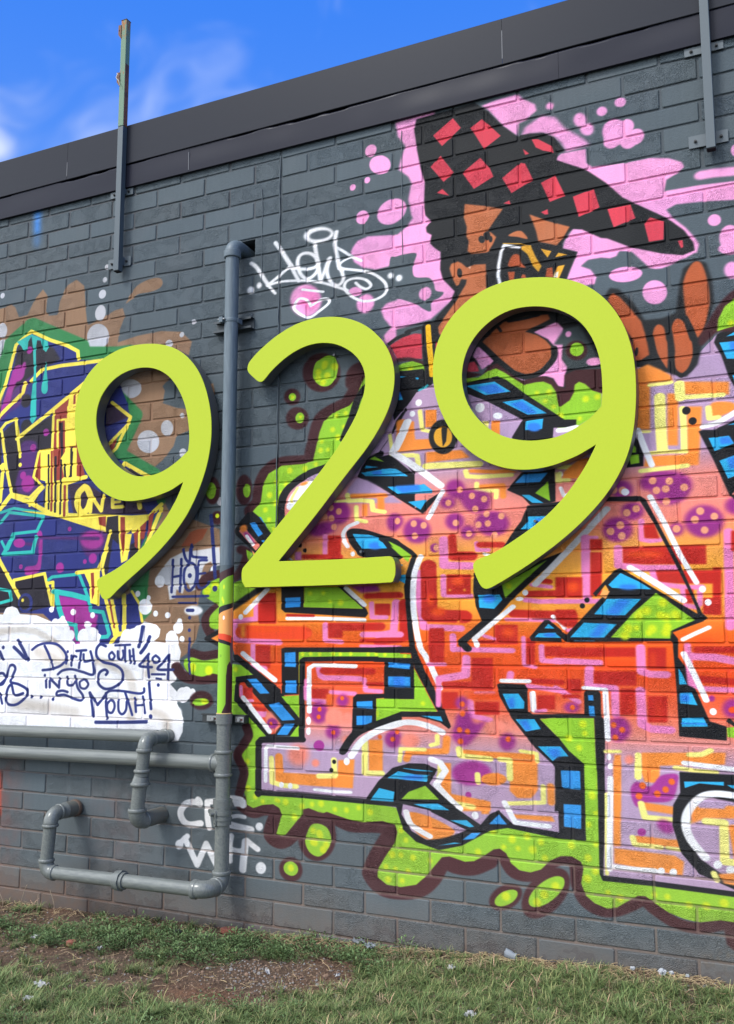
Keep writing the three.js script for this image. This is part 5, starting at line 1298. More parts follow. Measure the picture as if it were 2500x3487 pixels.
// sealant beads run down over the control joint and beside it
const slateMat = std(PAINT.slate, 0.55);
function bead(x, y0, y1, r, wob) {
  const p = []; for (let y = y0; y <= y1; y += 0.05) p.push(V(x + wob * n2(y * 3, x * 7), y, 0.002 + 0.002 * n2(y * 9, x)));
  return new THREE.TubeGeometry(new THREE.CatmullRomCurve3(p), p.length * 2, r, 6);
}
part('sealant_bead', bead(2.394, 2.25, 4.92, 0.0035, 0.004), slateMat, wall);
part('sealant_bead', bead(2.262, 4.05, 4.72, 0.0026, 0.006), slateMat, wall);
part('sealant_bead', bead(3.262, 4.02, 4.9, 0.0026, 0.004), slateMat, wall);
// roof edge: tall capping over a dented flashing, each in lengths
const capMat = new THREE.MeshPhysicalMaterial({ color: '#2d2f37', roughness: 0.34, specularIntensity: 0.22 }), flashMat = new THREE.MeshPhysicalMaterial({ color: '#272833', roughness: 0.32, specularIntensity: 0.24 });
{
  const capX = [WX0, 0.585, 3.92, WX1], postX = [1.117, 5.051];
  for (let i = 0; i < 3; i++) {
    const a = capX[i] + 0.001, b = capX[i + 1] - 0.001;
    const s = new THREE.Shape(); // section: face, drip at the foot, return over the top
    for (const [k, [z, y]] of [[0.012, 5.132], [0.024, 5.114], [0.028, 5.117], [0.028, 5.404], [0.024, 5.408], [-0.34, 5.416], [-0.34, 5.41], [0.020, 5.402], [0.022, 5.122]].entries()) k ? s.lineTo(z, y) : s.moveTo(z, y);
    const g = new THREE.ExtrudeGeometry(s, { depth: b - a, bevelEnabled: false }); g.rotateY(Math.PI / 2); g.scale(1, 1, -1);
    const idx = g.index; if (idx) throw new Error('indexed');
    const p = g.attributes.position; for (let k = 0; k < p.count; k += 3) for (const at of [g.attributes.position, g.attributes.normal, g.attributes.uv]) { const n = at.itemSize, A = at.array; for (let q = 0; q < n; q++) { const t = A[(k + 1) * n + q]; A[(k + 1) * n + q] = A[(k + 2) * n + q]; A[(k + 2) * n + q] = t; } }
    g.translate(a, 0, 0); g.computeVertexNormals();
    const panel = part('roof_capping', g, capMat, building);
    if (i < 2) part('seam_sealant', box(b - 0.001, b + 0.004, i ? 5.15 : 5.14, i ? 5.33 : 5.25, 0.0279, 0.0292), std('#62646a', 0.6), panel);
  }
  const fx = [WX0, 1.68, 4.25, WX1];
  for (let i = 0; i < 3; i++) {
    const a = fx[i] + 0.0008, b = fx[i + 1] - 0.0008, nx = Math.ceil((b - a) / 0.02), ny = 26;
    const g = new THREE.PlaneGeometry(b - a, 0.215, nx, ny), p = g.attributes.position;
    for (let k = 0; k < p.count; k++) {
      const x = p.getX(k) + (a + b) / 2, t = p.getY(k) / 0.215 + 0.5;
      const dent = (0.5 + 0.5 * Math.sin(x * 4.1 + 1.2 * Math.sin(x * 1.3))) * 0.012 + 0.004 * n2(x * 2.2, 5);
      const lip = 0.76 + 0.07 * (0.5 + 0.5 * Math.sin(x * 4.1 + 1.2 * Math.sin(x * 1.3))) + 0.03 * n2(x * 3.1, 2);
      p.setXYZ(k, x, 4.938 + t * 0.215, 0.024 - dent * 0.45 * smooth(0.15, lip, t) - 0.05 * smooth(lip, lip + 0.05, t));
    }
    g.computeVertexNormals();
    part('flashing', mergeGeometries([g.toNonIndexed(), box(a, b, 4.9375, 4.944, 0.004, 0.0235).toNonIndexed()]), flashMat, building);
  }
  part('seam_sealant', box(1.676, 1.681, 4.95, 5.08, 0.020, 0.0262), std('#62646a', 0.6), building.children.find((c) => c.name === 'flashing'));
  part('roof_deck', box(WX0, WX1, 5.15, 5.38, -8, -0.36), std('#55565c', 0.8), building);
  part('end_wall', box(WX0, WX0 + 0.2, -0.25, 5.15, -8, -0.235), std(PAINT.slate, 0.8), building);
  part('end_wall', box(WX1 - 0.2, WX1, -0.25, 5.15, -8, -0.235), std(PAINT.slate, 0.8), building);
  part('back_wall', box(WX0, WX1, -0.25, 5.15, -8.2, -8), std(PAINT.slate, 0.8), building);
}

// ---------------------------------------------------------------- the three numerals
const NINE_LEFT = '1114 2155 1 1136 2164 0 1159 2172 0 1181 2181 0 1204 2190 0 1269 2220 0 1331 2256 0 1391 2296 0 1448 2339 0 1503 2386 0 1555 2436 0 1603 2489 0 1649 2544 0 1690 2603 0 1719 2648 0 1730 2670 0 1741 2691 0 1751 2713 0 1766 2752 1 1744 2742 0 1723 2731 0 1701 2720 0 1680 2710 0 1611 2689 0 1541 2672 0 1470 2661 0 1399 2655 0 1327 2656 0 1257 2667 0 1190 2690 0 1126 2723 0 1068 2764 0 1016 2813 0 969 2867 0 930 2926 0 898 2990 0 873 3058 0 855 3127 0 844 3198 0 841 3269 0 844 3341 0 857 3411 0 882 3477 0 919 3537 0 967 3589 0 1023 3633 0 1085 3668 0 1152 3694 0 1221 3712 0 1292 3720 0 1364 3723 0 1435 3719 0 1506 3710 0 1576 3694 0 1644 3670 0 1707 3637 0 1764 3595 0 1815 3545 0 1859 3489 0 1895 3427 0 1924 3361 0 1946 3293 0 1963 3223 0 1974 3152 0 1978 3081 0 1976 3009 0 1967 2938 0 1953 2868 0 1932 2799 0 1907 2732 0 1877 2666 0 1843 2603 0 1805 2542 0 1761 2485 0 1714 2431 0 1663 2380 0 1610 2331 0 1555 2285 0 1499 2241 0 1441 2198 0 1382 2156 0 1323 2114 0 1266 2071 0 1248 2056 0 1229 2040 0 1210 2025 0 1190 2014 0 1167 2009 0 1144 2013 0 1128 2029 0 1116 2050 0 1106 2071 0 1095 2093 0 1087 2115 0 1091 2137 0';
const NINE_LEFT_HOLE = '1803 2956 1 1784 2941 0 1765 2927 0 1746 2912 0 1685 2874 0 1621 2842 0 1553 2821 0 1483 2812 0 1412 2815 0 1344 2832 0 1280 2863 0 1221 2903 0 1167 2951 0 1120 3004 0 1080 3063 0 1050 3128 0 1032 3196 0 1028 3267 0 1040 3336 0 1068 3400 0 1111 3455 0 1165 3500 0 1228 3532 0 1296 3552 0 1367 3560 0 1438 3557 0 1507 3542 0 1572 3514 0 1630 3474 0 1679 3423 0 1720 3364 0 1753 3301 0 1778 3234 0 1795 3164 0 1806 3093 0 1809 3046 0 1809 3022 0 1807 2998 0';
const TWO = '2485 2217 1 2509 2216 0 2533 2216 0 2605 2215 0 2677 2215 0 2749 2214 0 2821 2214 0 2893 2214 0 2965 2215 0 3037 2216 0 3109 2218 0 3139 2219 0 3163 2219 0 3187 2220 0 3211 2220 0 3230 2217 0 3243 2203 0 3252 2181 0 3255 2158 0 3255 2134 0 3253 2110 0 3244 2088 0 3239 2075 0 3229 2071 0 3205 2070 0 3181 2069 0 3157 2068 0 3085 2067 0 3013 2066 0 2941 2065 0 2869 2064 0 2797 2064 0 2725 2063 0 2653 2063 0 2581 2063 0 2509 2063 0 2437 2063 0 2365 2063 0 2335 2063 0 2311 2064 0 2287 2064 0 2263 2064 0 2245 2066 0 2244 2074 0 2231 2091 0 2224 2113 0 2222 2137 0 2223 2161 0 2230 2184 1 2247 2201 0 2264 2218 0 2281 2235 0 2298 2252 0 2348 2304 0 2398 2355 0 2448 2407 0 2498 2459 0 2548 2511 0 2597 2564 0 2646 2617 0 2695 2669 0 2744 2722 0 2792 2775 0 2840 2830 0 2885 2886 0 2927 2944 0 2967 3004 0 3004 3066 0 3035 3130 0 3057 3197 0 3066 3267 0 3058 3336 0 3029 3398 0 2984 3451 0 2927 3493 0 2864 3524 0 2795 3541 0 2725 3545 0 2654 3536 0 2587 3515 0 2523 3484 0 2463 3445 0 2425 3416 0 2407 3400 0 2390 3383 0 2373 3366 0 2354 3351 0 2332 3351 0 2312 3363 0 2294 3379 0 2276 3395 0 2259 3412 0 2245 3431 0 2242 3453 0 2248 3476 0 2261 3496 0 2278 3512 0 2296 3529 0 2353 3572 0 2413 3611 0 2477 3645 0 2543 3673 0 2611 3693 0 2682 3704 0 2753 3707 0 2825 3702 0 2895 3689 0 2963 3667 0 3027 3637 0 3087 3597 0 3139 3549 0 3185 3494 0 3220 3433 0 3244 3368 0 3255 3302 0 3254 3233 0 3242 3163 0 3221 3096 0 3190 3031 0 3153 2969 0 3112 2910 0 3068 2854 0 3020 2800 0 2971 2747 0 2923 2694 0 2875 2640 0 2828 2586 0 2780 2531 0 2732 2478 0 2683 2425 0 2634 2373 0 2584 2321 0 2563 2299 0 2547 2282 0 2530 2264 0 2514 2247 0';
const NINE_RIGHT = '3751 2186 1 3773 2193 0 3796 2201 0 3819 2209 0 3841 2218 0 3905 2251 0 3967 2288 0 4028 2326 0 4087 2367 0 4143 2411 0 4196 2460 0 4245 2512 0 4290 2568 0 4332 2627 0 4358 2667 0 4370 2688 0 4381 2709 0 4393 2730 0 4411 2768 1 4390 2756 0 4369 2745 0 4348 2734 0 4326 2723 0 4259 2698 0 4190 2677 0 4120 2665 0 4048 2661 0 3977 2667 0 3908 2682 0 3841 2707 0 3778 2741 0 3720 2783 0 3669 2832 0 3623 2887 0 3584 2948 0 3552 3012 0 3526 3078 0 3508 3148 0 3498 3218 0 3496 3290 0 3504 3361 0 3522 3429 0 3551 3494 0 3590 3554 0 3638 3607 0 3693 3652 0 3754 3689 0 3819 3717 0 3888 3735 0 3959 3745 0 4031 3745 0 4102 3739 0 4173 3728 0 4243 3711 0 4310 3687 0 4373 3654 0 4430 3611 0 4480 3560 0 4522 3502 0 4557 3440 0 4585 3374 0 4605 3305 0 4619 3235 0 4626 3164 0 4628 3092 0 4627 3020 0 4622 2948 0 4614 2876 0 4602 2806 0 4584 2736 0 4559 2669 0 4527 2605 0 4489 2544 0 4446 2487 0 4398 2433 0 4347 2382 0 4294 2334 0 4238 2288 0 4181 2245 0 4122 2204 0 4062 2164 0 4001 2126 0 3938 2090 0 3881 2058 0 3859 2047 0 3838 2036 0 3816 2026 0 3793 2021 0 3772 2029 0 3757 2047 0 3746 2069 0 3736 2091 0 3728 2113 0 3721 2136 0 3721 2159 0';
const NINE_RIGHT_HOLE = '4448 2970 1 4431 2953 0 4413 2937 0 4396 2920 0 4336 2881 0 4272 2849 0 4205 2827 0 4134 2818 0 4063 2818 0 3993 2829 0 3925 2850 0 3862 2882 0 3805 2925 0 3757 2976 0 3717 3035 0 3689 3100 0 3673 3169 0 3670 3240 0 3681 3310 0 3705 3376 0 3742 3436 0 3790 3487 0 3848 3529 0 3911 3559 0 3980 3576 0 4050 3579 0 4121 3571 0 4190 3553 0 4255 3523 0 4313 3483 0 4362 3432 0 4399 3373 0 4427 3307 0 4445 3238 0 4454 3167 0 4456 3096 0 4456 3054 0 4454 3030 0 4451 3006 0';

function contour(s) {
  const a = s.split(' ').map(Number), P = []; for (let i = 0; i < a.length; i += 3) P.push({ x: a[i] / 1000, y: a[i + 1] / 1000, c: a[i + 2] });
  const n = P.length, out = [];
  for (let i = 0; i < n; i++) {
    const b = P[i], c = P[(i + 1) % n], p = b.c ? b : P[(i + n - 1) % n], d = c.c ? c : P[(i + 2) % n];
    const L = Math.hypot(c.x - b.x, c.y - b.y), steps = Math.max(2, Math.ceil(L / 0.025));
    const tan = (u, v, w, l) => { const d1 = Math.hypot(v.x - u.x, v.y - u.y) || 1e-6, d2 = Math.hypot(w.x - v.x, w.y - v.y) || 1e-6; return [((v.x - u.x) / d1 * d2 + (w.x - v.x) / d2 * d1) / (d1 + d2) * l, ((v.y - u.y) / d1 * d2 + (w.y - v.y) / d2 * d1) / (d1 + d2) * l]; };
    const t0 = b.c ? [c.x - b.x, c.y - b.y] : tan(p, b, c, L), t1 = c.c ? [c.x - b.x, c.y - b.y] : tan(b, c, d, L);
    for (let k = 0; k < steps; k++) {
      const t = k / steps, t2 = t * t, t3 = t2 * t, h0 = 2 * t3 - 3 * t2 + 1, h1 = t3 - 2 * t2 + t, h2 = -2 * t3 + 3 * t2, h3 = t3 - t2;
      out.push(new THREE.Vector2(h0 * b.x + h1 * t0[0] + h2 * c.x + h3 * t1[0], h0 * b.y + h1 * t0[1] + h2 * c.y + h3 * t1[1]));
    }
  }
  return out;
}
function grainTex() {
  const N = 256, data = new Uint8Array(N * N * 4);
  for (let i = 0; i < N * N; i++) { const v = 244 + 8 * rnd(); data.fill(v, i * 4, i * 4 + 3); data[i * 4 + 3] = 255; }
  const t = new THREE.DataTexture(data, N, N); t.colorSpace = THREE.SRGBColorSpace; t.wrapS = t.wrapT = THREE.RepeatWrapping; t.magFilter = THREE.LinearFilter; t.repeat.set(2, 2); t.needsUpdate = true; return t;
}
const limeMat = new THREE.MeshPhysicalMaterial({ specularIntensity: 0.45, color: '#b6c72e', roughness: 0.5, map: grainTex() }), returnMat = new THREE.MeshStandardMaterial({ color: '#505256', roughness: 0.3 }), rimMat = std('#b9cc3c', 0.4);
function numeral(outer, hole, label) {
  const pts = contour(outer), g = thing('numeral_sign', label, 'sign', 'lime numerals of the street number');
  const bb = new THREE.Box2().setFromPoints(pts), c = bb.getCenter(new THREE.Vector2()); g.position.set(c.x, bb.min.y, 0.035);
  const shape = new THREE.Shape(pts); if (hole) shape.holes.push(new THREE.Path(contour(hole)));
  const make = (z0, depth, b) => { const e = new THREE.ExtrudeGeometry(shape, { depth: depth - 2 * b, bevelEnabled: b > 0, bevelSize: b, bevelOffset: -b, bevelThickness: b, bevelSegments: 2, curveSegments: 4 }); e.translate(-c.x, -bb.min.y, z0 + b - 0.035); return e; };
  part('side_return', make(0.035, 0.0815, 0), returnMat, g);
  const f = part('face_panel', make(0.1165, 0.0055, 0.0016), limeMat, g);
  for (const k of [0.07, 0.32, 0.55, 0.8]) { const p = pts[Math.floor(k * pts.length)], q = c.clone().sub(p).setLength(0.05).add(p); if (!hole || true) part('standoff_stud', rod(V(q.x - c.x, q.y - bb.min.y, -0.034), V(q.x - c.x, q.y - bb.min.y, 0.001), 0.008, 10), returnMat, g); }
  return g;
}
numeral(NINE_LEFT, NINE_LEFT_HOLE, 'lime numeral 9 left of the tall grey pipe');
numeral(TWO, null, 'lime numeral 2 between the two nines, right of the pipe');
numeral(NINE_RIGHT, NINE_RIGHT_HOLE, 'lime numeral 9 at right, over the painted face');

// ---------------------------------------------------------------- pipes
function speckTex(base, other, amount) {
  const N = 256, [c, ctx] = canvas(N, N), a = new THREE.Color(base), b = new THREE.Color(other), im = ctx.createImageData(N, N);
  const A = a.clone().convertLinearToSRGB(), B = b.clone().convertLinearToSRGB();
  for (let j = 0; j < N; j++) for (let i = 0; i < N; i++) {
    const th = i / N * 2 * Math.PI, t = clamp(amount * (0.5 + 0.9 * fbm3(Math.cos(th) * 2.2, Math.sin(th) * 2.2, j / 22, 4) + 0.25 * (rnd() - 0.5))), o = (j * N + i) * 4;
    im.data[o] = mix(A.r, B.r, t) * 255; im.data[o + 1] = mix(A.g, B.g, t) * 255; im.data[o + 2] = mix(A.b, B.b, t) * 255; im.data[o + 3] = 255;
  }
  ctx.putImageData(im, 0, 0); const t = canvasMap(c); t.wrapS = t.wrapT = THREE.RepeatWrapping; return t;
}
const pipeTop = new THREE.MeshStandardMaterial({ map: speckTex('#53616b', '#717f88', 0.55), roughness: 0.5 });
const pipeLow = new THREE.MeshStandardMaterial({ map: speckTex('#787c78', '#5f6464', 0.7), roughness: 0.26 }), fitMat = new THREE.MeshStandardMaterial({ map: speckTex('#747875', '#5d6262', 0.7), roughness: 0.24 });
const steelMat = new THREE.MeshStandardMaterial({ color: '#9c9fa1', roughness: 0.35, metalness: 0.6 }), strutMat = std('#3a4248', 0.5);
const X = V(1, 0, 0), Y = V(0, 1, 0), Z = V(0, 0, 1), nX = V(-1, 0, 0), nY = V(0, -1, 0), nZ = V(0, 0, -1);
const PR = 0.0445, PZ = 0.1, PX = 2.1;
{
  const g = thing('standpipe', 'tall grey pipe between 9 and 2 with a valve and bottom loop', 'pipe', null, [PX, 0, 0]);
  const P = (n, geo, m, parent = g) => part(n, local(geo, parent === g ? g : parent), m, parent);
  const e0 = P('elbow', bend(V(PX, 4.30, PZ), Y, nZ, 0.06, PR * 1.13), pipeTop);
  P('collar', ring(V(PX, 4.235, PZ), Y, PR * 1.26, 0.05), pipeTop, e0);
  P('straight_pipe', rod(V(PX, 4.31, 0.045), V(PX + 0.004, 4.30, -0.16), PR * 1.0), pipeTop);
  P('straight_pipe', rod(V(PX, 2.205, PZ), V(PX, 4.22, PZ), PR), pipeTop);
  // the length that the mural runs across
  {
    const W = 1024, H = 1024, [c, ctx] = canvas(W, H), uy = (zy) => (zy - 450) / (2050 - 450) * H, ux = (zx) => W * (0.5 + Math.asin(clamp((zx - 676) / 66, -1, 1)) / (2 * Math.PI));
    const poly = (col, s) => { const a = s.split(' ').map((q) => q.split(',').map(Number)); ctx.fillStyle = PAINT[col] ?? col; ctx.shadowColor = PAINT[col] ?? col; ctx.shadowBlur = 5; ctx.beginPath(); a.forEach(([x, y], i) => ctx[i ? 'lineTo' : 'moveTo'](ux(x), uy(y))); ctx.fill(); };
    ctx.fillStyle = '#4c585f'; ctx.fillRect(0, 0, W, H);
    poly('maroon', '610,545 640,520 742,445 742,560 690,580 640,620 612,680'); poly('lime', '610,670 640,615 690,575 735,555 735,870 660,900 610,930');
    poly('black', '610,925 660,890 736,862 736,915 650,960 610,1005'); poly('peachor', '610,1000 650,955 736,912 736,1240 660,1200 610,1200'); poly('redor', '610,1195 660,1200 728,1225 728,1300 660,1270 610,1245'); poly('black', '610,1248 660,1270 722,1300 716,1332 650,1305 610,1285'); poly('lime', '610,1285 650,1305 715,1330 720,1500 700,2050 610,2050'); poly('maroon', '715,1500 695,1540 685,1650 685,1950 650,2045 745,2050 745,1600');
    ctx.fillStyle = '#fff'; ctx.beginPath(); ctx.ellipse(ux(655), uy(1025), 22, 15, 0, 0, 7); ctx.fill();
    ctx.shadowColor = PAINT.limeyel; ctx.fillStyle = PAINT.limeyel; ctx.shadowBlur = 14; for (const [x, y] of [[652, 690], [640, 820], [650, 850]]) { ctx.beginPath(); ctx.ellipse(ux(x), uy(y), 22, 14, 0, 0, 7); ctx.fill(); }
    ctx.shadowColor = 'transparent'; ctx.fillStyle = '#2a4a1a'; ctx.font = 'italic 26px serif'; ctx.fillText('Rot', ux(628), uy(1450));
    const th = Math.atan2(camera.position.x - PX, camera.position.z - PZ);
    const q = new THREE.CylinderGeometry(PR * 1.003, PR * 1.003, 0.905, 40, 1, false, th - Math.PI, Math.PI * 2); q.translate(PX, 2.205 - 0.4525, PZ);
    P('painted_pipe', q, new THREE.MeshStandardMaterial({ map: canvasMap(c), roughness: 0.45 }));
  }
  P('coupling', rod(V(PX, 1.235, PZ), V(PX, 1.296, PZ), PR * 1.14), fitMat);
  P('chipped_rim', ring(V(PX, 1.2985, PZ), Y, PR * 1.12, 0.006), std('#c9a76e', 0.8));
  P('straight_pipe', rod(V(PX, 1.07, PZ), V(PX, 1.236, PZ), PR), pipeLow);
  const tee = P('tee_fitting', mergeGeometries([rod(V(PX, 0.935, PZ), V(PX, 1.07, PZ), PR * 1.12), rod(V(PX - 0.075, 1.0, PZ), V(PX, 1.0, PZ), PR * 1.1)]), fitMat);
  P('collar', ring(V(PX, 1.068, PZ), Y, PR * 1.27, 0.022), fitMat, tee); P('collar', ring(V(PX, 0.932, PZ), Y, PR * 1.27, 0.022), fitMat, tee); P('collar', ring(V(PX - 0.072, 0.999, PZ), X, PR * 1.24, 0.022), fitMat, tee);
  P('branch_pipe', rod(V(-2.2, 0.952, PZ), V(PX - 0.06, 0.999, PZ), PR), pipeLow);
  P('straight_pipe', rod(V(PX, 0.78, PZ), V(PX, 0.93, PZ), PR), pipeLow);
  const valve = P('ball_valve', mergeGeometries([rod(V(PX, 0.64, PZ), V(PX, 0.745, PZ), PR * 1.2, 30), rod(V(PX, 0.7, PZ), V(PX, 0.718, PZ), PR * 1.32, 30), rod(V(PX, 0.668, PZ), V(PX, 0.682, PZ), PR * 1.3, 30)]), fitMat);
  P('hex_nut', rod(V(PX, 0.742, PZ), V(PX, 0.79, PZ), PR * 1.32, 6), fitMat, valve);
  {
    const ax = V(-0.45, 0, 0.89).normalize(), o = V(PX, 0.708, PZ).addScaledVector(ax, 0.05);
    P('valve_stem', rod(V(PX, 0.708, PZ), o.clone().addScaledVector(ax, 0.012), 0.026, 20), fitMat, valve);
    P('stem_nut', rod(o.clone().addScaledVector(ax, 0.011), o.clone().addScaledVector(ax, 0.035), 0.014, 4), fitMat, valve);
    const lug = (dir) => { const s = new THREE.Shape(); s.absarc(0, 0, 0.024, Math.PI / 2 + 0.35, Math.PI * 1.5 - 0.35, false); s.absarc(0.06, 0, 0.013, -Math.PI / 2, Math.PI / 2, false); const h = new THREE.Path(); h.absarc(0.058, 0, 0.0062, 0, 7, true); s.holes.push(h); const e = new THREE.ExtrudeGeometry(s, { depth: 0.009, bevelEnabled: true, bevelSize: 0.001, bevelThickness: 0.001, bevelSegments: 1 }); const m = new THREE.Matrix4().makeBasis(dir, ax.clone().cross(dir), ax); e.applyMatrix4(m); e.translate(o.x, o.y, o.z); return e; };
    const side = V(-0.89, 0.12, -0.45).normalize();
    P('lock_lug', lug(side.sub(ax.clone().multiplyScalar(side.dot(ax))).normalize()), fitMat, valve); P('lock_lug', lug(V(0.12, -1, 0.06).normalize()), fitMat, valve);
  }
  P('straight_pipe', rod(V(PX, 0.36, PZ), V(PX, 0.642, PZ), PR), pipeLow);
  const e1 = P('elbow', bend(V(PX, 0.292, PZ), Z.clone().negate(), Y, 0.06, PR * 1.13), fitMat);
  P('collar', ring(V(PX, 0.362, PZ), Y, PR * 1.3, 0.024), fitMat, e1);
  P('collar', ring(V(PX, 0.292, 0.165), Z, PR * 1.24, 0.02), fitMat, e1);
  const e2 = P('elbow', bend(V(PX, 0.291, 0.245), X, nZ, 0.07, PR * 1.13), fitMat);
  P('collar', ring(V(PX - 0.085, 0.289, 0.245), X, PR * 1.24, 0.035), fitMat, e2);
  const r2 = 0.041;
  P('loop_pipe', rod(V(0.9, 0.275, 0.247), V(PX - 0.07, 0.289, 0.245), r2), pipeLow);
  const un = P('pipe_union', mergeGeometries([rod(V(1.43, 0.281, 0.246), V(1.465, 0.282, 0.246), r2 * 1.42, 8), rod(V(1.466, 0.282, 0.246), V(1.5, 0.282, 0.246), r2 * 1.24, 24)]), fitMat);
  P('union_nut', rod(V(1.452, 0.2818, 0.246), V(1.478, 0.2818, 0.246), r2 * 1.55, 8), fitMat, un);
  const e3 = P('elbow', bend(V(0.866, 0.275, 0.247), nX.clone().negate().negate(), Y, 0.06, r2 * 1.13), fitMat);
  P('collar', ring(V(0.935, 0.2755, 0.247), X, r2 * 1.2, 0.02), fitMat, e3); P('collar', ring(V(0.866, 0.345, 0.247), Y, r2 * 1.25, 0.022), fitMat, e3);
  P('straight_pipe', rod(V(0.866, 0.34, 0.247), V(0.886, 0.57, 0.247), r2), pipeLow);
  const e4 = P('elbow', bend(V(0.888, 0.636, 0.247), Y, nZ, 0.062, r2 * 1.13), fitMat);
  P('collar', ring(V(0.887, 0.562, 0.247), Y, r2 * 1.27, 0.02), fitMat, e4); P('collar', ring(V(0.889, 0.636, 0.175), Z, r2 * 1.25, 0.022), fitMat, e4);
  P('reducer', rod(V(0.889, 0.636, 0.165), V(0.889, 0.636, 0.125), r2, 24, r2 * 1.28), fitMat);
  P('wall_stub', rod(V(0.889, 0.636, 0.126), V(0.889, 0.636, 0.012), r2 * 1.26), new THREE.MeshStandardMaterial({ map: speckTex('#5f6663', '#6e5648', 0.5), roughness: 0.6 }));
  P('wall_flange', ring(V(0.889, 0.636, 0.03), Z, r2 * 1.36, 0.03), std('#655348', 0.85));
}
{
  const r = 0.0395, g = thing('bypass_pipe', 'grey pipe from the left edge that drops in a short leg back into the wall', 'pipe', null, [1.6, 0, 0]);
  const P = (n, geo, m, parent = g) => part(n, local(geo, parent), m, parent);
  P('header_pipe', rod(V(-2.2, 1.094, 0.10), V(1.6, 1.137, 0.10), r), pipeLow);
  P('wall_stub', rod(V(1.622, 1.135, 0.004), V(1.622, 1.135, 0.19), r * 1.03), pipeLow);
  const e = P('elbow', bend(V(1.622, 1.135, 0.25), Z, nY, 0.058, r * 1.16), fitMat);
  P('collar', ring(V(1.622, 1.135, 0.185), Z, r * 1.24, 0.024), fitMat, e); P('collar', ring(V(1.62, 1.07, 0.25), Y, r * 1.3, 0.024), fitMat, e); P('collar', ring(V(1.622, 1.135, 0.06), Z, r * 1.2, 0.02), fitMat, e);
  P('straight_pipe', rod(V(1.619, 1.075, 0.25), V(1.606, 0.95, 0.25), r), pipeLow);
  const rd = P('reducer', mergeGeometries([rod(V(1.606, 0.955, 0.25), V(1.603, 0.915, 0.25), r * 1.08, 24, r * 1.1), rod(V(1.603, 0.915, 0.25), V(1.595, 0.865, 0.25), r * 1.12, 24, r * 1.4)].map((q) => q)), fitMat);
  P('collar', ring(V(1.606, 0.945, 0.25), Y, r * 1.3, 0.02), fitMat, rd); P('collar', ring(V(1.594, 0.866, 0.25), Y, r * 1.5, 0.022), fitMat, rd);
  P('straight_pipe', rod(V(1.593, 0.86, 0.25), V(1.578, 0.71, 0.25), r * 1.08), pipeLow);
  const e5 = P('elbow', bend(V(1.575, 0.64, 0.25), nY, nZ, 0.062, r * 1.3), fitMat);
  P('collar', ring(V(1.577, 0.708, 0.25), Y, r * 1.45, 0.024), fitMat, e5); P('collar', ring(V(1.576, 0.64, 0.178), Z, r * 1.36, 0.02), fitMat, e5);
  P('wall_stub', rod(V(1.576, 0.64, 0.18), V(1.58, 0.642, 0.004), r * 1.26), new THREE.MeshStandardMaterial({ map: speckTex('#5f6663', '#6e5648', 0.45), roughness: 0.6 }));
}
{
  const g = thing('pipe_bracket', 'dark strut channel with a clamp ring holding the tall pipe beside the first 9', 'pipe bracket', null, [2.07, 3.78, 0]);
  const P = (n, geo, m, parent = g) => part(n, local(geo, parent), m, parent);
  P('strut_channel', mergeGeometries([box(1.925, 2.215, 3.745, 3.82, 0.003, 0.007), box(1.925, 2.215, 3.816, 3.82, 0.007, 0.048), box(1.925, 2.215, 3.745, 3.749, 0.007, 0.048), box(1.925, 2.215, 3.806, 3.8158, 0.044, 0.048), box(1.925, 2.215, 3.7492, 3.759, 0.044, 0.048)]), strutMat);
  P('clamp_ring', ring(V(PX, 3.785, PZ), Y, PR * 1.08, 0.03), pipeTop);
  P('clamp_strap', box(PX - 0.052, PX - 0.047, 3.77, 3.8, 0.05, PZ + 0.045), pipeTop); P('clamp_strap', box(PX + 0.047, PX + 0.052, 3.77, 3.8, 0.05, PZ), pipeTop);
  P('clamp_ear', box(PX - 0.056, PX - 0.03, 3.77, 3.805, PZ + 0.044, PZ + 0.06), pipeTop); P('bolt', rod(V(PX - 0.065, 3.79, PZ + 0.052), V(PX - 0.015, 3.79, PZ + 0.052), 0.006, 8), steelMat);
}
{
  const g = thing('pipe_bracket', 'black backing strut with two bright bolted saddle plates at the foot of the painted pipe', 'pipe bracket', null, [2.06, 1.26, 0]);
  const P = (n, geo, m, parent = g) => part(n, local(geo, parent), m, parent);
  P('strut_channel', mergeGeometries([box(1.905, 2.215, 1.236, 1.285, 0.003, 0.05), box(1.9, 2.22, 1.279, 1.287, 0.0505, 0.056)]), std('#2c3032', 0.5));
  for (const [a, b] of [[1.945, 2.045], [2.155, 2.215]]) {
    const pl = P('saddle_plate', bevelBox(a, b, 1.243, 1.277, 0.056, 0.062, 0.0015), std('#8b8f90', 0.35, { metalness: 0.4 }));
    P('slot', box((a + b) / 2 - 0.022, (a + b) / 2 + 0.022, 1.2545, 1.2655, 0.0621, 0.0628), std('#5a2220', 0.7), pl);
    P('bolt', rod(V((a + b) / 2, 1.26, 0.062), V((a + b) / 2, 1.26, 0.076), 0.012, 6), steelMat, pl);
  }
}

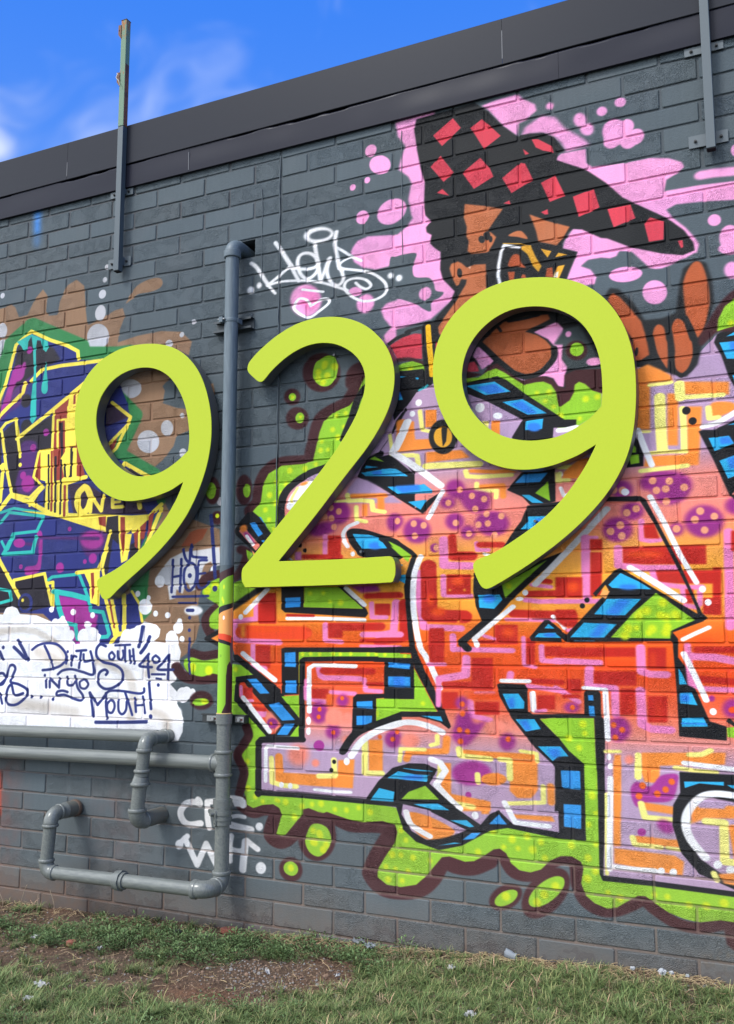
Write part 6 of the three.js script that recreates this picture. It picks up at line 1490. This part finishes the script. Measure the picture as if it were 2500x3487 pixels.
// ---------------------------------------------------------------- steel posts bolted to the wall
function rustTex(a, b, amt, sx) {
  const W = 128, H = 1024, [c, ctx] = canvas(W, H), im = ctx.createImageData(W, H), A = new THREE.Color(a).convertLinearToSRGB(), B = new THREE.Color(b).convertLinearToSRGB();
  for (let j = 0; j < H; j++) for (let i = 0; i < W; i++) {
    const top = smooth(0.30, 0, j / H), mid = smooth(0.07, 0, Math.abs(j / H - 0.5)), t = clamp(smooth(0.05, 0.45, fbm2(i / 22 * sx, j / 90, 5) + amt + top * 0.75 + mid * 0.45)), o = (j * W + i) * 4, f = 1 + 0.08 * n2(i / 9, j / 9);
    im.data[o] = mix(A.r, B.r, t) * 255 * f; im.data[o + 1] = mix(A.g, B.g, t) * 255 * f; im.data[o + 2] = mix(A.b, B.b, t) * 255 * f; im.data[o + 3] = 255;
  }
  ctx.putImageData(im, 0, 0); return canvasMap(c);
}
const postSlate = std('#4b575f', 0.5), plateMat = std('#535e66', 0.5), boltMat = std('#23262a', 0.5), hollowMat = std('#15171a', 0.9);
function steelPost(x, px0, label) {
  const g = thing('steel_post', label, 'post', 'steel posts bolted to the wall', [x, 4.3, 0]);
  const P = (n, geo, m, parent = g) => part(n, local(geo, parent), m, parent), h = 0.0235, z0 = 0.032, z1 = 0.079;
  P('post_tube', bevelBox(x - h, x + h, 4.306, 5.38, z0, z1, 0.003), postSlate);
  P('hollow_end', box(x - h + 0.003, x + h - 0.003, 4.302, 4.3055, z0 + 0.003, z1 - 0.003), hollowMat);
  for (const [y0, y1] of [[4.885, 4.945 - 0.012], [4.356, 4.425]]) {
    const pl = P('bracket_plate', bevelBox(px0, px0 + 0.2, y0, y1, 0.004, 0.010, 0.001), plateMat);
    P('spacer', box(x - 0.02, x + 0.02, y0 + 0.005, y1 - 0.004, 0.0102, z0 - 0.0005), plateMat, pl);
    for (const bx of [px0 + 0.035, px0 + 0.165]) P('bolt', mergeGeometries([rod(V(bx, (y0 + y1) / 2, 0.010), V(bx, (y0 + y1) / 2, 0.017), 0.009, 6), rod(V(bx, (y0 + y1) / 2, 0.017), V(bx, (y0 + y1) / 2, 0.024), 0.005, 8)]), boltMat, pl);
  }
  const up = [std('#fff', 0.75, { map: rustTex('#8a5236', '#5d3a2c', 0.1, 1) }), std('#fff', 0.75, { map: rustTex('#6f8a74', '#9a6a42', -0.42, 1) })];
  const face = bevelBox(x - h, x + h, 5.384, 6.2, z0, z1, 0.003); {
    const p = face.attributes.position, n = face.attributes.normal, uv = face.attributes.uv;
    for (let i = 0; i < p.count; i++) uv.setXY(i, Math.abs(n.getX(i)) > 0.6 ? (p.getZ(i) - z0) / 0.1 : (p.getX(i) - x + h) / 0.1 + 0.5, (p.getY(i) - 5.384) / 0.82);
  }
  P('weathered_tube', face, up[1], g);
  P('rust_patch', box(x + h - 0.001, x + h + 0.0012, 5.386, 5.86, z0 + 0.004, z1 - 0.004), up[0]);
  P('top_cap', box(x - h - 0.001, x + h + 0.001, 6.2005, 6.206, z0 - 0.001, z1 + 0.001), std('#4a352a', 0.85));
  for (const y of [6.115, 5.745]) {
    const s = new THREE.Shape(); s.moveTo(0, -0.055); s.lineTo(0, 0.05); s.lineTo(-0.052, 0.075); s.lineTo(-0.052, 0.0); s.closePath(); const hole = new THREE.Path(); hole.absarc(-0.03, 0.022, 0.008, 0, 7, true); s.holes.push(hole);
    const e = new THREE.ExtrudeGeometry(s, { depth: 0.006, bevelEnabled: false }); e.rotateY(-0.5); e.translate(x - h + 0.006, y, z1 + 0.0);
    P('lug_plate', e, std('#6b4a38', 0.85));
  }
  return g;
}
const leftPost = steelPost(1.117, 0.99, 'rusty topped steel post at left standing up against the sky');
{
  const p = [[0, 0, 0], [0.012, -0.02, 0.012], [0.008, -0.045, 0.018], [0.03, -0.075, 0.014], [0.034, -0.11, 0.01]].map(([a, b, c]) => V(1.078 + a, 5.79 + b, 0.088 + c));
  part('string_scrap', local(new THREE.TubeGeometry(new THREE.CatmullRomCurve3(p), 24, 0.0028, 5), leftPost), std('#cfcabd', 0.9), leftPost);
}
steelPost(5.051, 4.935, 'grey steel post at upper right, cut by the top of the photo');

// ---------------------------------------------------------------- ground
const gy = (x, z) => -0.045 + 0.028 * clamp(x, -6, 12) + 0.03 * smooth(3.2, 4.2, x) * smooth(0.5, 0, z) + (z > -0.2 && z < 6 && x > -4 && x < 10 ? 0.010 * n2(x * 2.1, z * 2.1) + 0.007 * n2(x * 7, z * 7) + 0.005 * n2(x * 19, z * 19) : 0);
{
  const axis = (a, b, st, out) => { const v = []; for (let q = a; q <= b + 1e-6; q += st) v.push(q); for (const e of out) v.push(e); return v.sort((p, q) => p - q); };
  const xs = axis(-1.5, 7.5, 0.025, [-300, -120, -50, -20, -8, -4, -2.5, 8.5, 10, 14, 25, 60, 140, 300]), zs = axis(-0.15, 2.6, 0.025, [-300, -100, -30, -9, -1, 3, 4, 6, 9, 15, 30, 80, 200, 400]);
  const nx = xs.length, nz = zs.length, P = new Float32Array(nx * nz * 3), U = new Float32Array(nx * nz * 2), C = new Float32Array(nx * nz * 3), I = [];
  for (let j = 0; j < nz; j++) for (let i = 0; i < nx; i++) {
    const k = j * nx + i, x = xs[i], z = zs[j]; P.set([x, gy(x, z), z], k * 3); U.set([x, z], k * 2);
    const red = clamp(0.35 * n2(x * 1.3, z * 1.3) + smooth(0.5, 0, Math.hypot((x - 2.65) / 0.7, (z - 1.0) / 0.4)) * 0.9 + smooth(0.25, 0, z) * 0.35), far = smooth(2.5, 8, Math.max(z, Math.abs(x - 2.5) - 3));
    const a = [mix(0.19, 0.30, red), mix(0.118, 0.135, red), mix(0.072, 0.068, red)];
    C.set([mix(a[0], 0.07, far), mix(a[1], 0.085, far), mix(a[2], 0.035, far)], k * 3);
    if (i < nx - 1 && j < nz - 1) I.push(k, k + nx, k + 1, k + 1, k + nx, k + nx + 1);
  }
  const g = new THREE.BufferGeometry(); g.setAttribute('position', new THREE.BufferAttribute(P, 3)); g.setAttribute('uv', new THREE.BufferAttribute(U, 2)); g.setAttribute('color', new THREE.BufferAttribute(C, 3)); g.setIndex(I); g.computeVertexNormals();
  const N = 512, data = new Uint8Array(N * N * 4), L = 0.5, hb = new Uint8Array(N * N * 4);
  for (let j = 0; j < N; j++) for (let i = 0; i < N; i++) {
    const x = i / N * L, y = j / N * L, v = 0.72 + 0.22 * fbm2(x * 30, y * 30, 4) + 0.12 * n2(x * 190, y * 190) + (rnd() < 0.02 ? 0.25 : 0), o = (j * N + i) * 4;
    data.fill(clamp(v) * 255, o, o + 3); data[o + 3] = 255; hb.fill(clamp(0.5 + 0.3 * fbm2(x * 40 + 5, y * 40, 4) + 0.2 * n2(x * 150, y * 150)) * 255, o, o + 3); hb[o + 3] = 255;
  }
  const tex = (d, srgb) => { const t = new THREE.DataTexture(d, N, N); if (srgb) t.colorSpace = THREE.SRGBColorSpace; t.wrapS = t.wrapT = THREE.MirroredRepeatWrapping; t.magFilter = THREE.LinearFilter; t.repeat.set(1 / L, 1 / L); t.needsUpdate = true; return t; };
  const m = lit(new THREE.Mesh(g, new THREE.MeshStandardMaterial({ vertexColors: true, map: tex(data, true), bumpMap: tex(hb), bumpScale: 0.012, roughness: 0.95 })));
  m.name = 'ground'; m.userData.kind = 'structure'; m.userData.label = 'bare reddish brown soil with worn turf along the wall'; scene.add(m);
}
// what grows where
const weedAt = (x, z) => {
  const w = 0.42 * n2(x * 2.6 + 4, z * 3.4) + 0.38 * n2(x * 7, z * 7);
  const left = smooth(0.12, 0.24, z) * smooth(0.74, 0.58, z) * smooth(2.75, 2.2, x);
  const mid = smooth(0.05, 0.13, z - 0.02) * smooth(0.5, 0.36, z) * smooth(2.0, 2.3, x) * smooth(3.5, 3.1, x);
  const front = smooth(1.3, 1.5, z) * smooth(2.9, 2.5, x) * 0.5 + smooth(0.34, 0.1, Math.hypot((x - 2.95) / 1.2, z - 1.2)) * 0.6;
  const bare = smooth(1.2, 0.6, Math.hypot((x - 0.85) / 0.5, (z - 0.22) / 0.2)) * 0.7 + smooth(1.2, 0.6, Math.hypot((x - 2.05) / 0.3, (z - 0.1) / 0.16)) * 0.9;
  return clamp((left + mid * 1.1) * 1.05 + front + 0.25 * smooth(1.0, 0.7, z) * smooth(0.5, 0.7, z) * smooth(2.2, 1.6, x) + w - 0.46 - bare);
};
const grassAt = (x, z) => {
  const w = 0.42 * n2(x * 2.1, z * 2.4 + 8) + 0.34 * n2(x * 6 + 3, z * 6);
  let d = smooth(0.02, 0.22, z - 0.02) * smooth(2.9, 3.35, x) + smooth(1.0, 1.25, z) * 1.0 + smooth(0.85, 1.1, z + (x - 2.6) * 0.6) * smooth(2.4, 2.9, x) * 0.7 + 0.16 * smooth(0.1, 0.4, z);
  d -= smooth(1.15, 0.7, Math.hypot((x - 2.62) / 0.34, (z - 1.0) / 0.18)) * 0.9 + smooth(1.2, 0.6, Math.hypot((x - 2.82) / 0.45, (z - 0.62) / 0.24)) * 0.9 + smooth(1.2, 0.7, Math.hypot((x - 4.75) / 0.33, (z - 0.1) / 0.14)) * 0.9;
  return clamp(d * 0.85 + w * 1.15 - 0.1);
};
function scatter(name, label, geo, mat, list) {
  const m = new THREE.InstancedMesh(geo, mat, list.length), M = new THREE.Matrix4(), q = new THREE.Quaternion(), c = new THREE.Color();
  list.forEach((s, i) => { q.setFromEuler(new THREE.Euler(s.rx ?? 0, s.ry, s.rz ?? 0)); M.compose(V(s.x, s.y, s.z), q, V(s.s * (s.wx ?? 1), s.s * (s.h ?? 1), s.s * (s.wx ?? 1))); m.setMatrixAt(i, M); m.setColorAt(i, c.setRGB(...s.c)); });
  lit(m); m.name = name; m.userData = { kind: 'stuff', label }; scene.add(m); return m;
}
const bladeMat = new THREE.MeshPhysicalMaterial({ color: '#ffffff', roughness: 0.7, side: THREE.DoubleSide, specularIntensity: 0.6, vertexColors: true });
function tuft(n, len, wid, lean) {
  const P = [], I = [], C = [];
  for (let i = 0; i < n; i++) {
    const tone = rr(0.55, 1.5), pale = rnd() < 0.14 ? 1 : 0;
    const a = rr(0, 6.28), l = len * rr(0.55, 1.15), w = wid * rr(0.7, 1.2), ln = lean * rr(0.4, 1.3), bx = rr(-0.012, 0.012), bz = rr(-0.012, 0.012), dx = Math.cos(a), dz = Math.sin(a), b = P.length / 3;
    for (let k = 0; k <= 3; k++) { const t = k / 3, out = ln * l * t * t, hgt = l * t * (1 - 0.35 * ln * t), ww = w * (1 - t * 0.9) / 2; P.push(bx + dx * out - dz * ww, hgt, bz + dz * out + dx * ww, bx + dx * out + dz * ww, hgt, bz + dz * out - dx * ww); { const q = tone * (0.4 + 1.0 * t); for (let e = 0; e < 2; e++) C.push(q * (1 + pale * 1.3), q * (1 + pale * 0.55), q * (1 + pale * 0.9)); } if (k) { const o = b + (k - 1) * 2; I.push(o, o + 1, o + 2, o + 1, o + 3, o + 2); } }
  }
  const g = new THREE.BufferGeometry(); g.setAttribute('position', new THREE.Float32BufferAttribute(P, 3)); g.setAttribute('color', new THREE.Float32BufferAttribute(C, 3)); g.setIndex(I); g.computeVertexNormals(); return g;
}
function weed(n, size) {        // a low clump: leaflets on short stems at several heights
  const P = [], I = [], C = [];
  for (let i = 0; i < n; i++) {
    const a = rr(0, 6.28), rad = 0.042 * Math.sqrt(rnd()), h = rr(0.004, 0.045) * (1 - rad * 9), L = size * rr(0.7, 1.25), W = L * 0.34, t = rr(0.1, 0.9), yaw = a + rr(-1, 1), b = P.length / 3, cx = Math.cos(a) * rad, cz = Math.sin(a) * rad, d = V(Math.cos(yaw) * Math.cos(t), Math.sin(t) * 0.8, Math.sin(yaw) * Math.cos(t)), s = V(-Math.sin(yaw), rr(-0.3, 0.3), Math.cos(yaw)), o = V(cx, h, cz);
    const q = (u, v, up = 0) => { const p = o.clone().addScaledVector(d, u * L).addScaledVector(s, v * W); P.push(p.x, p.y + up, p.z); };
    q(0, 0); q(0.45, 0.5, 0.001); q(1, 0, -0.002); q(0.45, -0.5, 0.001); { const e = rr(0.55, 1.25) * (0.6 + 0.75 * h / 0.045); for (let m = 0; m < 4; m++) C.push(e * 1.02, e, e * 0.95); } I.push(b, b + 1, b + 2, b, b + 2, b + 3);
  }
  const g = new THREE.BufferGeometry(); g.setAttribute('position', new THREE.Float32BufferAttribute(P, 3)); g.setAttribute('color', new THREE.Float32BufferAttribute(C, 3)); g.setIndex(I); g.computeVertexNormals(); return g;
}
{
  const gr = [[], [], []], wd = [[], []], dry = [], st = [], sv = [];
  for (let i = 0; i < 46000; i++) {
    const x = rr(-0.8, 6.6), z = rr(0.005, 2.5); if (rnd() > grassAt(x, z)) continue;
    const v = rnd(), yel = rnd() < 0.06 + 0.1 * clamp(n2(x * 3, z * 3)), c = yel ? [0.30, 0.26, 0.15] : [0.092 + 0.06 * v, 0.148 + 0.065 * v, 0.045 + 0.03 * v];
    gr[i % 3].push({ x, z, y: gy(x, z) - 0.002, ry: rr(0, 6.28), s: rr(0.55, 1.15), h: rr(0.7, 1.2), c });
  }
  for (let i = 0; i < 17000; i++) {
    const x = rr(-0.8, 5.5), z = rr(0.03, 2.4); if (rnd() > weedAt(x, z)) continue;
    const v = rnd(), c = [0.085 + 0.05 * v, 0.145 + 0.065 * v, 0.055 + 0.03 * v];
    wd[i % 2].push({ x, z, y: gy(x, z) - 0.002, ry: rr(0, 6.28), s: rr(0.5, 1.5), h: rr(0.7, 1.7), c });
  }
  for (let i = 0; i < 9000; i++) {                                  // straw and dead runners
    const x = rr(-0.5, 6), z = Math.abs(rr(-1, 1) * rr(0, 1)) * 1.5 + 0.004, edge = smooth(0.22, 0.03, z) * smooth(1.9, 3.2, x) * 1.0 + 0.16 + smooth(0.4, 0.1, Math.hypot((x - 2.45) / 1.3, z - 1.05)) * 0.5; if (rnd() > edge) continue;
    const v = rnd(); dry.push({ x, z, y: gy(x, z) + rr(0.001, 0.012), ry: rr(0, 6.28), rx: rr(-0.25, 0.25), rz: rr(-0.45, 0.45), s: rr(0.5, 1.3), c: [0.30 + 0.22 * v, 0.22 + 0.17 * v, 0.12 + 0.10 * v] });
  }
  for (let i = 0; i < 42000; i++) {                                  // gravel and crumbs of soil
    const x = rr(-0.5, 6), z = rr(0, 1.9), p = smooth(1.4, 0.5, Math.hypot((x - 2.82) / 0.45, (z - 0.62) / 0.26)) * 0.6 + 0.3 + smooth(1.3, 0.6, Math.hypot((x - 4.75) / 0.33, (z - 0.1) / 0.14)) * 0.3; if (rnd() > p) continue;
    const v = rnd(), w = rnd() < 0.16 + 0.22 * smooth(1.3, 0.6, Math.hypot((x - 2.82) / 0.5, (z - 0.62) / 0.3)); st.push({ x, z, y: gy(x, z), ry: rr(0, 6.28), rx: rr(0, 3), s: rr(0.0025, 0.0075) * (rnd() < 0.06 ? 1.8 : 1), h: rr(0.5, 0.9), c: w ? [0.15 + 0.12 * v, 0.14 + 0.11 * v, 0.135 + 0.10 * v] : [0.12 + 0.13 * v, 0.078 + 0.085 * v, 0.052 + 0.06 * v] });
  }
  gr.forEach((l, i) => scatter(numbered('grass'), 'short worn green grass growing over the soil', tuft(9 + i, 0.042 + 0.011 * i, 0.0044, 1.1), bladeMat, l));
  wd.forEach((l, i) => scatter(numbered('ground_cover'), 'low leafy weeds spreading in a band along the wall', weed(30, 0.015 + 0.004 * i), bladeMat, l));
  const long = []; for (let i = 0; i < 900; i++) { const x = rr(-0.3, 6.4), z = rr(0.15, 2.3), k = n2(x * 1.6 + 11, z * 1.6); if (rnd() > grassAt(x, z) * smooth(0.0, 0.5, k) * 0.9) continue; const v = rnd(); long.push({ x, z, y: gy(x, z) - 0.002, ry: rr(0, 6.28), s: rr(0.7, 1.3), c: [0.12 + 0.06 * v, 0.18 + 0.06 * v, 0.06 + 0.03 * v] }); }
  scatter(numbered('grass'), 'longer pale grass clumps standing out of the short turf', tuft(16, 0.105, 0.0046, 0.8), bladeMat, long);
  const straw = (() => { const p = [V(-0.03, 0, 0), V(-0.01, 0.002, 0.004), V(0.012, 0.004, -0.002), V(0.034, 0.001, 0.006)]; return new THREE.TubeGeometry(new THREE.CatmullRomCurve3(p), 6, 0.0013, 4); })();
  scatter('dry_straw', 'bleached straw and dead runners lying at the foot of the wall', straw, std('#ffffff', 0.8), dry);
  scatter('gravel', 'small stones and soil crumbs on the bare ground', new THREE.IcosahedronGeometry(1, 0), std('#ffffff', 0.9, { flatShading: true }), st);
}
// ---------------------------------------------------------------- small things on the ground
function lump(r, sy, jag, seed) {
  const g = new THREE.IcosahedronGeometry(r, 2), p = g.attributes.position;
  for (let i = 0; i < p.count; i++) { const x = p.getX(i), y = p.getY(i), z = p.getZ(i), k = 1 + jag * n3(x / r * 1.3 + seed, y / r * 1.3, z / r * 1.3); p.setXYZ(i, x * k, y * k * sy, z * k); }
  g.computeVertexNormals(); return g;
}
function litter(name, label, category, x, z, geo, mat, group, lift = 0.01, ry = 0) {
  const m = lit(new THREE.Mesh(geo, mat)); m.name = numbered(name); m.position.set(x, gy(x, z) + lift, z); m.rotation.y = ry; m.userData = { label, category }; if (group) m.userData.group = group; scene.add(m); return m;
}
const brickRed = new THREE.MeshStandardMaterial({ color: new THREE.Color(0.30, 0.105, 0.07), roughness: 0.9, bumpMap: fineBump, bumpScale: 0.006 }), paper = std('#aeaeae', 0.85), foam = std('#a3a6aa', 0.8), film = new THREE.MeshPhysicalMaterial({ color: '#9aa1a8', roughness: 0.4, transmission: 0.35, thickness: 0, side: THREE.DoubleSide });
function slab(w, d, h, seed) { const s = new THREE.Shape(), n = 9; for (let i = 0; i < n; i++) { const a = i / n * 6.283, k = 1 + 0.22 * n2(i * 1.7, seed); s[i ? 'lineTo' : 'moveTo'](Math.cos(a) * w * k, Math.sin(a) * d * k); } s.closePath(); const g = new THREE.ExtrudeGeometry(s, { depth: h, bevelEnabled: true, bevelSize: 0.004, bevelThickness: 0.004, bevelSegments: 1 }); g.rotateX(-Math.PI / 2); return g; }
litter('brick_fragment', 'flat red brick fragment lying against the foot of the wall below the valve', 'brick fragment', 2.136, 0.06, slab(0.05, 0.032, 0.022, 1), brickRed, null, 0.004, 0.1);
litter('brick_fragment', 'smaller red brick fragment half sunk among the weeds at left', 'brick fragment', 1.425, 0.616, slab(0.026, 0.02, 0.02, 2), brickRed, null, 0.006, 0.8);
litter('stone', 'black stone lying in the weeds left of the red brick fragment', 'stone', 1.887, 0.235, lump(0.026, 0.6, 0.35, 3), std('#1d1e20', 0.8), null, 0.012);
function scrap(w, d, seed) {                                          // crumpled paper
  const g = new THREE.PlaneGeometry(w, d, 7, 7), p = g.attributes.position;
  for (let i = 0; i < p.count; i++) { const x = p.getX(i), y = p.getY(i); p.setXYZ(i, x + 0.008 * n2(y * 60, seed), 0.012 + 0.014 * n2(x * 45 + seed, y * 45) , y + 0.008 * n2(x * 60, seed + 5)); }
  const q = g.clone(); q.translate(0, -0.0012, 0); const idx = Array.from(q.index.array); for (let i = 0; i < idx.length; i += 3) [idx[i], idx[i + 1]] = [idx[i + 1], idx[i]]; q.setIndex(idx); g.computeVertexNormals(); q.computeVertexNormals(); return mergeGeometries([g, q]);
}
for (const [x, z, w, d, s, l] of [[1.114, 0.577, 0.045, 0.035, 1, 'white crumpled scrap lying among the weeds near the left edge'], [1.631, 0.62, 0.026, 0.022, 2, 'small white scrap between the weeds and the bare soil at left'], [1.763, 1.206, 0.075, 0.045, 3, 'torn pale scrap on the soil in front of the left weeds'], [1.86, 1.39, 0.05, 0.028, 4, 'pale dirty scrap in the grass near the bottom left corner'], [2.108, 0.264, 0.024, 0.03, 5, 'tiny white scrap below the red brick fragment'], [3.905, 0.799, 0.05, 0.042, 6, 'white paper scrap in the grass at the bottom edge'], [3.621, 0.278, 0.032, 0.034, 7, 'white flake in the grass right of the middle'], [3.11, 0.552, 0.03, 0.018, 8, 'white sliver beside the gravel patch'], [2.725, 0.61, 0.022, 0.02, 9, 'white fleck on the gravel patch']])
  litter('paper_scrap', l, 'litter', x, z, scrap(w, d, s), paper, null, 0.012, s);
litter('plastic_scrap', 'grey plastic scrap lying close to the wall under the lime paint', 'litter', 2.978, 0.03, scrap(0.07, 0.035, 21), std('#6c6f73', 0.6), null, 0.02, 0.3);
litter('plastic_scrap', 'torn grey film hanging in the weeds in front of the wall', 'litter', 3.097, 0.135, scrap(0.05, 0.07, 22), film, null, 0.03, 0.9);
litter('plastic_cup', 'crushed clear plastic cup leaning on the straw against the wall', 'cup', 3.862, 0.035, (() => { const g = new THREE.CylinderGeometry(0.026, 0.019, 0.06, 16, 4, true), p = g.attributes.position; for (let i = 0; i < p.count; i++) p.setXYZ(i, p.getX(i) * (1 + 0.25 * n2(p.getY(i) * 30, 3)), p.getY(i) + 0.004 * n2(p.getX(i) * 60, 8), p.getZ(i) * 0.7); g.rotateZ(1.25); g.computeVertexNormals(); return g; })(), film, null, 0.03);
for (const [x, z, r, s, l] of [[4.632, 0.05, 0.024, 1, 'largest white foam crumb on the straw at the right-hand foot of the wall'], [4.674, 0.045, 0.014, 2, 'small white foam crumb touching the largest one'], [4.49, 0.05, 0.015, 3, 'white foam crumb left of the largest one'], [4.749, 0.045, 0.013, 4, 'white foam crumb right of the largest one']]) litter('foam_crumb', l, 'litter', x, z, lump(r * 0.75, 0.75, 0.5, s), foam, null, r * 0.7 + 0.012);
for (const [x, z, h, b, l] of [[0.50, 0.09, 0.15, 0.03, 'tallest bare dry twig standing against the wall at left'], [0.66, 0.1, 0.10, -0.02, 'short dry twig right of the tallest one'], [0.80, 0.09, 0.13, -0.07, 'dry twig leaning left under the pipe loop'], [0.36, 0.1, 0.075, -0.06, 'dark crooked twig near the left edge']]) {
  const p = [V(0, 0, 0), V(b * 0.2 + 0.006, h * 0.4, -0.006), V(b * 0.6, h * 0.75, -0.02), V(b, h, -0.03)];
  litter('dry_twig', l, 'twig', x, z, new THREE.TubeGeometry(new THREE.CatmullRomCurve3(p), 14, 0.0019, 6), std('#8a7b68', 0.9), null, 0);
}

renderer.render(scene, camera);
